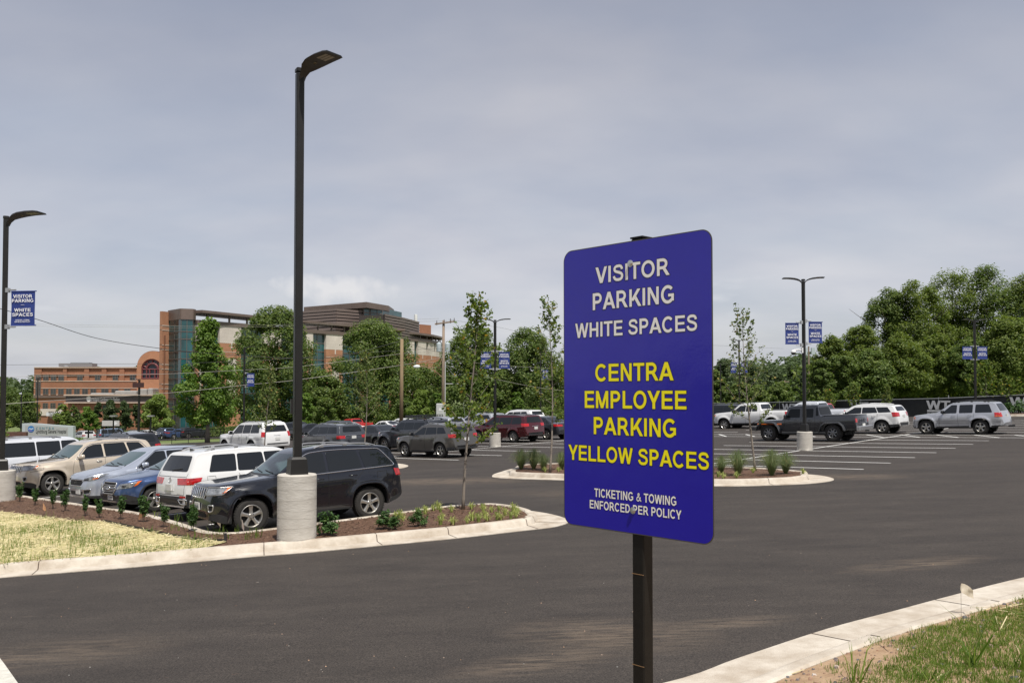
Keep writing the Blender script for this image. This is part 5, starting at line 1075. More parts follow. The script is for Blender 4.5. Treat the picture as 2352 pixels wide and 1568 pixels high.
def build_car(sp, label, cat, group=None):
    c = Car(sp); L, W, H, R = c.L, c.W, c.H, c.R
    root = empty(sp['name'], (0, 0, 0), label=label, cat=cat, group=group); P = sp['paint']
    kb_ = 3 if c.clad else 0
    body = MB(); cl = MB()
    body.v = c.v; bf = [(f, 1 if r in (-1,) else 0) for f, r in zip(c.f, c.row) if not (c.clad and 0 <= r < kb_)]
    body.f = [f for f, _ in bf]; body.m = [m for _, m in bf]
    body.box((0, 0, .42), (L * .72, W * 1.1, .22), mi=1); body.box((0, 0, .5), (L * .8, W * 1.3, .1), mi=1)
    bo = body.build('body', [P, M_dark], root, smooth=True, sharp=sp.get('sharp', 42))
    if c.clad:
        cl.v = c.v; cl.f = [f for f, r in zip(c.f, c.row) if 0 <= r < kb_]; cl.m = [0] * len(cl.f); cl.build('lower_cladding', sp.get('cladmat', M_clad), root, smooth=True, sharp=50)
    # wheels
    tm, rm = wheel_meshes(R, sp.get('tw', .24), sp.get('rim', M_alloy), sp.get('spokes', 5), sp['name'], sp.get('style', 'five'), sp.get('rr', .64))
    for a in c.ax:
        for sd in (1, -1):
            t = bpy.data.objects.new('wheel', tm); COL.objects.link(t); t.parent = root; t.location = (L / 2 - a, sd * (W - sp.get('tw', .24) / 2 - .02), R); t.rotation_euler = (0, 0, 0 if sd > 0 else pi)
            q = bpy.data.objects.new('rim', rm); COL.objects.link(q); q.parent = t
    # wheel-arch flares
    if sp.get('archtrim'):
        wd, out_, am = sp['archtrim']
        for a in c.ax:
            for sd in (1, -1):
                b = MB(); n = 26; vs = []
                for k in range(n + 1):
                    f = -1 + 2 * k / n; t = max(-.9995, min(.9995, math.sin(f * pi / 2))); zz_ = R + c.Ra * (1 - abs(t) ** c.pw) ** (1 / c.pw); s = a + t * c.Ra
                    if k in (0, n): zz_ = c.low(s) + .03
                    dirv = Vector((t, (zz_ - R) / c.Ra)); dirv = dirv.normalized() if dirv.length > .1 else Vector((t, 0)); k2 = Vector((s, zz_)) + dirv * wd
                    if k in (0, n): k2 = Vector((a + t * (c.Ra + wd), zz_))
                    hy_ = c.hit(min(max(k2[0], .06), L - .06), sd, min(k2[1], c.belt(s) - .02), 'side')[0].y; yb = max(abs(hy_), abs(c.side_y(s, zz_ + .02)) * .98)
                    vs += [(L / 2 - s, sd * (yb - .10), zz_ - .004), (L / 2 - s, sd * (yb + out_ * .8), zz_), (L / 2 - (s + k2[0]) / 2, sd * (yb + out_), (zz_ + k2[1]) / 2), (L / 2 - k2[0], sd * (yb + out_ * .5), k2[1]), (L / 2 - k2[0], sd * (yb - .05), k2[1])]
                fs = [(5 * k + j, 5 * k + j + 1, 5 * k + 6 + j, 5 * k + 5 + j) for k in range(n) for j in range(4)]
                b.add(vs, fs if sd < 0 else [f[::-1] for f in fs]); b.build('wheel_arch_trim', am, root, smooth=True, sharp=50)
    # side glass
    sg = sp['side']                                             # list of window outlines (s,z)
    for i, w in enumerate(sg):
        for sd in (1, -1):
            b = MB(); c.patch(b, SZ(round_poly(w, .05), 1), 'side', side=sd); b.build('side_window', sp.get('sideglass', M_glass), root, smooth=True, sharp=50)
    if sp.get('sidetrim'):
        for sd in (1, -1):
            b = MB(); c.trace(b, SZ(round_poly(sp['sidetrim'], .09), 1), 'side', r=.013, side=sd); b.build('window_trim', sp.get('trimmat', M_chrome), root, smooth=True)
    s0, s1 = sp['ws']; z0, z1 = c.top(s0) + .012, c.top(s1) - .035
    wb = c.side_y(s0 + .25, c.belt(s0) + .05) * .90; wt = c.side_y(s1 + .1, z1 - .04) * .93
    b = MB(); c.patch(b, YZ(round_poly([(-wb, z0), (-wb * .5, z0 - .008), (wb * .5, z0 - .008), (wb, z0), (wt, z1), (-wt, z1)], .06), 0), 'front', K=7); b.build('windscreen', sp.get('wsglass', M_ws), root, smooth=True, sharp=50)
    if sp.get('wiper', True):
        b = MB()
        for y0, y1 in ((wb * .75, wb * .1), (wb * .05, -wb * .6)): c.trace(b, [(0, y0, z0 + .01), (0, y1, z0 + .055)], 'front', .009, .02, False)
        c.patch(b, YZ([(-wb * 1.02, z0 - .035), (wb * 1.02, z0 - .035), (wb * .98, z0 + .012), (-wb * .98, z0 + .012)], 0), 'front', .004, 2)
        b.build('wiper_cowl', M_clad, root)
    if sp.get('rearglass'):
        b = MB(); c.patch(b, YZ(round_poly(sp['rearglass'], .07), 0), 'rear', K=6); ro = b.build('rear_window', sp.get('rearmat', M_glass), root, smooth=True, sharp=50)
        if sp.get('rearwiper'): b = MB(); q = sp['rearwiper']; c.trace(b, [(0, *q[0]), (0, *q[1])], 'rear', .011, .02, False); b.build('rear_wiper', M_clad, root)
    # door shut lines, handles
    for ln in sp.get('seams', []):
        for sd in (1, -1): b = MB(); c.trace(b, SZ(ln, 1), 'side', .0055, .0, False, side=sd, step=.06, n=5); b.build('panel_gap', M_dark, root)
    for ln, vw in sp.get('seams2', []): b = MB(); c.trace(b, ln, vw, .0055, .0, False, step=.06, n=5); b.build('panel_gap', M_dark, root)
    for (s, z) in sp.get('handles', []):
        for sd in (1, -1):
            b = MB(); p = [c.hit(s + q, sd, z, 'side') for q in (0, .03, .10, .19, .22)]
            b.tube([v + nr * o for (v, nr), o in zip(p, (-.01, .028, .034, .028, -.01))], .013, 6); b.build('door_handle', sp.get('handlemat', P), root, smooth=True)
    # mirrors
    if sp.get('mirror'):
        ms, mz, mm_ = sp['mirror']
        for sd in (1, -1):
            v, nr = c.hit(ms, sd, mz, 'side'); b = MB(); d = sp.get('mirror_size', (.14, .24, .17)); cx_ = v.x + .02; cy = v.y + sd * (.06 + d[1] / 2)
            n = 12; vs = []
            for i, (xx, k) in enumerate(((-.5, .86), (-.35, 1.0), (.1, .95), (.38, .72), (.5, .35))):
                for q in range(n): a = 2 * pi * q / n; ca, sa = cos(a), sin(a); vs.append((cx_ + xx * d[0], cy + math.copysign(abs(ca) ** .55, ca) * d[1] / 2 * k, mz + .09 + math.copysign(abs(sa) ** .55, sa) * d[2] / 2 * k))
            fs = [(i * n + q, i * n + (q + 1) % n, (i + 1) * n + (q + 1) % n, (i + 1) * n + q) for i in range(4) for q in range(n)] + [tuple(range(n))[::-1], tuple(4 * n + q for q in range(n))]
            b.add(vs, fs); b.box((cx_, v.y + sd * .05, mz + .02), (.07, .16, .05), mi=1); b.add([(x - .004, y, z) for x, y, z in vs[:n]], [tuple(range(n))[::-1]], 2)
            b.build('door_mirror', [mm_ or P, M_clad, M_glass], root, smooth=True, sharp=45)
    # lamps
    for kind, view, pts, m in sp.get('lamps', []):
        for sd in (1, -1):
            b = MB(); c.patch(b, pts, view, .008, 4, side=sd, step=.04); b.build(kind, m, root, smooth=True, sharp=40)
    for kind, view, pts, m, rad in sp.get('outlines', []):
        for sd in ((1, -1) if kind[0] != '!' else (1,)):
            b = MB(); c.trace(b, pts, view, rad, .01, True, side=sd, step=.04); b.build(kind.strip('!'), m, root, smooth=True)
    for kind, view, pts, m in sp.get('panels', []):
        b = MB(); c.patch(b, pts, view, .007, 4, step=.05); b.build(kind, m, root, smooth=True, sharp=40)
    for kind, view, segs, m, rad in sp.get('bars', []):
        b = MB()
        for sg_ in segs: c.trace(b, sg_, view, rad, rad * .7, False, step=.05)
        b.build(kind, m, root, smooth=True)
    for kind, view, loops, m, rad in sp.get('slots', []):
        for lp in loops:
            b = MB(); c.patch(b, lp, view, .010, 2, mi=1, step=.04); c.trace(b, lp, view, rad, .014, True, step=.04); b.build(kind, [m, M_dark], root, smooth=True, sharp=40)
    # roof rails / rack
    if sp.get('rails'):
        ra, rb, ry, m, hh = sp['rails']
        for sd in (1, -1):
            b = MB(); pts = []
            for k in range(9):
                s = ra + (rb - ra) * k / 8; v, nr = c.hit(s, ry * sd, 0, 'top'); pts.append((v.x, v.y, v.z + (hh if 0 < k < 8 else .0)))
            b.tube(pts, .018, 8); 
            for k in (1, 4, 7): v, nr = c.hit(ra + (rb - ra) * k / 8, ry * sd, 0, 'top'); b.box((v.x, v.y, v.z + hh / 2), (.10, .03, hh))
            b.build('roof_rail', m, root, smooth=True, sharp=40)
    if sp.get('fin'):
        v, nr = c.hit(sp['fin'], 0.0, 0, 'top'); b = MB(); b.add([(v.x - .08, -.02, v.z - .01), (v.x - .08, .02, v.z - .01), (v.x + .09, 0, v.z - .01), (v.x - .085, 0, v.z + .065)], [(0, 2, 3), (1, 3, 2), (0, 3, 1)]); b.build('roof_antenna', M_clad, root)
    # plates
    for view, y, z, txt in sp.get('plates', []):
        b = MB(); v, nr = c.hit(0, y, z, view); k = 1 if view == 'front' else -1; b.box((v.x + k * .02, y, z), (.02, .305, .155)); po = b.build('number_plate', M_plate, root)
        if txt:
            M = Matrix.Translation((v.x + k * .032, y, z - .01)) @ Euler((pi / 2, 0, k * pi / 2)).to_matrix().to_4x4(); b = MB(); lettering(b, txt, .25, .06, M, .02); b.build('lettering', M_platet, po)
    for view, y, z, w, cap, txt, m in sp.get('badges', []):
        v, nr = c.hit(0, y, z, view); k = 1 if view == 'front' else -1; nr2 = Vector((nr.x, 0, nr.z)).normalized(); up = nr2.cross(Vector((0, k, 0))); up = up if up.z > 0 else -up; rt = up.cross(nr2)
        M = Matrix.Translation(v + nr * .008) @ Matrix((rt, up, nr2)).transposed().to_4x4(); b = MB(); lettering(b, txt, w, cap, M, .03); b.build('badge', m, root)
    for fn in sp.get('extra', []): fn(c, root)
    return root
def park(root, x, y, head, dz=0.0):
    """stand a vehicle on the sloping ground, nose towards the heading"""
    e = .5; n = Vector((-(h(x + e, y) - h(x - e, y)), -(h(x, y + e) - h(x, y - e)), 1.0)).normalized()
    f = Vector((cos(head), sin(head), 0)); f = (f - n * f.dot(n)).normalized(); l = n.cross(f)
    root.matrix_world = Matrix.Translation((x, y, h(x, y) + dz)) @ Matrix((f, l, n)).transposed().to_4x4(); return root
def wins(zb, zt, a, d, cuts, gap=.045):
    """side windows between a slanted front edge a=(s bottom, s top) and rear edge d, cut at the pillars"""
    f = lambda s, q: q[0] + (q[1] - q[0]) * (s - a[0]) / (d[0] - a[0]); res = []; edges = [a] + [(c_[0], c_[1]) if isinstance(c_, tuple) else (c_, c_) for c_ in cuts] + [d]
    for i in range(len(edges) - 1):
        l, r = edges[i], edges[i + 1]; g0 = 0 if i == 0 else gap / 2; g1 = 0 if i == len(edges) - 2 else gap / 2
        p = [(l[0] + g0, f(l[0], zb)), (r[0] - g1, f(r[0], zb)), (r[1] - g1, f(r[1], zt)), (l[1] + g0, f(l[1], zt))]; res.append(p)
    return res
def seams_for(cuts, zlo, zhi, extra=()):
    return [[(s, zlo), (s, zhi)] for s in cuts] + list(extra)
def lensset(P, sp): return sp
HEADS = {}
def spec(name, P, L, W, H, R, ax, top, low, belt, **k):
    d = dict(name=name, paint=P, L=L, W=W, H=H, R=R, ax=ax, top=top, low=low, belt=belt); d.update(k); return d

# ---- large five-seat 4x4 with a seven-slot grille (two of them stand in the near row)
def slots7(z0, z1, w=.047, pitch=.132):
    res = []
    for i in range(7):
        y = (i - 3) * pitch; res.append(YZ(round_poly([(y * .96 - w * .85, z0), (y * .96 + w * .85, z0), (y + w, z1), (y - w, z1)], .02, 2), 0))
    return res
def grand_suv(P, name):
    return spec(name, P, 4.82, .965, 1.75, .385, (.90, 3.815),
        [(0, .56), (.02, .78), (.05, .98), (.11, 1.075), (.22, 1.11), (.6, 1.145), (1.0, 1.175), (1.40, 1.205), (1.5, 1.24), (2.12, 1.69), (2.35, 1.77), (2.9, 1.815), (3.6, 1.80), (4.25, 1.75), (4.50, 1.71), (4.53, 1.66), (4.68, 1.33), (4.75, 1.12), (4.80, .95), (4.82, .60)],
        [(0, .36), (.25, .27), (.5, .25), (1.4, .29), (3.3, .31), (4.3, .33), (4.6, .40), (4.82, .48)], [(0, .92), (1.4, 1.12), (2.5, 1.165), (4.0, 1.22), (4.82, 1.24)],
        clad=[(0, .50), (.20, .48), (.42, .36), (1.4, .34), (4.2, .36), (4.5, .48), (4.82, .56)], ws=(1.47, 2.12), crease=.96, flare=.045, Ra=.475, arch_p=2.7, archtrim=(.055, .022, P), spokes=5, rr=.66, tw=.25, th=.42,
        side=[[(1.78, 1.165), (2.72, 1.185), (2.73, 1.655), (2.42, 1.64), (2.20, 1.57)], [(2.79, 1.187), (3.66, 1.215), (3.58, 1.66), (2.80, 1.66)], [(3.72, 1.22), (4.47, 1.26), (4.14, 1.635), (3.65, 1.655)]],
        sidetrim=[(1.70, 1.15), (4.55, 1.245), (4.19, 1.67), (3.2, 1.70), (2.75, 1.695), (2.36, 1.665), (2.10, 1.55)],
        rearglass=[(-.62, 1.28), (.62, 1.28), (.54, 1.56), (-.54, 1.56)], rearwiper=((.0, 1.30), (-.35, 1.36)),
        seams=[[(1.62, .42), (1.60, .8), (1.66, 1.14)], [(2.755, .40), (2.755, 1.17)], [(3.35, .80), (3.45, .95), (3.69, 1.20)], [(1.62, .40), (3.30, .41)], [(.20, .84), (.60, .90), (.62, 1.02)], [(4.02, .98), (4.28, .99), (4.29, 1.13), (4.03, 1.12), (4.02, .98)]],
        seams2=[([(.12, .62, 0), (.4, .78, 0), (1.0, .84, 0), (1.4, .80, 0)], 'top'), ([(.12, -.62, 0), (.4, -.78, 0), (1.0, -.84, 0), (1.4, -.80, 0)], 'top')],
        handles=[(2.42, 1.055), (3.28, 1.085)], handlemat=None, mirror=(1.86, 1.16, P), rails=(2.55, 4.15, .60, M_silvertrim, .045), fin=None,
        lamps=[('headlight', 'fc', [(.02, .50, .895), (.30, .86, .925), (.40, .90, 1.05), (.06, .545, 1.04)], M_lens), ('indicator', 'fc', [(.28, .86, .935), (.36, .90, .95), (.46, .92, 1.05), (.36, .885, 1.048)], M_amber),
               ('tail_light', 'rc', [(4.55, .93, 1.0), (4.80, .62, .98), (4.79, .62, 1.12), (4.50, .92, 1.17)], M_red), ('fog_light', 'fc', YZ([(.62, .55), (.74, .58), (.75, .67), (.58, .66)], .12), M_dark)],
        outlines=[('headlight_trim', 'fc', [(.01, .485, .88), (.31, .87, .91), (.47, .925, 1.06), (.05, .535, 1.055)], M_silvertrim, .008), ('fog_light_trim', 'fc', YZ(round_poly([(.60, .53), (.74, .56), (.77, .68), (.56, .68)], .04), .12), M_silvertrim, .016)],
        slots=[('grille_slot', 'front', slots7(.82, 1.035), M_chrome, .009)], panels=[('air_intake', 'front', YZ(round_poly([(-.48, .40), (.48, .40), (.44, .52), (-.44, .52)], .05), 0), M_dark)],
        badges=[])
P_navy = paint('dark_navy', (.006, .0075, .013), .2, .22); P_tan = paint('pale_gold', (.56, .485, .39), .2, .3); P_white = paint('white', (.66, .66, .655), 0, .3); P_white2 = paint('bluish_white', (.60, .62, .66), .1, .32)
P_blue = paint('steel_blue', (.045, .085, .20), .45, .3); P_silver = paint('pale_silver', (.42, .46, .54), .45, .3); P_silver2 = paint('silver', (.44, .45, .48), .5, .3); P_grey = paint('warm_grey', (.085, .080, .073), .35, .3)
P_dgrey = paint('graphite', (.030, .033, .040), .3, .3); P_blk = paint('black', (.010, .010, .012), .1, .25); P_red = paint('dark_red', (.075, .006, .010), .35, .25); P_char = paint('charcoal', (.022, .024, .029), .1, .25); P_slate = paint('slate', (.06, .065, .075), .35, .3)
P_rred = paint('bright_red', (.42, .02, .02), .1, .3); P_mid = paint('mid_blue', (.05, .09, .20), .3, .3); P_lblue = paint('grey_blue', (.14, .19, .27), .4, .3)

def near_row(root, bay, lon, away=False, dr=0.0):
    """bays of the near row are 2.98 m apart, counted from the lamp post"""
    x, y = rl(-18.75 - 2.98 * bay + dr, lon); return park(root, x, y, radians(46.5 if away else 226.5))
sp = grand_suv(P_navy, 'dark_suv'); sp['plates'] = [('front', .05, .64, 'VXA-1256')]; sp['badges'] = [('front', 0, 1.085, .16, .045, 'Jeep', M_chrome)]; sp['handlemat'] = P_navy
jeep = build_car(sp, 'black four-wheel-drive car with chrome slotted grille parked right behind the tall lamp post', 'car', 'cars in the near row'); park(jeep, -5.08, 21.55, radians(216.5), .015)
sp = grand_suv(P_tan, 'tan_suv'); sp['handlemat'] = M_chrome; sp['badges'] = [('front', 0, 1.085, .16, .045, 'Jeep', M_chrome)]
tan = build_car(sp, 'pale gold four-wheel-drive car with chrome slotted grille, nose to the mulch bed', 'car', 'cars in the near row'); near_row(tan, 5, -13.15, dr=-.45); park(tan, tan.location.x, tan.location.y, radians(230))

# ---- white seven-seater backed into its bay
sp = spec('white_suv', P_white, 5.04, .99, 1.78, .385, (.94, 3.92),
    [(0, .6), (.02, .9), (.08, 1.06), (.3, 1.12), (1.3, 1.2), (1.45, 1.24), (2.05, 1.63), (2.3, 1.715), (3.0, 1.78), (4.1, 1.755), (4.62, 1.70), (4.66, 1.65), (4.89, 1.24), (4.945, 1.13), (5.0, 1.08), (5.02, .80), (5.04, .55)],
    [(0, .38), (.3, .26), (1.5, .29), (4.3, .32), (4.7, .36), (5.04, .36)], [(0, .95), (1.5, 1.10), (4.2, 1.14), (5.04, 1.16)],
    clad=[(0, .5), (.4, .42), (1.5, .36), (4.2, .36), (4.6, .62), (5.04, .70)], ws=(1.45, 2.05), crease=1.0, flare=.04, archtrim=(.06, .02, M_clad), spokes=5, style='twin', th=.36,
    side=wins((1.13, 1.20), (1.60, 1.62), (1.72, 2.22), (4.40, 4.22), [2.78, (3.62, 3.56)]), trimmat=M_chrome,
    rearglass=[(-.70, 1.24), (.70, 1.24), (.60, 1.62), (-.60, 1.62)], rearwiper=((.05, 1.255), (-.42, 1.30)), seams=[[(2.76, .4), (2.76, 1.12)], [(3.42, .8), (3.6, 1.12)]],
    seams2=[([(0, -.72, .66), (0, -.74, 1.0), (0, -.76, 1.2)], 'rear'), ([(0, .72, .66), (0, .74, 1.0), (0, .76, 1.2)], 'rear'), ([(0, -.72, .67), (0, .72, .67)], 'rear'), ([(0, -.74, 1.115), (0, .74, 1.115)], 'rear'), ([(4.3, 0.9, .98), (4.5, .9, .98), (4.5, .9, 1.1), (4.3, .9, 1.1)], 'side'), ([(4.25, -.9, .98), (4.47, -.9, .98), (4.47, -.9, 1.1), (4.25, -.9, 1.1), (4.25, -.9, .98)], 'side')],
    handles=[(2.45, 1.05), (3.25, 1.07)], mirror=(1.9, 1.13, None), rails=(2.6, 4.35, .62, M_silvertrim, .05), fin=4.35,
    lamps=[('tail_light', 'rc', [(4.66, .96, .93), (4.99, .42, .92), (5.0, .40, 1.075), (4.60, .95, 1.09)], M_red), ('reflector', 'rear', YZ([(.55, .60), (.80, .60), (.80, .65), (.55, .65)], 0), M_red), ('headlight', 'fc', [(.02, .5, .88), (.4, .9, .9), (.45, .92, 1.0), (.05, .5, 1.0)], M_lens)],
    outlines=[('exhaust_trim', 'rear', YZ([(.50, .56), (.82, .56), (.80, .45), (.58, .45)], 0), M_chrome, .016)],
    panels=[('bumper_cladding', 'rear', YZ(round_poly([(-.90, .40), (.90, .40), (.93, .655), (.5, .635), (-.5, .635), (-.93, .655)], .04), 0), M_clad), ('skid_plate', 'rear', YZ([(-.70, .40), (.70, .40), (.70, .455), (-.70, .455)], 0), M_silvertrim), ('plate_recess', 'rear', YZ([(-.26, .76), (.26, .76), (.24, .93), (-.24, .93)], 0), P_white)],
    plates=[('rear', 0, .845, None)], badges=[('rear', .0, .70, .20, .028, 'ATLAS', M_silvertrim), ('rear', -.52, .70, .16, .022, '4MOTION', M_silvertrim)])
def vw(c, root):                                                # round emblem on the tailgate: a ring with a V above a W
    v, nr = c.hit(0, 0, 1.03, 'rear'); b = MB(); R_ = .062; n = Vector((nr.x, 0, nr.z)).normalized(); up = Vector((n.z, 0, -n.x)); up = up if up.z > 0 else -up
    pt = lambda u, w: v + nr * .008 + Vector((0, -1, 0)) * u + up * w
    b.tube([pt(R_ * cos(a * pi / 12), R_ * sin(a * pi / 12)) for a in range(25)], .007, 6)
    b.tube([pt(-.028, .052), pt(0, .005), pt(.028, .052)], .006, 6); b.tube([pt(-.052, .03), pt(-.026, -.05), pt(0, .0), pt(.026, -.05), pt(.052, .03)], .006, 6); b.build('emblem', M_silvertrim, root)
sp['extra'] = [vw]
atlas = build_car(sp, 'white car showing its tailgate and red tail lights, backed in beside the black one', 'car', 'cars in the near row'); near_row(atlas, 1, -13.1, True, dr=-.30)

# ---- steel blue wagon
sp = spec('blue_wagon', P_blue, 4.82, .92, 1.62, .355, (.92, 3.665),
    [(0, .55), (.02, .74), (.07, .88), (.16, .945), (.5, .985), (1.0, 1.04), (1.32, 1.09), (1.42, 1.13), (2.2, 1.51), (2.45, 1.575), (3.0, 1.615), (3.9, 1.585), (4.35, 1.53), (4.40, 1.49), (4.70, 1.12), (4.78, .98), (4.82, .58)],
    [(0, .34), (.3, .27), (1.4, .27), (4.2, .3), (4.82, .42)], [(0, .82), (1.4, 1.0), (4.2, 1.08), (4.82, 1.1)], clad=[(0, .42), (.35, .44), (.55, .46), (.62, .34), (4.1, .34), (4.5, .5), (4.82, .52)], ws=(1.40, 2.2), crease=.86, flare=.035,
    archtrim=(.05, .018, M_clad), spokes=5, th=.42, side=wins((1.05, 1.12), (1.46, 1.46), (1.80, 2.42), (4.50, 4.15), [2.72, (3.58, 3.50)]), seams=[[(2.7, .36), (2.7, 1.04)], [(1.62, .4), (1.68, 1.02)]], handles=[(2.4, .96), (3.2, .98)],
    seams2=[([(.10, .5, 0), (.3, .74, 0), (1.0, .80, 0), (1.35, .78, 0)], 'top'), ([(.10, -.5, 0), (.3, -.74, 0), (1.0, -.80, 0), (1.35, -.78, 0)], 'top')],
    mirror=(1.95, 1.05, None), rails=(2.3, 4.2, .58, M_clad, .085), rearglass=[(-.6, 1.14), (.6, 1.14), (.5, 1.42), (-.5, 1.42)],
    lamps=[('headlight', 'fc', [(.05, .42, .69), (.28, .84, .735), (.44, .90, .885), (.14, .52, .83)], M_lens), ('headlight_lens', 'fc', [(.16, .60, .735), (.22, .68, .745), (.26, .70, .80), (.18, .60, .80)], M_dark), ('indicator', 'fc', [(.33, .86, .755), (.42, .90, .80), (.52, .915, .90), (.42, .88, .875)], M_amber),
           ('fog_light_housing', 'fc', [(.02, .42, .37), (.40, .88, .36), (.42, .90, .46), (.20, .74, .56), (.06, .52, .54)], M_clad), ('fog_light', 'fc', YZ(round_poly([(.60, .38), (.72, .38), (.72, .50), (.60, .50)], .06), .15), M_lens), ('tail_light', 'rc', [(4.5, .9, .9), (4.8, .6, .9), (4.78, .6, 1.03), (4.4, .9, 1.05)], M_red)],
    panels=[('grille', 'front', YZ(round_poly([(-.40, .69), (-.30, .58), (.30, .58), (.40, .69), (.36, .85), (-.36, .85)], .03), 0), M_dark), ('lower_intake', 'front', YZ(round_poly([(-.50, .37), (.50, .37), (.42, .54), (-.42, .54)], .04), 0), M_clad), ('bumper_guard', 'front', YZ([(-.52, .335), (.52, .335), (.46, .375), (-.46, .375)], 0), M_silvertrim)],
    bars=[('grille_bar', 'front', [[(0, -.36, z), (0, .36, z)] for z in (.63, .67, .75, .79)], M_silvertrim, .011), ('grille_wing', 'front', [[(0, -.37, .71), (0, .37, .71)]], M_chrome, .017)],
    outlines=[('!grille_frame', 'front', YZ(round_poly([(-.42, .69), (-.31, .565), (.31, .565), (.42, .69), (.38, .865), (-.38, .865)], .03), 0), M_silvertrim, .014), ('!emblem', 'front', YZ(round_poly([(-.08, .675), (.08, .675), (.08, .755), (-.08, .755)], .05), 0), M_chrome, .02)],
    plates=[('front', .10, .48, 'UTZ-4296')])
blue = build_car(sp, 'steel blue wagon with hexagonal silver grille, its nose between silver and white cars', 'car', 'cars in the near row'); near_row(blue, 2, -12.75, dr=-.42)

# ---- pale silver compact SUV
sp = spec('silver_suv', P_silver, 4.56, .91, 1.65, .35, (.90, 3.52),
    [(0, .55), (.02, .78), (.08, .925), (.2, .985), (.6, 1.05), (1.0, 1.115), (1.12, 1.16), (1.95, 1.56), (2.25, 1.63), (2.8, 1.665), (3.6, 1.63), (4.05, 1.57), (4.1, 1.53), (4.38, 1.15), (4.5, 1.0), (4.56, .58)],
    [(0, .30), (.3, .25), (1.4, .25), (4.0, .28), (4.56, .4)], [(0, .86), (1.2, 1.02), (4.0, 1.12), (4.56, 1.14)], clad=[(0, .36), (.35, .34), (.55, .36), (.65, .33), (4.0, .33), (4.4, .45), (4.56, .5)], ws=(1.10, 1.95), crease=.92, flare=.035, 
    archtrim=(.04, .012, P_silver), spokes=5, style='twin', th=.42, side=wins((1.07, 1.15), (1.53, 1.52), (1.52, 2.18), (4.18, 3.82), [2.50, (3.36, 3.25)]), sidetrim=[(1.44, 1.045), (4.30, 1.14), (3.86, 1.56), (2.9, 1.59), (2.2, 1.575)],
    seams=[[(2.48, .36), (2.48, 1.06)], [(1.45, .4), (1.5, 1.03)]], handles=[(2.2, .97), (3.0, 1.0)], mirror=(1.70, 1.06, None), rearglass=[(-.6, 1.16), (.6, 1.16), (.5, 1.45), (-.5, 1.45)],
    seams2=[([(.10, .5, 0), (.3, .72, 0), (.8, .80, 0), (1.08, .80, 0)], 'top'), ([(.10, -.5, 0), (.3, -.72, 0), (.8, -.80, 0), (1.08, -.80, 0)], 'top')],
    lamps=[('headlight', 'fc', [(.05, .40, .76), (.28, .78, .80), (.62, .89, .965), (.52, .87, .975), (.14, .45, .86)], M_lens), ('headlight_lens', 'fc', [(.10, .44, .78), (.22, .60, .80), (.26, .62, .85), (.14, .46, .84)], M_dark), ('indicator', 'fc', [(.28, .70, .815), (.36, .80, .84), (.40, .82, .885), (.30, .70, .865)], M_amber),
           ('fog_light', 'fc', YZ([(.50, .42), (.74, .44), (.78, .53), (.50, .52)], .12), M_dark), ('tail_light', 'rc', [(4.3, .88, .9), (4.54, .62, .9), (4.4, .62, 1.3), (4.1, .82, 1.3)], M_red)],
    outlines=[('fog_light_trim', 'fc', YZ([(.46, .40), (.75, .42), (.80, .55), (.46, .54)], .12), M_chrome, .012)],
    panels=[('grille', 'front', YZ(round_poly([(-.46, .74), (-.34, .62), (.34, .62), (.46, .74), (.46, .83), (-.46, .83)], .04), 0), M_dark), ('lower_grille', 'front', YZ([(-.40, .36), (.40, .36), (.44, .48), (-.44, .48)], 0), M_clad), ('skid_plate', 'front', YZ([(-.6, .29), (.6, .29), (.56, .345), (-.56, .345)], 0), M_silvertrim)],
    bars=[('grille_bar', 'front', [[(0, -.46, .81), (0, .46, .81)], [(0, -.40, .64), (0, .40, .64)]], M_chrome, .014)], badges=[('front', 0, .755, .10, .085, 'H', M_chrome)], plates=[('front', .16, .47, None)])
crv = build_car(sp, 'pale silver compact car with swept headlights, parked nose-out left of the blue wagon', 'car', 'cars in the near row'); near_row(crv, 3, -12.85, dr=-.38)

# ---- long white SUV, tail towards the street
def big_suv(P, name, L, H=1.95, W=1.01, **k):
    cuts = k.pop('cuts'); d = k.pop('d'); a = k.pop('a', (1.92, 2.40)); zt_ = H - .20; zb_ = 1.24; lp = k.pop('lamps', None)
    return spec(name, P, L, W, H, .405, (1.0, L - 1.30), [(0, .6), (.02, .95), (.06, 1.12), (.2, 1.19), (1.0, 1.25), (1.55, 1.28), (1.65, 1.32), (2.3, H - .15), (2.55, H - .06), (3.2, H), (L - 1.2, H - .03), (L - .45, H - .07), (L - .36, H - .12), (L - .14, 1.28), (L - .08, 1.15), (L - .03, .98), (L, .6)],
        [(0, .36), (.4, .30), (1.6, .33), (L - 1, .36), (L, .46)], [(0, 1.0), (1.6, 1.16), (L - .5, 1.20), (L, 1.2)], clad=[(0, .46), (.5, .38), (L - .9, .40), (L - .5, .5), (L, .55)], ws=(1.62, 2.3), crease=1.0, flare=.03, spokes=6, th=.30, tw=.27,
        side=wins((zb_, zb_ + .02), (zt_, zt_ + .01), a, d, cuts), seams=[[(cuts[0] - .01, .42), (cuts[0] - .01, zb_)], [(cuts[1] - .06, .45), (cuts[1] - .06, zb_)], [(a[0] - .18, .42), (a[0] - .14, zb_)]], handles=[(cuts[0] - .34, 1.08), (cuts[1] - .36, 1.09)], mirror=(a[0] + .12, 1.2, None), mirror_size=(.15, .28, .22),
        rearglass=[(-.72, 1.30), (.72, 1.30), (.64, H - .26), (-.64, H - .26)], rearwiper=((0, 1.32), (-.3, 1.38)), lamps=lp or [('tail_light', 'rc', [(L - .22, .97, 1.02), (L - .05, .78, 1.02), (L - .10, .78, 1.30), (L - .26, .93, 1.32)], M_red), ('headlight', 'fc', [(.05, .55, .92), (.3, .94, .94), (.34, .95, 1.08), (.08, .55, 1.08)], M_lens)], **k)
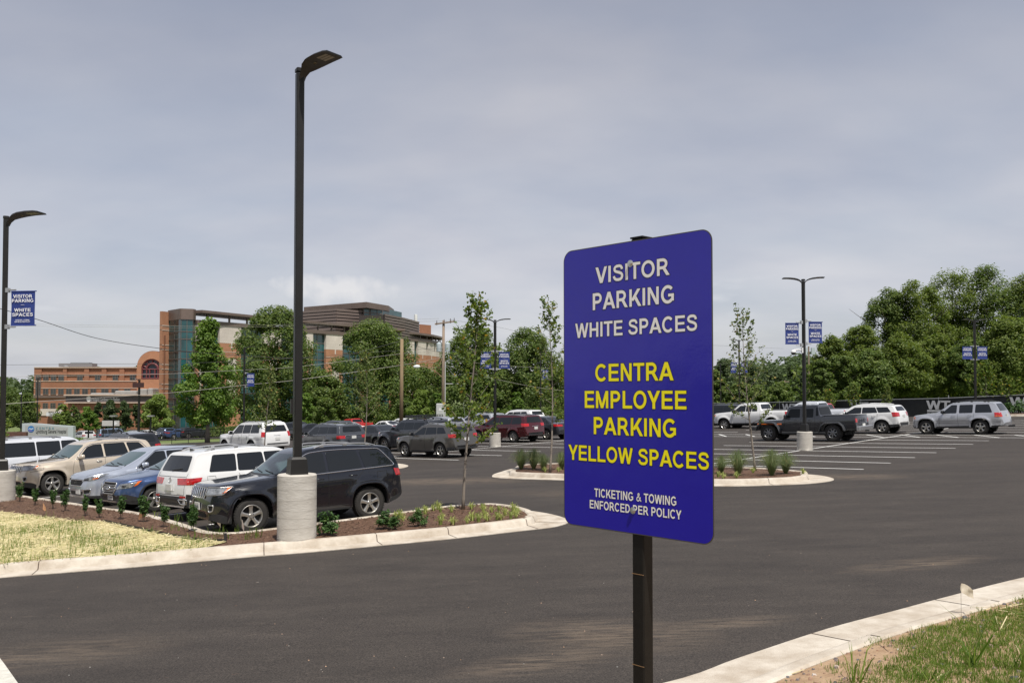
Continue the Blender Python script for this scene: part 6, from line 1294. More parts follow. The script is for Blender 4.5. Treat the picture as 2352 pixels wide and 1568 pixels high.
sp = big_suv(P_white2, 'white_long_suv', 5.65, 1.97, cuts=[2.95, 3.85], d=(5.12, 5.0), rails=(2.9, 5.1, .70, M_silvertrim, .07))
sub = build_car(sp, 'long bluish white utility vehicle beyond the pale gold one, cut off by the picture edge', 'car', 'cars in the near row'); near_row(sub, 6, -13.3, True, dr=-.55)

# ---- second block
sp = big_suv(P_white, 'white_large_suv', 5.35, 1.93, cuts=[3.0, 3.9], d=(4.85, 4.72), rails=(2.8, 4.7, .70, P_white, .03), badges=[('rear', 0, 1.09, .42, .05, 'TAHOE', M_silvertrim)], plates=[('rear', 0, .90, None)],
    panels=[('bumper_step', 'rear', YZ([(-.7, .60), (.7, .60), (.7, .66), (-.7, .66)], 0), M_clad)])
sp['badges'] += []
tahoe = build_car(sp, 'large white utility vehicle seen from behind its left flank, furthest left in the middle rows', 'car', 'cars in the middle rows')
park(tahoe, *at(585, 54), radians(136.5), .0)

def mid_suv(P, name, L, W, H, R, ax, **k):
    hz = k.pop('hz', 1.0); cz = k.pop('cz', 1.12); cw = k.pop('cw', 1.25); wt = k.pop('wt', 2.0); zb0, zb1 = k.pop('zb', (1.10, 1.16)); cuts = k.pop('cuts', [2.65, (3.5, 3.45)]); d = k.pop('d', (4.3, 4.0)); a = k.pop('a', None) or (cw + .35, wt + .2); zr = k.pop('zr', H - .10); gs = k.pop('gs', .28)
    lp = k.pop('lamps', []); tl = k.pop('tail', (.93, 1.08)); xs = k.pop('seams', [])
    return spec(name, P, L, W, H, R, ax, [(0, .55), (.02, .8), (.07, hz - .04), (.18, hz), (cw * .6, (hz + cz) / 2 + .015), (cw, cz), (cw + .1, cz + .045), (wt, H - .11), (wt + .28, H - .03), (wt + .8, H), (L - 1.2, H - .04), (L - gs - .12, zr), (L - gs - .06, zr - .05), (L - .14, zb1 + .02), (L - .05, 1.0), (L, .58)],
        [(0, .33), (.3, .27), (1.4, .27), (L - .8, .31), (L, .42)], [(0, .86), (cw, zb0 - .06), (L - .5, zb1 - .03), (L, zb1)], ws=(cw + .08, wt), flare=k.pop('flare', .035), side=wins((zb0, zb1), (H - .19, H - .20), a, d, cuts),
        seams=[[(s if not isinstance(s, tuple) else s[0] - .12, .38), (s if not isinstance(s, tuple) else s[0] - .02, zb0)] for s in cuts[:2]] + [[(a[0] - .2, .4), (a[0] - .14, zb0 - .03)]] + xs, handles=[((cuts[0] if not isinstance(cuts[0], tuple) else cuts[0][0]) - .32, zb0 - .12), ((cuts[1][0] if isinstance(cuts[1], tuple) else cuts[1]) - .34, zb0 - .10)] if len(cuts) > 1 else [(cuts[0] - .3, zb0 - .12)],
        mirror=(a[0] + .14, zb0 - .02, None), rearglass=[(-W * .66, zb1 + .06), (W * .66, zb1 + .06), (W * .56, zr - .09), (-W * .56, zr - .09)], rearwiper=k.pop('rearwiper', ((0, zb1 + .08), (-.3, zb1 + .13))), panels=[('bumper_cladding', 'rear', YZ(round_poly([(-W * .84, .44), (W * .84, .44), (W * .88, .60), (-W * .88, .60)], .04), 0), M_clad)] + k.pop('panels', []),
        lamps=[('tail_light', 'rc', [(L - .34, W * .97, tl[0] - .01), (L - .03, W * .62, tl[0]), (L - .05, W * .62, tl[1]), (L - .40, W * .95, tl[1] + .03)], M_red), ('headlight', 'fc', [(.06, .48, hz - .19), (.34, W * .93, hz - .14), (.52, W * .97, hz - .02), (.12, .5, hz - .07)], M_lens), ('indicator', 'side', SZ([(.34, hz - .13), (.46, hz - .10), (.50, hz - .04), (.36, hz - .07)], 1), M_amber)] + lp, **k)
CL = [(0, .44), (.4, .40), (.6, .36), (3.6, .36), (4.2, .52), (5.2, .56)]
sp = mid_suv(P_slate, 'grey_suv', 5.0, 1.0, 1.78, .39, (.95, 3.81), hz=1.06, cz=1.18, cw=1.35, wt=2.1, zb=(1.16, 1.22), cuts=[2.75, 3.68], d=(4.62, 4.40), clad=CL, rails=(2.5, 4.3, .66, M_silvertrim, .05), spokes=5, plates=[('rear', 0, .98, None)], bars=[('chrome_strip', 'rear', [[(0, -.55, 1.09), (0, .55, 1.09)]], M_chrome, .02)])
expl = build_car(sp, 'slate grey utility vehicle with silver roof rails, left of the black saloon', 'car', 'cars in the middle rows'); park(expl, *at(757, 52.5), radians(136.5), -.1)
def sedan(P, name, L, W, H, R, ax, **k):
    cw, wt = k.pop('cw', 1.30), k.pop('wt', 2.15); rs, rg = k.pop('rs', 3.25), k.pop('rg', 4.05); dz = k.pop('dz', 1.06)
    return spec(name, P, L, W, H, R, ax, [(0, .5), (.02, .66), (.08, .76), (.25, .82), (cw * .6, .91), (cw, .97), (cw + .1, 1.01), (wt, H - .09), (wt + .3, H - .02), (wt + .6, H), (rs, H - .04), (rg, dz + .03), (rg + .1, dz), (L - .12, dz - .01), (L - .06, dz - .05), (L, .62)],
        [(0, .28), (.3, .20), (1.4, .2), (L - .8, .24), (L, .36)], [(0, .72), (cw, .90), (L - .6, .98), (L, .98)], ws=(cw + .08, wt), flare=.025, th=.48, side=wins((.97, 1.01), (H - .15, H - .15), (cw + .42, wt + .22), (rg - .15, rs + .12), [2.62, (3.5, 3.4)]),
        seams=[[(2.6, .3), (2.6, .96)], [(cw + .25, .34), (cw + .28, .93)]], handles=[(2.3, .86), (3.15, .88)], mirror=(cw + .52, .93, None), mirror_size=(.12, .2, .13), rearglass=[(-W * .68, dz + .05), (W * .68, dz + .05), (W * .58, H - .10), (-W * .58, H - .10)],
        lamps=[('tail_light', 'rc', [(L - .36, W * .97, .84), (L - .04, W * .42, .83), (L - .05, W * .42, .95), (L - .42, W * .96, .99)], M_red), ('headlight', 'fc', [(.05, .45, .62), (.34, W * .92, .66), (.55, W * .97, .80), (.12, .5, .74)], M_lens)], plates=[('rear', 0, .78, None)], tw=.21, **k)
sp = sedan(P_blk, 'black_sedan', 4.85, .93, 1.475, .34, (.95, 3.75)); sp['bars'] = [('chrome_strip', 'rear', [[(0, -.5, .955), (0, .5, .955)]], M_chrome, .008)]
son = build_car(sp, 'black saloon car with red tail lights, between the slate and graphite utility vehicles', 'car', 'cars in the middle rows'); park(son, *at(862, 56), radians(136.5), -.05)
sp = mid_suv(P_dgrey, 'graphite_suv', 4.82, .96, 1.80, .39, (.93, 3.72), hz=1.12, cz=1.20, cw=1.42, wt=2.05, zb=(1.22, 1.25), cuts=[2.62, 3.42], d=(4.38, 4.25), clad=CL, flare=.06, archtrim=(.07, .03, P_dgrey), rails=(2.5, 4.3, .62, M_clad, .06), spokes=6, zr=1.70, gs=.16, th=.34, plates=[('rear', 0, .95, None)])
def rack(c, root):
    b = MB(); zr = c.top(3.2) + .10; x0, x1 = c.L / 2 - 2.45, c.L / 2 - 4.25
    for sd in (-.58, .58): b.tube([(x0, sd, zr), (x1, sd, zr)], .022, 6); b.tube([(x0, sd, zr + .10), (x1, sd, zr + .10)], .018, 6)
    for k in range(9): x = x0 + (x1 - x0) * k / 8; b.box((x, 0, zr), (.05, 1.16, .025)); [b.box((x, sd, zr + .05), (.03, .02, .12)) for sd in (-.58, .58)]
    b.box((x0, 0, zr + .06), (.04, 1.2, .12)); b.build('roof_rack', M_clad, root)
sp['extra'] = [rack]
fr = build_car(sp, 'graphite utility vehicle with a black roof rack, behind the warm grey one', 'car', 'cars in the middle rows'); park(fr, *rl(-38.75, -32.85), radians(136.5))
sp = mid_suv(P_grey, 'warm_grey_suv', 4.57, .92, 1.66, .36, (.93, 3.59), hz=1.0, cz=1.10, cw=1.2, wt=2.0, zb=(1.09, 1.18), cuts=[2.48, (3.35, 3.25)], d=(4.02, 3.72), clad=CL, archtrim=(.05, .015, P_grey), spokes=5, style='twin', rails=(2.4, 3.9, .58, M_silvertrim, .05), plates=[('rear', 0, .88, None)], tail=(.98, 1.12))
rav = build_car(sp, 'warm grey compact utility vehicle in the aisle-side bay, partly behind the spotted sapling', 'car', 'cars in the middle rows'); park(rav, *rl(-33.65, -29.95), radians(136.5))
sp = mid_suv(P_red, 'red_minivan', 5.12, .99, 1.74, .355, (.97, 4.03), hz=.98, cz=1.12, cw=1.15, wt=2.05, zb=(1.08, 1.14), cuts=[2.75, 3.85], d=(4.75, 4.58), spokes=6, style='twin', rails=(2.6, 4.5, .66, M_chrome, .02), plates=[('rear', 0, .86, None)], bars=[('chrome_strip', 'rear', [[(0, -.3, .98), (0, .3, .98)]], M_chrome, .014)], tail=(.98, 1.14), seams=[[(2.75, .35), (2.75, 1.06)], [(3.9, .4), (3.9, 1.06)], [(3.0, 1.02), (4.5, 1.04)]], gs=.2)
van = build_car(sp, 'dark red minivan standing behind a concrete post base', 'car', 'cars in the middle rows'); park(van, *rl(-39.55, -41.2), radians(136.5))
sp = sedan(P_dgrey, 'grey_sedan', 4.63, .88, 1.5, .33, (.9, 3.6))
sen = build_car(sp, 'dark grey saloon car beside the dark red minivan, half hidden by the blue sign', 'car', 'cars in the middle rows'); park(sen, *rl(-39.2, -44.0), radians(136.5))
sp = mid_suv(P_silver2, 'silver_wagon', 4.8, .93, 1.66, .355, (.93, 3.68), clad=CL, rails=(2.3, 4.1, .58, M_clad, .06), d=(4.5, 4.2))
o = build_car(sp, 'silver estate car showing only its roof above the dark red minivan', 'car', 'cars in the middle rows'); park(o, *rl(-48.2, -47.2), radians(136.5), .12)
sp = mid_suv(P_white, 'white_crossover', 4.7, .93, 1.68, .36, (.93, 3.6), clad=CL)
o2 = build_car(sp, 'white crossover behind the dark grey saloon, right against the blue sign', 'car', 'cars in the middle rows'); park(o2, *rl(-47.6, -50.8), radians(136.5), .25)
sp = mid_suv(P_silver2, 'silver_crossover', 4.5, .9, 1.64, .35, (.9, 3.5), clad=CL)
o = build_car(sp, 'pale silver crossover mostly behind the spotted sapling, left of the dark red minivan', 'car', 'cars in the middle rows'); park(o, *rl(-47.6, -42.6), radians(136.5), .0)
# dark SUV behind the pale gold one
sp = mid_suv(P_blk, 'black_crossover', 4.75, .94, 1.74, .36, (.93, 3.65), clad=CL, rails=(2.4, 4.1, .58, M_clad, .05))
o = build_car(sp, 'black crossover of which the roof shows behind the pale gold vehicle', 'car', 'cars in the middle rows'); park(o, *at(292, 47), radians(136.5))

# ---- right-hand rows
sp = spec('silver_boxy_suv', P_silver2, 4.61, .92, 1.74, .375, (.80, 3.49), [(0, .58), (.02, .82), (.06, .98), (.16, 1.02), (1.0, 1.12), (1.28, 1.15), (1.36, 1.19), (1.92, 1.58), (2.15, 1.665), (2.8, 1.70), (3.7, 1.685), (4.12, 1.65), (4.18, 1.60), (4.42, 1.20), (4.46, 1.08), (4.55, .98), (4.61, .6)],
    [(0, .36), (.3, .32), (1.2, .33), (3.8, .35), (4.61, .44)], [(0, .9), (1.3, 1.04), (4.61, 1.1)], clad=[(0, .40), (4.61, .48)], cladmat=M_clad, ws=(1.34, 1.92), crease=.74, flare=.055, Ra=.46, arch_p=2.8, archtrim=(.07, .03, P_silver2), spokes=5, th=.40,
    side=wins((1.10, 1.13), (1.53, 1.55), (1.60, 2.08), (4.08, 3.90), [2.42, 3.20], gap=.12), seams=[[(2.42, .4), (2.42, 1.08)], [(3.18, .75), (3.2, 1.1)], [(1.48, .42), (1.5, 1.06)], [(1.3, .72), (3.0, .73)], [(1.3, .60), (3.0, .61)]], handles=[(2.1, .99), (2.9, 1.0)], handlemat=M_chrome, mirror=(1.72, 1.1, M_clad),
    rails=(2.2, 3.9, .58, M_clad, .07), rearglass=[(-.62, 1.20), (.62, 1.20), (.54, 1.56), (-.54, 1.56)], lamps=[('tail_light', 'rc', [(4.20, .91, .90), (4.50, .70, .90), (4.50, .70, 1.12), (4.20, .89, 1.12)], M_red), ('tail_indicator', 'rc', [(4.24, .91, .92), (4.46, .72, .92), (4.46, .72, .99), (4.24, .90, .99)], M_amber), ('headlight', 'fc', [(.06, .45, .80), (.2, .82, .82), (.24, .84, .96), (.08, .45, .96)], M_lens), ('indicator', 'side', SZ([(.14, .80), (.24, .80), (.26, .95), (.16, .96)], 1), M_amber)], plates=[('rear', 0, .95, None)])
def hitch(c, root):
    b = MB(); b.box((-c.L / 2 - .12, 0, .40), (.30, .08, .08)); b.box((-c.L / 2 - .22, 0, .42), (.05, .30, .09)); b.build('tow_hitch', M_clad, root)
sp['extra'] = [hitch]
wj = build_car(sp, 'silver boxy four-wheel-drive car alone at the right end of the marked bays', 'car', 'cars in the right rows'); park(wj, *rl(-15.55, -51.15), radians(136.5))
sp = mid_suv(P_white, 'white_rounded_suv', 4.77, .92, 1.68, .365, (.95, 3.81), hz=1.02, cz=1.14, cw=1.3, wt=2.05, zb=(1.12, 1.20), cuts=[2.68, (3.62, 3.45)], d=(4.35, 4.12), clad=CL, spokes=5, tail=(.96, 1.17), rails=(2.5, 4.0, .58, P_white, .03), plates=[('rear', 0, .96, None)])
eq = build_car(sp, 'white rounded crossover between the charcoal pickup and the silver boxy car', 'car', 'cars in the right rows'); park(eq, *rl(-21.0, -51.6), radians(136.5))
# charcoal pickup with removable top and flat fenders
def gladiator():
    sp = spec('charcoal_pickup', P_char, 5.54, .80, 1.86, .43, (.80, 4.29), [(0, .62), (.015, .85), (.04, 1.02), (.09, 1.065), (1.0, 1.10), (1.55, 1.13), (1.60, 1.18), (1.84, 1.70), (1.93, 1.79), (2.3, 1.84), (3.45, 1.855), (3.50, 1.84), (3.53, 1.70), (3.62, 1.30), (3.64, 1.285), (5.48, 1.295), (5.51, 1.26), (5.54, .62)],
        [(0, .56), (1.2, .50), (1.3, .40), (3.6, .40), (3.8, .50), (5.54, .60)], [(0, .92), (1.5, 1.05), (1.75, 1.16), (5.54, 1.18)], ws=(1.60, 1.86), flare=0, Ra=.50, soft=.03, plan=[(0, .80), (.06, .86), (.5, .88), (1.4, .94), (1.6, 1.0), (5.0, 1.0), (5.45, 1.0), (5.54, .97)], th=.16, drop=.05, hooddrop=.05, spokes=7, rim=M_alloyd, tw=.27, rr=.58, sharp=30,
        side=[[(1.82, 1.22), (2.56, 1.22), (2.56, 1.66), (2.02, 1.66)], [(2.70, 1.22), (3.28, 1.22), (3.28, 1.66), (2.70, 1.66)]], sideglass=mat('black_glass', (.004, .005, .006), .12, spec=.25), seams=[[(1.72, .45), (1.72, 1.2)], [(2.63, .44), (2.63, 1.72)], [(3.36, .46), (3.36, 1.72)], [(3.66, .5), (3.66, 1.2)], [(1.72, 1.74), (3.45, 1.76)]], handles=[(2.28, 1.08), (3.02, 1.08)], handlemat=M_clad,
        mirror=(1.86, 1.18, M_clad), mirror_size=(.14, .2, .24), rearmat=mat('black_glass', (.004, .005, .006), .12, spec=.25), rearglass=[(-.62, 1.33), (.62, 1.33), (.60, 1.72), (-.60, 1.72)], lamps=[('quarter_glass', 'side', SZ([(3.42, 1.30), (3.56, 1.30), (3.49, 1.72), (3.42, 1.72)], 1), mat('black_glass', (.004, .005, .006), .12, spec=.25)), ('tail_light', 'rear', YZ([(.62, .95), (.77, .95), (.77, 1.14), (.62, 1.14)], 0), M_red), ('indicator', 'front', YZ([(.66, .86), (.78, .86), (.78, .93), (.66, .93)], 0), M_amber), ('headlight', 'front', YZ(round_poly([(.40, .82), (.60, .82), (.60, 1.0), (.40, 1.0)], .1), 0), M_lens)],
        slots=[('grille_slot', 'front', slots7(.80, 1.0, .035, .088), M_clad, .006)], plates=[('rear', 0, .8, None)])
    def ex(c, root):
        L = c.L
        for a in c.ax:                                          # wide flat-topped fenders standing proud of the narrow body
            for sd in (1, -1):
                b = MB(); prof = [(-.66, .62), (-.60, .80), (-.40, .985), (-.25, 1.01), (.25, 1.01), (.40, .985), (.58, .80), (.68, .56)] if a < 2 else [(-.68, .56), (-.56, .82), (-.36, .985), (.36, .985), (.56, .82), (.64, .62)]
                vs = []
                for u, z in prof: x = L / 2 - a - u; vs += [(x, sd * .74, z), (x, sd * .955, z - .005), (x, sd * .97, z - .04), (x, sd * .95, z - .09), (x, sd * .76, z - .07)]
                n = len(prof); fs = [(5 * k + j, 5 * k + (j + 1) % 5, 5 * k + 5 + (j + 1) % 5, 5 * k + 5 + j) for k in range(n - 1) for j in range(5)] + [tuple(range(5)), tuple(5 * (n - 1) + j for j in range(5))[::-1]]
                b.add(vs, fs if sd < 0 else [f[::-1] for f in fs]); b.build('fender', P_char if a > 9 else mat('fender_grey', (.045, .048, .054), .4, coat=.5), root, smooth=True, sharp=40)
        b = MB(); b.bevbox((L / 2 + .06, 0, .66), (.22, 1.62, .20), .03); b.box((L / 2 + .12, .5, .62), (.14, .10, .12)); b.box((L / 2 + .12, -.5, .62), (.14, .10, .12)); b.build('front_bumper', M_clad, root)
        b = MB(); b.bevbox((-L / 2 - .05, 0, .66), (.20, 1.66, .20), .03); b.build('rear_bumper', M_silvertrim, root)
        for sd in (1, -1): b = MB(); b.bevbox((0, sd * .84, .44), (2.35, .14, .10), .02); b.build('side_step', M_clad, root)
        b = MB(); b.box((L / 2 - 4.58, 0, 1.30), (1.78, 1.30, .02)); b.build('bed_cover', M_clad, root)
        b = MB(); b.box((-L / 2 - .16, 0, .52), (.2, .07, .07)); b.build('tow_hitch', M_clad, root)
    sp['extra'] = [ex]; return sp
glad = build_car(gladiator(), 'charcoal pickup with flat fenders and hard top behind the camera lamp post', 'pickup', 'cars in the right rows'); park(glad, *rl(-20.8, -44.45), radians(136.5))
for w in glad.children:
    if w.name.startswith('wheel') and not w.name.startswith('wheel_'): w.location.y *= 1.13
def pickup(P, name):
    L, W, H = 5.9, 1.0, 1.92
    sp = spec(name, P, L, W, H, .40, (1.0, 4.68), [(0, .62), (.02, 1.0), (.06, 1.16), (.2, 1.22), (1.0, 1.28), (1.42, 1.31), (1.52, 1.36), (2.12, 1.80), (2.35, 1.885), (2.8, 1.92), (3.6, 1.90), (3.72, 1.86), (3.86, 1.42), (3.90, 1.38), (5.82, 1.37), (5.86, 1.33), (5.9, .62)],
        [(0, .42), (.4, .40), (1.6, .42), (4, .44), (5.9, .52)], [(0, 1.05), (1.5, 1.2), (5.9, 1.24)], ws=(1.50, 2.12), flare=.05, Ra=.50, th=.32, spokes=6, clad=[(0, .50), (5.9, .54)], tw=.26,
        side=wins((1.30, 1.32), (1.72, 1.72), (1.75, 2.28), (3.62, 3.55), [2.72, (3.2, 3.18)]), seams=[[(2.70, .5), (2.7, 1.28)], [(3.84, .5), (3.84, 1.3)], [(1.62, .5), (1.64, 1.26)]], handles=[(2.4, 1.14)], mirror=(1.9, 1.26, M_clad), mirror_size=(.16, .28, .26), rearglass=[(-.70, 1.46), (.70, 1.46), (.64, 1.78), (-.64, 1.78)],
        lamps=[('tail_light', 'rc', [(5.74, .99, 1.0), (5.88, .86, 1.0), (5.88, .86, 1.26), (5.74, .99, 1.26)], M_red), ('headlight', 'fc', [(.06, .6, .96), (.24, .94, .96), (.26, .95, 1.15), (.06, .6, 1.15)], M_lens), ('indicator', 'side', SZ([(.2, .98), (.3, .98), (.3, 1.12), (.2, 1.12)], 1), M_amber)], plates=[('rear', 0, .7, None)])
    def ex(c, root): b = MB(); b.box((L / 2 - 4.86, 0, 1.378), (1.8, 1.5, .02)); b.build('bed_liner', M_clad, root); b = MB(); b.bevbox((-L / 2 - .04, 0, .62), (.2, 1.8, .18), .03); b.build('rear_bumper', M_chrome, root); b = MB(); b.bevbox((L / 2 + .01, 0, .64), (.12, 1.86, .20), .03); b.build('front_bumper', M_chrome, root)
    sp['extra'] = [ex]; return sp
f150 = build_car(pickup(P_white, 'white_pickup'), 'white pickup with extended cab standing behind the sapling, nose to the left', 'pickup', 'cars in the right rows'); park(f150, *rl(-31.2, -57.9), radians(136.5), -.12)
sp = big_suv(P_blk, 'black_large_suv', 5.3, 1.9, cuts=[3.0, 3.9], d=(4.85, 4.7)); o = build_car(sp, 'black large utility vehicle emerging from behind the right edge of the blue sign', 'car', 'cars in the right rows'); park(o, *rl(-35.8, -60.2), radians(136.5), -.15)
rp = build_car(pickup(P_rred, 'red_pickup'), 'red pickup glimpsed behind the white pickup by the banner fence', 'pickup', 'cars in the right rows'); park(rp, *rl(-30.2, -66.0), radians(136.5), -.35)
wp = build_car(pickup(P_white2, 'pale_pickup'), 'off-white pickup tail showing between the white and charcoal pickups', 'pickup', 'cars in the right rows'); park(wp, *rl(-28.6, -61.4), radians(136.5), -.2)
# ================================================================ STREET FURNITURE AND SIGNS
M_pole = mat('dark_bronze_pole', (.020, .019, .018), .42, metal=.35, var=.15, vscale=3, spec=.5)
M_lampunder = mat('lamp_underside', (.05, .042, .036), .6)
M_led = mat('led_lens', (.30, .25, .18), .3, spec=.6)
M_banner = mat('blue_banner_cloth', (.020, .040, .20), .6, var=.08, vscale=5)
M_bannertext = mat('banner_white', (.80, .80, .82), .6)
M_galv = mat('galvanised_steel', (.42, .43, .44), .45, metal=.6)
M_wood = mat('weathered_pole_wood', (.17, .12, .085), .9, vscale=5, bump=.4, bscale=30, col2=(.30, .235, .18), stretch=(1, 1, .12))
M_wood2 = mat('brown_pole_wood', (.16, .11, .06), .9, vscale=5, bump=.4, bscale=30, col2=(.26, .19, .11), stretch=(1, 1, .12))
M_blackmetal = mat('black_railing', (.012, .012, .013), .5)

def lamp_head(b, ang, z, reach=1.0, k=1.0, mis=(0, 1, 2)):
    """curved arm sweeping up out of the pole into a flat tapering head; a cross-section of 4 points along it"""
    ca, sa = cos(ang), sin(ang); P = [(.05, -.26, .075, .07), (.10, -.16, .085, .065), (.18, -.075, .115, .06), (.30, -.015, .165, .05), (.46, .03, .205, .045), (.70, .06, .215, .042), (.95, .07, .205, .040), (1.06, .065, .185, .032)]
    P = [(u * reach, v * k, w * k * (1.0 if u < .2 else 1.22), t * k) for u, v, w, t in P]; vs = []
    for u, v, w, t in P:
        for y, zz_ in ((-w, v), (w, v), (w * .82, v + t), (-w * .82, v + t)): vs.append((ca * u - sa * y, sa * u + ca * y, z + zz_))
    n = len(P)
    for i in range(n - 1):
        for j in range(4): b.add([vs[4 * i + j], vs[4 * i + (j + 1) % 4], vs[4 * i + 4 + (j + 1) % 4], vs[4 * i + 4 + j]], [(3, 2, 1, 0)], mis[1] if j == 0 else mis[0])
    b.add([vs[q] for q in range(4)], [(0, 1, 2, 3)], mis[0]); b.add([vs[4 * n - 4 + q] for q in range(4)], [(3, 2, 1, 0)], mis[0])
    for q in (-.085, 0, .085):                                   # three LED strips let into the underside
        for r_ in range(1):
            c = [(.66, q - .034), (.95, q - .034), (.95, q + .034), (.66, q + .034)]; b.add([(ca * u * reach - sa * y * k, sa * u * reach + ca * y * k, z + (.060 + (u - .70) * .04 - .004) * k) for u, y in c], [(3, 2, 1, 0)], mis[2])
    b.lathe([(.035 * k, -.01), (.035 * k, .01), (.001, .012)][::-1], 10, c=(ca * .48 * reach, sa * .48 * reach, z + .022 * k), mi=mis[2])
def banner(parent, w, hh, ang, off, z, small=True, mirror=1):
    """cloth between two arms; faces along ang, offset sideways by off"""
    R = Matrix.Rotation(ang, 4, 'Z'); b = MB(); nx, nz_ = 8, 12; vs = []
    for k in range(nz_ + 1):
        for i in range(nx + 1): u = i / nx; t = k / nz_; vs.append(R @ Vector((off + (u - .5) * w * (1 - .015 * sin(pi * t)), .010 * sin(5 * u + 3 * t) * sin(pi * t), z + (t - .5) * hh)))
    b.add(vs, [(k * (nx + 1) + i, k * (nx + 1) + i + 1, (k + 1) * (nx + 1) + i + 1, (k + 1) * (nx + 1) + i) for k in range(nz_) for i in range(nx)])
    for s in (-1, 1): b.tube([R @ Vector((off - w * .5, 0, z + s * hh * .5)), R @ Vector((off + w * .55 * 1.0, 0, z + s * hh * .5))], .018, 6)
    bo = b.build('banner', M_banner, parent, smooth=True, sharp=60)
    b = MB(); T = lambda y, dy=-.022: R @ Matrix.Translation((off, dy, z + y * hh)) @ Euler((pi / 2, 0, 0)).to_matrix().to_4x4()
    [(lambda q: (caps(q, t_, w * a_, hh * .098, T(y_)), q.build('lettering', M_bannertext, bo)))(MB()) for t_, a_, y_ in (('VISITOR', .78, .355), ('PARKING', .90, .225), ('WHITE', .67, -.05), ('SPACES', .86, -.185))]
    if small: [(lambda q: (caps(q, t_, w * a_, hh * .034, T(y_)), q.build('lettering', M_bannertext, bo)))(MB()) for t_, a_, y_ in (('TICKETING & TOWING', .58, -.345), ('ENFORCED PER POLICY', .64, -.395))]
    b.box(R @ Vector((off, -.022, z + .10 * hh)), (w * .14, .004, .008), ang); b.build('dash_mark', M_bannertext, bo)
    for s in (-1, 1):
        b = MB(); b.tube([R @ Vector((0, 0, z + s * (hh * .5 + .05))), R @ Vector((off - mirror * w * .3, 0, z + s * (hh * .5 + .05)))], .022, 6); b.box(R @ Vector((mirror * .10, 0, z + s * (hh * .5 + .04))), (.10, .12, .14), ang); b.build('banner_bracket', M_galv, parent)
def lamp(px, ytop, yb, label, arms=(0,), base=(.39, 1.3), pole=.078, d=None, bann=(), group='lamp posts of the car park', dz=0.0, k=1.0, ang0=0.0, bz=.0, xy=None, taper=.9):
    if xy: X, Y = xy
    else: X, Y = gp(px, yb, dz) if d is None else at(px, d)
    zg_ = h(X, Y) + dz; zt_ = zat(ytop, Y); o = empty('lamp_post', (X, Y, zg_), label=label, cat='lamp post', group=group); H = zt_ - zg_; bh = base[1] if base else 0
    if base:
        r = base[0]; b = MB(); b.lathe([(.001, -.1), (r, -.1), (r, bh - .02), (r - .018, bh), (.001, bh)], 48); [b.tube([((r + .0005) * cos(q_ * pi / 24), (r + .0005) * sin(q_ * pi / 24), bh * (i + .35) / 7 + .022 * sin(q_ * pi / 24 + i * 1.9)) for q_ in range(49)], .0018, 4, 1, False) for i in range(7)]; b.build('concrete_base', [M_conc2, mat('form_line_grey', (.34, .31, .27), .9)], o, smooth=True, sharp=30)
        b = MB(); w = pole * 4.6; b.box((0, 0, bh + .15), (w, w, .30), ang0, top=.88); b.box((0, 0, bh + .32), (w * .86, w * .86, .05), ang0, top=.8); b.build('base_cover', M_pole, o)
    b = MB(); q = pole * 2; b.bevbox((0, 0, (bh + H) / 2 - .05), (q, q, H - bh - .1), .015, ang0); b.build('pole', M_pole, o)
    b = MB(); b.bevbox((0, 0, H - .04), (q * 1.12, q * 1.12, .08), .02, ang0); b.build('pole_cap', M_pole, o)
    for a in arms: b = MB(); lamp_head(b, a, H - .02, k=k, reach=k); b.build('lamp_head', [M_pole, M_lampunder, M_led], o)
    for (side, w, hh, z, ang) in bann: banner(o, w, hh, ang, side * (w / 2 + .22), z - zg_, Y < 60, side)
    return o
AL = radians(-43.5)
main = lamp(684, 150, 1236, 'tallest lamp post, single-headed, on a concrete drum in front of the black car', arms=(radians(-38),), base=(.385, 1.30), dz=.135, k=.98, ang0=radians(28), bz=0)
b = MB(); b.box((-.09, -.11, 1.3 + 1.35), (.05, .05, .30), radians(28)); b.build('junction_box', M_pole, main)
lamp(8, 494, 1157, 'lamp post at the left edge with a single head and one blue banner', arms=(radians(-8),), base=(.385, .96), dz=.135, d=28.4, bann=[(1, .83, 1.08, zat(708, 28.4), radians(-8))], k=1.15, ang0=radians(28))
lamp(1847, 640, 1033, 'twin-headed lamp post with two blue banners and a dome camera, before the charcoal pickup', arms=(radians(-10), radians(170)), base=(.335, .82), bann=[(1, .61, .92, zat(764, 40), radians(3)), (-1, .61, .92, zat(767, 40), radians(3))], k=.84, ang0=radians(-43.5), pole=.065)
lamp(1137, 734, 1025, 'twin-headed lamp post with two blue banners behind the spotted sapling', arms=(radians(5), radians(185)), base=(.33, .80), bann=[(1, .62, .93, zat(827, 51.6), 0), (-1, .62, .93, zat(827, 51.6), 0)], k=.84, ang0=radians(-43.5), pole=.065)
lamp(561, 797, 985, 'distant single-headed lamp post with one blue banner right of the bright green maple', arms=(radians(0),), base=(.33, .7), d=76, bann=[(1, .63, 1.08, zat(872, 76), 0)], k=.9, pole=.07)
lamp(1242, 808, 985, 'distant lamp post with one small blue banner beside the slender sapling left of the sign', arms=(radians(0),), base=(.33, .7), d=104, bann=[(1, .62, 1.05, zat(860, 104), 0)], k=.9, pole=.07)
lamp(1698, 780, 975, 'twin-headed lamp post with two small blue banners right of the blue sign', arms=(0, pi), base=(.33, .7), d=92, bann=[(1, .64, 1.05, zat(844, 92), 0), (-1, .64, 1.05, zat(844, 92), 0)], k=.9, pole=.07)
lamp(2240, 735, 975, 'twin-headed lamp post with two blue banners in front of the wood', arms=(0, pi), base=(.33, .7), d=78, bann=[(1, .86, 1.08, zat(810, 78), 0), (-1, .86, 1.08, zat(810, 78), 0)], k=1.0, pole=.085)
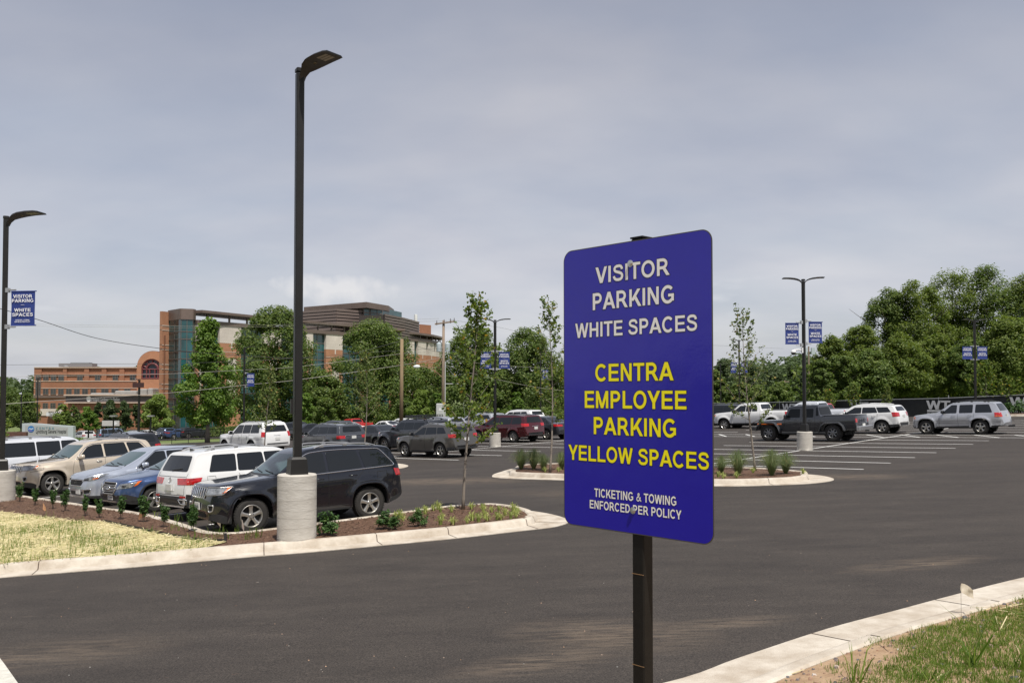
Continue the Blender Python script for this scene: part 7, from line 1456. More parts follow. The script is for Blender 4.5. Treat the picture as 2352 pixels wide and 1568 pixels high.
for px, yt, d, arms, lb in [(2012, 806, 112, (0, pi), 'plain twin-headed lamp post against the middle of the wood'), (2155, 820, 112, (0, pi), 'plain twin-headed lamp post with a small white camera against the dark wood'), (1655, 834, 130, (0,), 'thin plain lamp post nearest the right edge of the blue sign'), (87, 868, 125, (0, pi), 'thin twin-headed lamp post in front of the left end of the low wing'), (50, 905, 130, (0,), 'short thin lamp post left of the low wing'), ]:
    o = lamp(px, yt, 985, lb, arms=arms, base=None, d=d, k=.8, pole=.075 if px != 87 else .06, group='distant plain lamp posts')
    if px == 2155: b = MB(); b.box((-.5, 0, zat(883, d) - o.location.z), (.9, .1, .12)); b.lathe([(.2, -.2), (.22, 0), (.01, .1)], 10, c=(-.9, 0, zat(885, d) - o.location.z)); b.build('camera', mat('camera_white', (.7, .7, .7), .4), o)
o = lamp(320, 870, 990, 'plain lamp post with a dark square sign before the low wing', arms=(pi,), base=None, d=92, k=.9, pole=.09, group='distant plain lamp posts')
b = MB(); b.box((-.05, -.12, zat(884, 92) - o.location.z), (1.15, .06, .5)); b.build('sign_panel', mat('dark_red_sign', (.05, .02, .02), .5), o)
# dome camera on the twin post
cx_, cy_ = gp(1847, 1033); zc_ = zat(808, cy_); dome = empty('security_camera', (cx_, cy_, zc_), label='white dome security camera on a bracket halfway up the twin-headed lamp post', cat='camera')
Mw = mat('camera_white', (.7, .7, .7), .4)
b = MB(); b.tube([(-.07, 0, .08), (-.25, 0, .10), (-.44, 0, .08)], .035, 8); b.box((-.075, 0, .08), (.06, .14, .24)); b.build('bracket', Mw, dome)
b = MB(); b.lathe([(.001, .10), (.06, .09), (.115, .02), (.115, -.03), (.10, -.04)][::-1], 16, c=(-.46, 0, 0)); b.lathe([(.10, -.04), (.085, -.09), (.04, -.125), (.001, -.13)][::-1], 16, c=(-.46, 0, 0), mi=1); b.build('housing', [Mw, M_glass], dome, smooth=True)

# ---------------------------------------------------------------- the blue sign
d1, d2 = 3.02, 2.58
SL = Vector((*at(1295, d1), 0)); SR = Vector((*at(1637.5, d2), 0)); U = (SR - SL); SW = U.length; U /= SW; SH = .914; Nn = Vector((U.y, -U.x, 0)); SC = (SL + SR) / 2; SC.z = CAMZ + .021
def suv(px, py):
    u = (px - CX) / F; t = (u * SL.y - SL.x) / ((SR - SL).x - u * (SR - SL).y); d = SL.y + t * (SR - SL).y; return (t - .5) * SW, zat(py, d) - SC.z
sg_ang = atan2(U.y, U.x)
bx_, by_ = SC.x, SC.y; zb_ = bank_at(bx_, by_) or .9
sign = empty('parking_sign', (bx_, by_, zb_), label='big blue visitor and employee parking sign on a black steel post', cat='sign')
MS = Matrix.Translation((0, 0, SC.z - zb_)) @ Matrix((U, Vector((0, 0, 1)), Nn)).transposed().to_4x4()      # sign plane: x along, y up, z out
M_sblue = mat('sign_blue_sheeting', (.019, .013, .34), .25, spec=.25, coat=.6)
t = M_sblue.node_tree; bn = t.nodes.new('ShaderNodeTexNoise'); bn.inputs['Scale'].default_value = 120; bp = t.nodes.new('ShaderNodeBump'); bp.inputs['Strength'].default_value = .10; bp.inputs['Distance'].default_value = .002
bn2 = t.nodes.new('ShaderNodeTexNoise'); bn2.inputs['Scale'].default_value = 5; bp2 = t.nodes.new('ShaderNodeBump'); bp2.inputs['Strength'].default_value = .12; bp2.inputs['Distance'].default_value = .02
tcn = t.nodes.new('ShaderNodeTexCoord'); t.links.new(tcn.outputs['Object'], bn.inputs['Vector']); t.links.new(tcn.outputs['Object'], bn2.inputs['Vector']); t.links.new(bn.outputs[0], bp.inputs['Height']); t.links.new(bn2.outputs[0], bp2.inputs['Height']); t.links.new(bp2.outputs[0], bp.inputs['Normal'])
t.links.new(bp.outputs[0], t.nodes['Principled BSDF'].inputs['Normal']); t.links.new(bp.outputs[0], t.nodes['Principled BSDF'].inputs['Coat Normal']); t.nodes['Principled BSDF'].inputs['Coat Roughness'].default_value = .09
def rrect(w, hh, r, n=8): return [(cx * (w / 2 - r) + r * cos(a0 + k * pi / 2 / n), cy * (hh / 2 - r) + r * sin(a0 + k * pi / 2 / n)) for cx, cy, a0 in ((1, 1, 0), (-1, 1, pi / 2), (-1, -1, pi), (1, -1, 1.5 * pi)) for k in range(n + 1)]
b = MB(); o_ = rrect(SW, SH, .037); i_ = rrect(SW - .006, SH - .006, .034); n = len(o_)
vs = [MS @ Vector((x, y, -.0025)) for x, y in o_] + [MS @ Vector((x, y, 0)) for x, y in o_] + [MS @ Vector((x, y, 0)) for x, y in i_]
b.add(vs, [tuple(range(n))[::-1]], 1); b.add(vs, [(k, (k + 1) % n, n + (k + 1) % n, n + k) for k in range(n)], 1); b.add(vs, [(n + k, n + (k + 1) % n, 2 * n + (k + 1) % n, 2 * n + k) for k in range(n)], 1); b.add(vs, [tuple(2 * n + k for k in range(n))], 0)
panel = b.build('sign_panel', [M_sblue, mat('sign_edge', (.10, .09, .08), .4, metal=.6)], sign)
M_swhite = mat('sign_white', (.90, .91, .94), .35, coat=.1); M_syel = mat('sign_yellow', (.92, .84, .003), .35, coat=.1); M_sblk = mat('sign_outline_black', (.008, .008, .012), .4)
ZS = lambda x, y: ((2200 + x / 1.12) * .5742, (850 + y / 1.12) * .5742)
LN = [('VISITOR', 208, 538, (244, 317), (197, 279), 0, 1), ('PARKING', 190, 562, (360, 438), (320, 404), 0, 1), ('WHITE SPACES', 115, 663, (498, 562), (450, 530), 0, 1), ('CENTRA', 203, 552, (677, 757), (667, 752), 1, 1), ('EMPLOYEE', 153, 613, (797, 875), (795, 882), 1, 1), ('PARKING', 193, 568, (913, 992), (922, 1008), 1, 1), ('YELLOW SPACES', 84, 712, (1036, 1105), (1072, 1152), 1, 1), ('TICKETING & TOWING', 197, 567, (1231, 1272), (1267, 1310), 0, 0), ('ENFORCED PER POLICY', 175, 587, (1282, 1322), (1328, 1371), 0, 0)]
for txt, xl, xr, yl, yr, yel, outl in LN:
    u0, v0a = suv(*ZS(xl, yl[0])); _, v0b = suv(*ZS(xl, yl[1])); u1, v1a = suv(*ZS(xr, yr[0])); _, v1b = suv(*ZS(xr, yr[1])); w = u1 - u0; vm = (v0a + v0b + v1a + v1b) / 4; cap = ((v0a - v0b) + (v1a - v1b)) / 2
    T = MS @ Matrix.Translation(((u0 + u1) / 2, vm, .0008)); bold = .030 if outl else .022
    b = MB(); caps(b, txt, w - .004, cap - .002, MS @ Matrix.Translation(((u0 + u1) / 2, vm, .0008))); b.build('lettering', M_syel if yel else M_swhite, panel)
    b = MB(); caps(b, txt, w - .004, cap - .002, MS @ Matrix.Translation(((u0 + u1) / 2, vm, .00025)), 0.0018 if outl else .0008); b.build('letter_outline', M_sblk, panel)
Mbolt = mat('bolt_zinc', (.6, .6, .58), .3, metal=.9)
for bp_ in ((1449, 604), (1453, 1170)):
    u, v = suv(*bp_); b = MB(); m = 6
    for r0, z0, z1, n in ((.011, 0, .0015, 20), (.008, .0015, .006, 6), (.005, .006, .008, 10)): 
        q = [MS @ Vector((u + r0 * cos(2 * pi * k / n), v + r0 * sin(2 * pi * k / n), z)) for z in (z0, z1) for k in range(n)]; b.add(q, [(k, (k + 1) % n, n + (k + 1) % n, n + k) for k in range(n)] + [tuple(n + k for k in range(n))])
    b.build('bolt', Mbolt, panel)
pu = suv(1460, 1100)[0]; pw = .047; M_post = mat('black_sign_post', (.008, .0075, .0065), .5, var=.3, vscale=12, spec=.25)
b = MB(); pc_ = MS @ Vector((pu, 0, -.0025 - .004 - pw / 2)); b.bevbox((pc_.x, pc_.y, (SC.z - zb_ + SH / 2 + .008 - .1) / 2), (pw, pw, SC.z - zb_ + SH / 2 + .008 + .1), .004, sg_ang)
b.box((pc_.x, pc_.y, SC.z - zb_ + SH / 2 + .010), (pw * 1.05, pw * 1.05, .005), sg_ang)
post = b.build('post', M_post, sign)
for z in (-.58, -.86): b = MB(); b.box((pc_.x + Nn.x * pw * .5, pc_.y + Nn.y * pw * .5, SC.z - zb_ + z), (pw, .0012, .0022), sg_ang); b.build('scratch', mat('rust', (.22, .13, .06), .9), post)

# ---------------------------------------------------------------- banner fence of the building site
FL = [(20, 128), (26, 115), (31, 104), (36.1, 93), (40.4, 85), (44.7, 78), (49.5, 70), (55, 61)]
ftop = [zat(931, 128), zat(926, 115), zat(923, 104), zat(918.5, 93), zat(914.5, 85), zat(906, 78), zat(898, 70), zat(890, 61)]
fence = empty('banner_fence', (*FL[0], h(*FL[0])), label='long black mesh banner fence with white WT logos along the right of the car park', cat='fence')
def fpart(b, name, m, parent=None): o = b.build(name, m); o.parent = parent or fence; o.matrix_parent_inverse = Matrix.Translation(fence.location).inverted(); return o
M_mesh = mat('black_mesh_banner', (.014, .015, .015), .7, var=.35, vscale=1.2)
b = MB(); vs = []
for i in range(len(FL) - 1):
    for k in range(8):
        t = k / 8; x = FL[i][0] + (FL[i + 1][0] - FL[i][0]) * t; y = FL[i][1] + (FL[i + 1][1] - FL[i][1]) * t; w = .04 * sin(13 * (i + t)); vs += [(x + w, y, h(x, y) - .02), (x + w * .3, y, ftop[i] + (ftop[i + 1] - ftop[i]) * t - .06)]
m = len(vs) // 2; b.add(vs, [(2 * k, 2 * k + 2, 2 * k + 3, 2 * k + 1) for k in range(m - 1)]); fpart(b, 'mesh_banner', M_mesh)
for i in range(len(FL) - 1): b = MB(); b.tube([(*FL[i], ftop[i]), (*FL[i + 1], ftop[i + 1])], .035, 6); fpart(b, 'top_rail', M_galv)
for i in range(len(FL)): b = MB(); b.tube([(*FL[i], h(*FL[i]) - .1), (*FL[i], ftop[i] + .10)], .03, 6); fpart(b, 'fence_post', M_galv)
M_wt = mat('logo_white', (.62, .62, .60), .6)
for px in (1668, 1815, 1975, 2156, 2352):
    u = (px - CX) / F
    for i in range(len(FL) - 1):
        p, q = FL[i], FL[i + 1]; den = (q[0] - p[0]) - u * (q[1] - p[1]); t = (u * p[1] - p[0]) / den
        if 0 <= t <= 1:
            x, y = p[0] + t * (q[0] - p[0]), p[1] + t * (q[1] - p[1]); zt_ = ftop[i] + (ftop[i + 1] - ftop[i]) * t; a = atan2(q[1] - p[1], q[0] - p[0]); a = a if cos(a) > 0 else a + pi
            nv = Vector((sin(a), -cos(a), 0)); nv = nv if nv.y < 0 else -nv; T = lambda dz: Matrix.Translation(Vector((x, y, zt_ - dz)) + nv * .12) @ Matrix.Rotation(a, 4, 'Z') @ Euler((pi / 2, 0, 0)).to_matrix().to_4x4()
            b = MB(); caps(b, 'WT', 2.3, .80, T(.62), .02); fpart(b, 'lettering', M_wt); b = MB(); b.add([T(1.18) @ Vector(v) for v in ((-1.15, -.09, 0), (1.15, -.09, 0), (1.15, .09, 0), (-1.15, .09, 0))], [(0, 1, 2, 3)]); fpart(b, 'logo_bar', M_wt); b = MB(); caps(b, 'WHITING-TURNER', 2.3, .24, T(1.45)); fpart(b, 'lettering', M_wt)
b = MB(); b.box((*at(2178, 86), zat(913, 86)), (.06, .06, .5)); fpart(b, 'pipe_stub', M_galv)
# planted verge at the right end of the fence
tag(fill('verge_right', [at(2300, 72), at(2420, 68), at(2420, 74), at(2300, 78)], M_mulch, .12), kind='structure')
kerb('kerb_right_verge', [(*at(2285, 70.5), .2), (*at(2350, 68), .2), (*at(2440, 65), .2)], False)
for i, (px, py, s) in enumerate([(2315, 955, 2.0), (2338, 948, 2.3)]):
    x, y = at(px, 75); bush('laurel_bush', x, y, h(x, y) + .1, lau[i % 3], .3, ['low green bush on the verge behind the silver boxy car', 'low green bush on the verge at the right edge'][i], 'verge bushes', s=s)

# ---------------------------------------------------------------- hospital name sign, fences and railings on the left
ns = empty('hospital_sign', (*at(110, 103), h(*at(110, 103))), label='low pale monument sign with round blue emblem lettered CENTRA Lynchburg General Hospital', cat='sign')
def npart(b, name, m, parent=None):
    o = b.build(name, m); o.parent = parent or ns
    if not parent: o.matrix_parent_inverse = Matrix.Translation(ns.location).inverted()
    return o
dN = 103; zn = lambda y: zat((1100 + y / 2.138) * .5742, dN); xn = lambda a: at(zx(a), dN)[0]; zb_n = h(*at(110, 103)) - .2
b = MB(); top_ = [(195, 1266), (260, 1264), (330, 1268), (420, 1276), (520, 1283), (632, 1290)]; n = len(top_)
vs = [(xn(a), dN + y, zn(c)) for y in (0, .6) for a, c in top_] + [(xn(a), dN + y, zb_n) for y in (0, .6) for a, c in top_]
b.add(vs, [(2 * n + k, 2 * n + k + 1, k + 1, k) for k in range(n - 1)] + [(k, k + 1, n + k + 1, n + k) for k in range(n - 1)] + [(0, n, 3 * n, 2 * n), (n - 1, 3 * n - 1, 4 * n - 1, 2 * n - 1)] + [(n + k, n + k + 1, 3 * n + k + 1, 3 * n + k) for k in range(n - 1)]); npart(b, 'surround', mat('sign_surround', (.42, .46, .475), .6))
b = MB(); b.add([(xn(222), dN - .03, zb_n + .1), (xn(588), dN - .03, zb_n + .1), (xn(588), dN - .03, zn(1302)), (xn(420), dN - .03, zn(1290)), (xn(222), dN - .03, zn(1282))], [(0, 1, 2, 3, 4)]); pn = npart(b, 'panel', mat('sign_panel_grey', (.36, .365, .36), .6))
TN = lambda a, c: Matrix.Translation((xn(a), dN - .06, zn(c))) @ Euler((pi / 2, 0, 0)).to_matrix().to_4x4()
b = MB(); lettering(b, 'CENTRA', xn(472) - xn(316), (1297 - 1318) / -2.138 * .5742 / F * dN * 1.0, TN(394, 1307), .0, spacing=1.45); npart(b, 'lettering', mat('teal_letters', (.05, .20, .26), .5), pn)
b = MB(); lettering(b, 'Lynchburg General Hospital', xn(575) - xn(316), .56, TN(446, 1337), .012); npart(b, 'lettering', mat('charcoal_letters', (.05, .05, .05), .5), pn)
b = MB(); cxn, czn, rn = xn(274), zn(1314), (xn(302) - xn(246)) / 2; b.add([(cxn + rn * cos(k * pi / 16), dN - .05, czn + rn * sin(k * pi / 16)) for k in range(32)], [tuple(range(32))]); em = npart(b, 'emblem', mat('emblem_blue', (.03, .16, .40), .5), pn)
b = MB(); b.add([(cxn + rn * x, dN - .07, czn + rn * y) for x, y in ((-.92, -.1), (-.4, .32), (.1, .1), (.6, .35), (.9, .0), (.6, .05), (.1, -.18), (-.4, .05))], [tuple(range(8))]); npart(b, 'emblem_wave', mat('emblem_pale', (.55, .65, .72), .5), em)
b = MB(); b.add([(cxn + rn * x, dN - .07, czn + rn * y) for x, y in ((-.85, -.3), (-.3, -.1), (.3, -.5), (.75, -.45), (.3, -.75), (-.4, -.75))], [tuple(range(6))]); npart(b, 'emblem_wave', mat('emblem_violet', (.16, .16, .42), .5), em)
b = MB(); wallbox(b, at(-40, 101), at(62, 101), h(*at(0, 101)) - .5, zat(1339 / 2.138 * .5742 + 1100 * .5742, 101), .4); tag(b.build('retaining_wall', mat('dark_red_stone', (.10, .045, .035), .8, var=.3, vscale=2)), 'low dark red wall left of the hospital name sign', 'wall')
def run_fence(name, pts, z0, hh, gap, m, label, rails, thick=.02):
    root = empty(name, (*pts[0], h(*pts[0])), label=label, cat='fence'); inv = Matrix.Translation(root.location).inverted()
    for i in range(len(pts) - 1):
        p, q = Vector(pts[i]), Vector(pts[i + 1]); l = (q - p).length; b = MB()
        for r_ in rails: b.tube([(p.x, p.y, h(*p) + z0 + r_), (q.x, q.y, h(*q) + z0 + r_)], thick, 4)
        o = b.build('rail', m, root); o.matrix_parent_inverse = inv
        n = int(l / gap); b = MB()
        for k in range(n): t = k / n; x, y = p.x + (q.x - p.x) * t, p.y + (q.y - p.y) * t; b.box((x, y, h(x, y) + z0 + hh / 2), (thick * 1.3, thick * 1.3, hh))
        o = b.build('pickets', m, root); o.matrix_parent_inverse = inv; o['kind'] = 'stuff'
        if i == 0 or True:
            b = MB(); b.box((p.x, p.y, h(p.x, p.y) + z0 + hh / 2), (thick * 3.5, thick * 3.5, hh * 1.08)); o = b.build('post', m, root); o.matrix_parent_inverse = inv
    return root
run_fence('picket_fence', [at(x, 112) for x in (165, 225, 285, 345, 405, 465, 520)], 0, 1.75, .17, M_blackmetal, 'black picket fence along the hospital car park behind the grass slope', (.25, 1.5), .025)
hr = empty('handrail', (*at(345, 86), h(*at(345, 86))), label='thin black handrail along the pale footpath left of the large white vehicle', cat='railing')
xs_ = [300, 357, 396, 434, 472, 508, 545]
for i, x in enumerate(xs_): b = MB(); X, Y = at(x, 86); b.tube([(X, Y, h(X, Y)), (X, Y, h(X, Y) + 1.05 + .04 * i)], .03, 6); o = b.build('post', M_blackmetal, hr); o.matrix_parent_inverse = Matrix.Translation(hr.location).inverted()
b = MB(); b.tube([(*at(x, 86), h(*at(x, 86)) + 1.05 + .04 * i) for i, x in enumerate(xs_)], .03, 6); o = b.build('rail', M_blackmetal, hr); o.matrix_parent_inverse = Matrix.Translation(hr.location).inverted()
# path lights and wayfinding sign
for i, px in enumerate((zx(764), zx(975), zx(1294))):
    X, Y = at(px, 118); o = empty('path_light', (X, Y, h(X, Y)), label=['short square-capped path light left of the dark-signed lamp post', 'short square-capped path light near the middle of the cedar row', 'short square-capped path light in front of the yellow green feathery tree'][i], cat='lamp', group='path lights'); zt_ = zat((1100 + 1203 / 2.138) * .5742, Y) - h(X, Y)
    b = MB(); b.tube([(0, 0, 0), (0, 0, zt_)], .10, 6); b.build('post', M_pole, o); b = MB(); b.box((0, 0, zt_), (.75, .75, .16)); b.build('cap', mat('lamp_cap_grey', (.25, .25, .24), .5), o)
X, Y = at(zx(952), 125); o = empty('direction_sign', (X, Y, h(X, Y)), label='small white directional arrow board beyond the picket fence', cat='sign'); zz_ = zat((1100 + 1265 / 2.138) * .5742, Y) - h(X, Y); b = MB(); b.box((0, 0, zz_), (2.4, .1, .75)); b.build('board', mat('board_grey', (.45, .44, .42), .6), o); b = MB(); b.box((-1.1, .1, zz_ / 2), (.1, .1, zz_)); b.build('post', M_pole, o); b = MB(); b.box((1.1, .1, zz_ / 2), (.1, .1, zz_)); b.build('post', M_pole, o); b = MB(); b.add([(.5, -.06, zz_ + .3), (.5, -.06, zz_ - .3), (1.0, -.06, zz_)], [(0, 1, 2)]); b.build('arrow', mat('arrow_white', (.7, .7, .7), .5), o)

# ---------------------------------------------------------------- utility poles and wires
dU = 98; ux, uy = at(1018, dU); up_ = empty('utility_pole', (ux, uy, h(ux, uy)), label='weathered wooden utility pole with crossarm, transformers and street light arm', cat='utility pole')
Zu = lambda py: zat(py, dU) - up_.location.z
b = MB(); b.tube([(0, 0, -.3), (0, 0, Zu(850)), (.03, 0, Zu(735))], [.20, .17, .13], 10); b.build('pole', M_wood, up_, smooth=True)
b = MB(); R_ = Matrix.Rotation(radians(-8), 4, 'Y') ; b.box((.15, -.18, Zu(741)), (2.15, .12, .16), mtx=Matrix.Rotation(radians(-8), 4, 'Y')); arm = b.build('crossarm', M_wood, up_)
for i, u in enumerate((-.85, -.05, .65, 1.05)): b = MB(); b.lathe([(.05, -.30), (.09, -.22), (.05, -.15), (.08, -.08), (.04, 0), (.03, .2)], 8, c=(u + .15, -.18, Zu(741) + .14 * u + .18)); b.build('insulator', mat('insulator_dark', (.06, .04, .035), .4), arm)
for s in (-1, 1): b = MB(); b.lathe([(.001, -.5), (.25, -.5), (.27, -.42), (.27, .38), (.2, .46), (.08, .5), (.08, .62), (.001, .62)], 14, c=(s * .47, -.1, Zu(797))); b.build('transformer', mat('transformer_grey', (.42, .48, .50), .5), up_, smooth=True, sharp=40)
b = MB(); b.tube([(0, 0, Zu(868)), (-.9, -.3, Zu(851)), (-1.9, -.6, Zu(842)), (-2.6, -.8, Zu(841))], .045, 6); ar = b.build('lamp_arm', mat('rust_arm', (.30, .19, .11), .7), up_); b = MB(); b.lathe([(.001, -.42), (.14, -.35), (.20, -.05), (.12, .28), (.001, .34)], 12, 'Y', c=(0, 0, 0)); hd = b.build('lamp_head', mat('lamp_head_white', (.75, .77, .80), .4), up_, smooth=True); hd.location = (-2.85, -.85, Zu(842)); hd.rotation_euler = (0, 0, radians(80))
b = MB(); b.tube([(.22, -.12, .5), (.22, -.12, Zu(830))], .05, 6); b.build('conduit', mat('conduit_grey', (.5, .5, .5), .5), up_)
b = MB(); b.tube([(0, 0, Zu(881)), (1.95, 0, Zu(881))], .04, 6); b.build('guy_strut', M_galv, up_)
b = MB(); b.tube([(.1, 0, Zu(835)), (1.95, 0, Zu(881)), (2.4, .2, Zu(960))], .018, 4); b.build('guy_wire', M_galv, up_)
b = MB(); X, Y = at(1012, 92); o = empty('utility_cabinet', (X, Y, h(X, Y)), label='grey metal cabinet at the foot of the wooden utility pole', cat='cabinet'); b.bevbox((0, 0, (zat(926, Y) - h(X, Y)) / 2), (.85, .6, zat(926, Y) - h(X, Y)), .04); b.build('housing', mat('cabinet_grey', (.42, .43, .43), .5), o); b = MB(); b.box((0, -.31, zat(940, Y) - h(X, Y)), (.3, .02, .3)); b.build('plate', mat('cabinet_plate', (.6, .6, .6), .5), o)
X, Y = at(922, 84); bp_o = empty('utility_pole', (X, Y, h(X, Y)), label='plain brown wooden pole carrying the lower cables, left of the street light', cat='utility pole'); b = MB(); b.tube([(0, 0, -.3), (.03, 0, zat(778, Y) - h(X, Y))], [.19, .15], 10); b.build('pole', M_wood2, bp_o, smooth=True); b = MB(); b.tube([(0, 0, zat(778, Y) - h(X, Y)), (-.35, -.1, zat(776, Y) - h(X, Y))], .03, 5); b.build('bracket', M_galv, bp_o)
X, Y = at(1858, 150); o = empty('utility_pole', (X, Y, h(X, Y)), label='distant utility pole half hidden by the camera lamp post', cat='utility pole', group=None); b = MB(); b.tube([(0, 0, -.3), (.0, 0, zat(795, Y) - h(X, Y))], [.18, .13], 8); b.build('pole', M_wood, o); b = MB(); b.box((-.6, -.1, zat(806, Y) - h(X, Y)), (.6, .4, 1.1)); b.box((.7, -.1, zat(806, Y) - h(X, Y)), (.6, .4, 1.1)); b.build('transformer', mat('transformer_grey', (.42, .48, .50), .5), o)
for px, yt, d, lb in ((2056 * .905, 873, 160, 'small distant pole with a short crossarm left of the camera lamp post'), (1899, 884, 150, 'short pale stub pole at the foot of the wood')):
    px = {0: 1857 - 60}.get(0) if lb.startswith('small distant') else 1899; X, Y = at(px if px != 1797 else 1802, d); o = empty('utility_pole', (X, Y, h(X, Y)), label=lb, cat='utility pole'); b = MB(); b.tube([(0, 0, -.3), (0, 0, zat(yt, Y) - h(X, Y))], [.16, .12], 8); b.build('pole', M_wood, o)
    if px == 1797: b = MB(); b.box((0, -.1, zat(yt + 3, Y) - h(X, Y)), (1.6, .12, .14)); b.build('crossarm', M_wood, o)
M_wire = mat('dark_cable', (.03, .03, .03), .6); M_wire2 = mat('pale_cable', (.30, .28, .25), .6)
def wire(pts, r, m, label):
    """pts: (px, py, distance) points along the span"""
    P = smooth_path([(*at(px, d), zat(py, d)) for px, py, d in pts], 8); b = MB(); b.tube(P, r * .78, 5); return tag(b.build('power_cable', m), label, 'cable', 'overhead cables')
wire([(-60, 692, 60), (84, 733, 64), (220, 776, 68), (370, 800, 72), (470, 810, 76), (600, 819, 79), (690, 822, 80), (780, 818, 82), (922, 782, 84)], .030, M_wire, 'thick dark cable sagging from the left edge past the left banner')
wire([(-60, 934, 60), (84, 922, 62), (386, 902, 70), (570, 883, 76), (690, 871, 79), (922, 838, 84), (1018, 820, 98)], .026, M_wire2, 'pale cable rising across the trees, lowest of the spans left of the tall lamp post')
wire([(-60, 866, 70), (200, 862, 74), (386, 858, 76), (560, 849, 79), (690, 841, 80), (922, 812, 84), (1018, 806, 98)], .018, M_wire2, 'thin pale cable crossing the low wing just above its top windows')
wire([(-60, 838, 80), (386, 834, 82), (570, 828, 83), (690, 821, 84), (922, 804, 86), (1018, 800, 98)], .018, M_wire, 'thin dark cable level with the low wing roof')
wire([(-60, 741, 110), (378, 748, 110), (700, 744, 108), (850, 737, 104), (1008, 731, 98)], .014, M_wire2, 'thin upper cable in front of the tall hospital block, upper one')
wire([(-60, 746, 110), (378, 752, 110), (700, 748, 108), (850, 742, 104), (1026, 736, 98)], .014, M_wire2, 'thin upper cable in front of the tall hospital block, lower one')
wire([(1018, 835, 98), (1080, 856, 99), (1240, 890, 101), (1400, 905, 104)], .02, M_wire2, 'pale cable descending from the utility pole behind the saplings')
wire([(1030, 733, 98), (1150, 752, 105), (1300, 775, 115), (1800, 800, 150)], .014, M_wire, 'thin cable leaving the crossarm to the right')
wire([(1020, 826, 98), (1200, 842, 105), (1400, 850, 110)], .016, M_wire2, 'thin cable from the utility pole across the pointed trees')
wire([(922, 782, 84), (975, 800, 90), (1018, 810, 98)], .02, M_wire, 'short dark cable joining the brown pole and the utility pole')
wire([(1640, 876, 120), (1700, 862, 118), (1760, 884, 140)], .02, M_wire2, 'pale cable across the far trees right of the blue sign')

# ---------------------------------------------------------------- marker flags, edging, sprinkler stake
def flag(x, y, z, hh, w, ang, lean, label, stained=True, s=1.0, col=(.62, .48, .36)):
    o = empty('marker_flag', (x, y, z), label=label, cat='marker flag', group='wire marker flags'); b = MB(); tip = Vector((lean * hh, 0, hh)); b.tube([(0, 0, -.03), tip * .5, tip], .0018, 5); b.build('wire_stake', mat('flag_wire', (.06, .05, .05), .5), o)
    b = MB(); nx, nz_ = 6, 5; vs = []
    for k in range(nz_ + 1):
        for i in range(nx + 1): u, t = i / nx, k / nz_; p = tip - Vector((0, 0, t * w * .8)); r_ = u * w; vs.append(p + Vector((cos(ang) * r_, sin(ang) * r_ + .012 * sin(7 * u + 3 * t), -.35 * r_ * u - .15 * r_ + .008 * sin(9 * t + 4 * u))))
    b.add(vs, [(k * (nx + 1) + i, k * (nx + 1) + i + 1, (k + 1) * (nx + 1) + i + 1, (k + 1) * (nx + 1) + i) for k in range(nz_) for i in range(nx)]); f = b.build('flag', mat('flag_%d' % int(col[0] * 100 + col[2] * 1000), col, .7, vscale=12, col2=tuple(min(1, c * 1.35) for c in col)), o, smooth=True); o.scale = (s, s, s); return o, f
fx, fy = 5.18, 10.42; fz = (bank_at(fx, fy) or h(fx, fy) + .1)
fo, ff = flag(fx, fy, fz, .45, .13, radians(-25), .0, 'faded pale marker flag with small printing, standing at the kerb on the right', col=(.66, .58, .46))
fo.location.z = zat(1425, fy); st = fo.location.z - fz
b = MB()
for k in range(5): M = Matrix.Translation((.07, -.010, .45 - .045 - .013 * k - .012)) @ Matrix.Rotation(radians(-25), 4, 'Z') @ Matrix.Rotation(radians(20), 4, 'Y') @ Euler((pi / 2, 0, 0)).to_matrix().to_4x4(); b.add([M @ Vector(v) for v in ((-.045, 0, .003), (.035 - .006 * (k % 2), 0, .003), (.035 - .006 * (k % 2), .005, .003), (-.045, .005, .003))], [(0, 1, 2, 3)])
b.build('printing', mat('flag_ink', (.05, .05, .06), .6), ff)
for i, (px, py) in enumerate([(101, 1170), (330, 1210), (505, 1222), (552, 1228)]):
    x, y = gp([101, 332, 508, 562][i], [1170, 1196, 1214, 1228][i], .14); flag(x, y, h(x, y) + .135, [.20, .30, .32, .36][i], .20, radians([-40, 160, -50, -60][i]), [.1, .2, -.2, -.1][i], ['small orange-stained marker flag at the left end of the mulch bed', 'clay-stained marker flag leaning among the young laurels', 'pale torn marker flag in the mulch before the white car', 'white marker flag in front of the wheel of the black four-wheel-drive'][i], s=1.0 if i < 3 else .95, col=(.70, .38, .19) if i < 2 else (.74, .62, .52))
ge = [gp(*p, .15) for p in [(240, 1195), (320, 1212), (400, 1229), (460, 1239), (521, 1241)]]; b = MB(); vs = []
for x, y in ge: vs += [(x, y + .02, h(x, y) + .13), (x, y + .02, h(x, y) + .20)]
b.add(vs, [(2 * k, 2 * k + 2, 2 * k + 3, 2 * k + 1) for k in range(len(ge) - 1)]); x, y = ge[-1]; b.box((x, y, h(x, y) + .22), (.05, .03, .20)); 
tag(b.build('lawn_edging', mat('black_edging', (.02, .02, .022), .6)), 'black plastic edging strip between the strawed lawn and the mulch', 'edging')

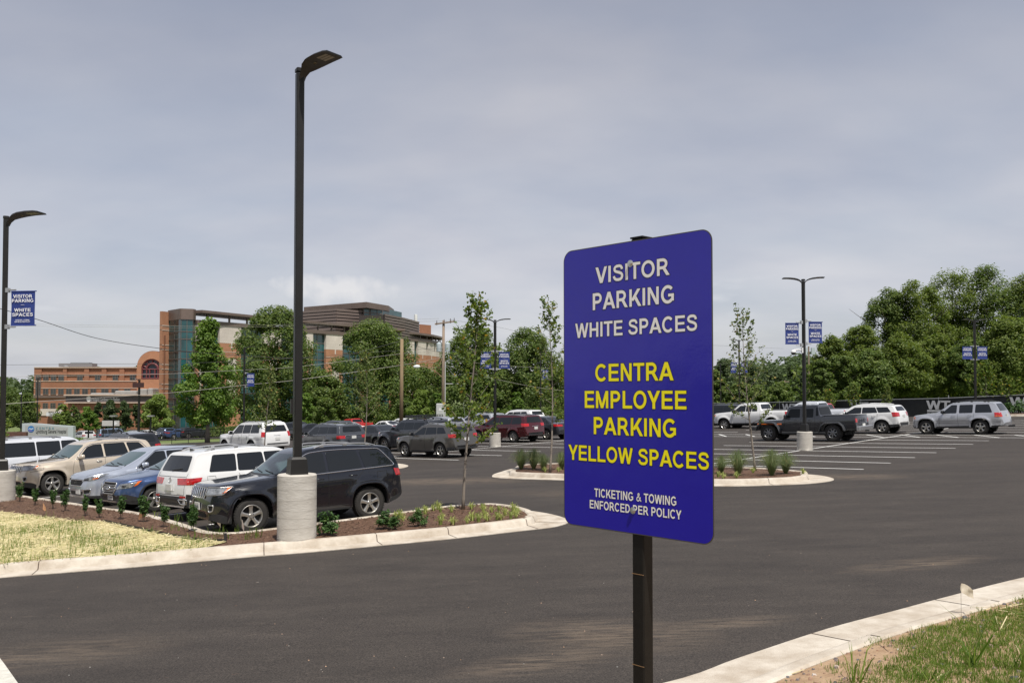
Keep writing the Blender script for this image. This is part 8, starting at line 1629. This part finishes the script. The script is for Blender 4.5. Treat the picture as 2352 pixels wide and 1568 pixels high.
# ---------------------------------------------------------------- distant cars beyond the picket fence: simple but with their parts
FC = [('white_suv', P_white, 12, 985, 135, 0, 'white car at the far left beyond the post'), ('blue_van', P_mid, 95, 988, 150, 20, 'blue delivery van left of the hospital name sign'), ('white_van', P_white, 232, 985, 160, 10, 'white van under the entrance canopy'), ('silver_car', P_silver2, 325, 990, 128, 46, 'white car behind the left end of the picket fence')]
def small_car(P, kind, label, x, y, head, dz=0.0, group='cars in the hospital car park'):
    if kind == 'sedan': sp = sedan(P, 'distant_car', 4.7, .92, 1.48, .33, (.95, 3.7))
    elif kind == 'pickup': sp = pickup(P, 'distant_pickup')
    elif kind == 'van': sp = mid_suv(P, 'distant_van', 5.1, .98, 1.9, .36, (.97, 4.0), zb=(1.12, 1.16), cuts=[2.75, 3.85], d=(4.75, 4.6), gs=.12)
    else: sp = mid_suv(P, 'distant_car', 4.7, .93, 1.7, .36, (.95, 3.7), clad=CL)
    sp.update(seams=[], handles=[], wiper=False, badges=[], plates=[], bars=[])
    return park(build_car(sp, label, 'car' if kind != 'pickup' else 'pickup', group), x, y, radians(head), dz)
for kind, P, px, d, hd, lb in [
    ('suv', P_white, 28, 138, 150, 'white car left of the hospital name sign, behind the left lamp post'), ('van', P_mid, 90, 152, 150, 'blue van with a white roof left of the hospital name sign'), ('van', P_white, 132, 170, 200, 'white van parked under the entrance canopy'),
    ('suv', P_white, 193, 124, 136, 'white car behind the left part of the picket fence'), ('van', P_lblue, 268, 128, 40, 'grey blue van showing its tail behind the picket fence'), ('sedan', P_silver2, 302, 128, 226, 'silver saloon behind the picket fence, right of the grey blue van'), ('sedan', P_white, 332, 130, 226, 'white saloon behind the picket fence near the dark-signed lamp post'),
    ('suv', P_mid, 378, 131, 136, 'dark blue car behind the picket fence, under the feathery tree'), ('sedan', P_mid, 415, 131, 46, 'blue saloon with its tail light showing behind the picket fence'), ('suv', P_dgrey, 448, 132, 46, 'dark car behind the right end of the picket fence, left of the maple trunk'),
    ('suv', P_dgrey, 688, 84, 46, 'dark grey car above the slate vehicle, right of the tall post'), ('sedan', P_blk, 720, 82, 46, 'small black car beyond the slate vehicle'), ('suv', P_slate, 768, 88, 136, 'grey car with only its roof showing, above the slate vehicle'), ('sedan', P_white, 795, 92, 136, 'white saloon roof above the black saloon car'), ('pickup', P_rred, 812, 108, 136, 'red pickup in the distance above the black saloon'),
    ('sedan', P_white, 885, 88, 136, 'white saloon roof left of the plain brown pole'), ('suv', P_white, 925, 94, 136, 'white crossover roof at the foot of the plain brown pole'), ('suv', P_blk, 962, 100, 136, 'dark car far behind the roof rack')]:
    x, y = at(px, d); small_car(P, kind, lb, x, y, hd)
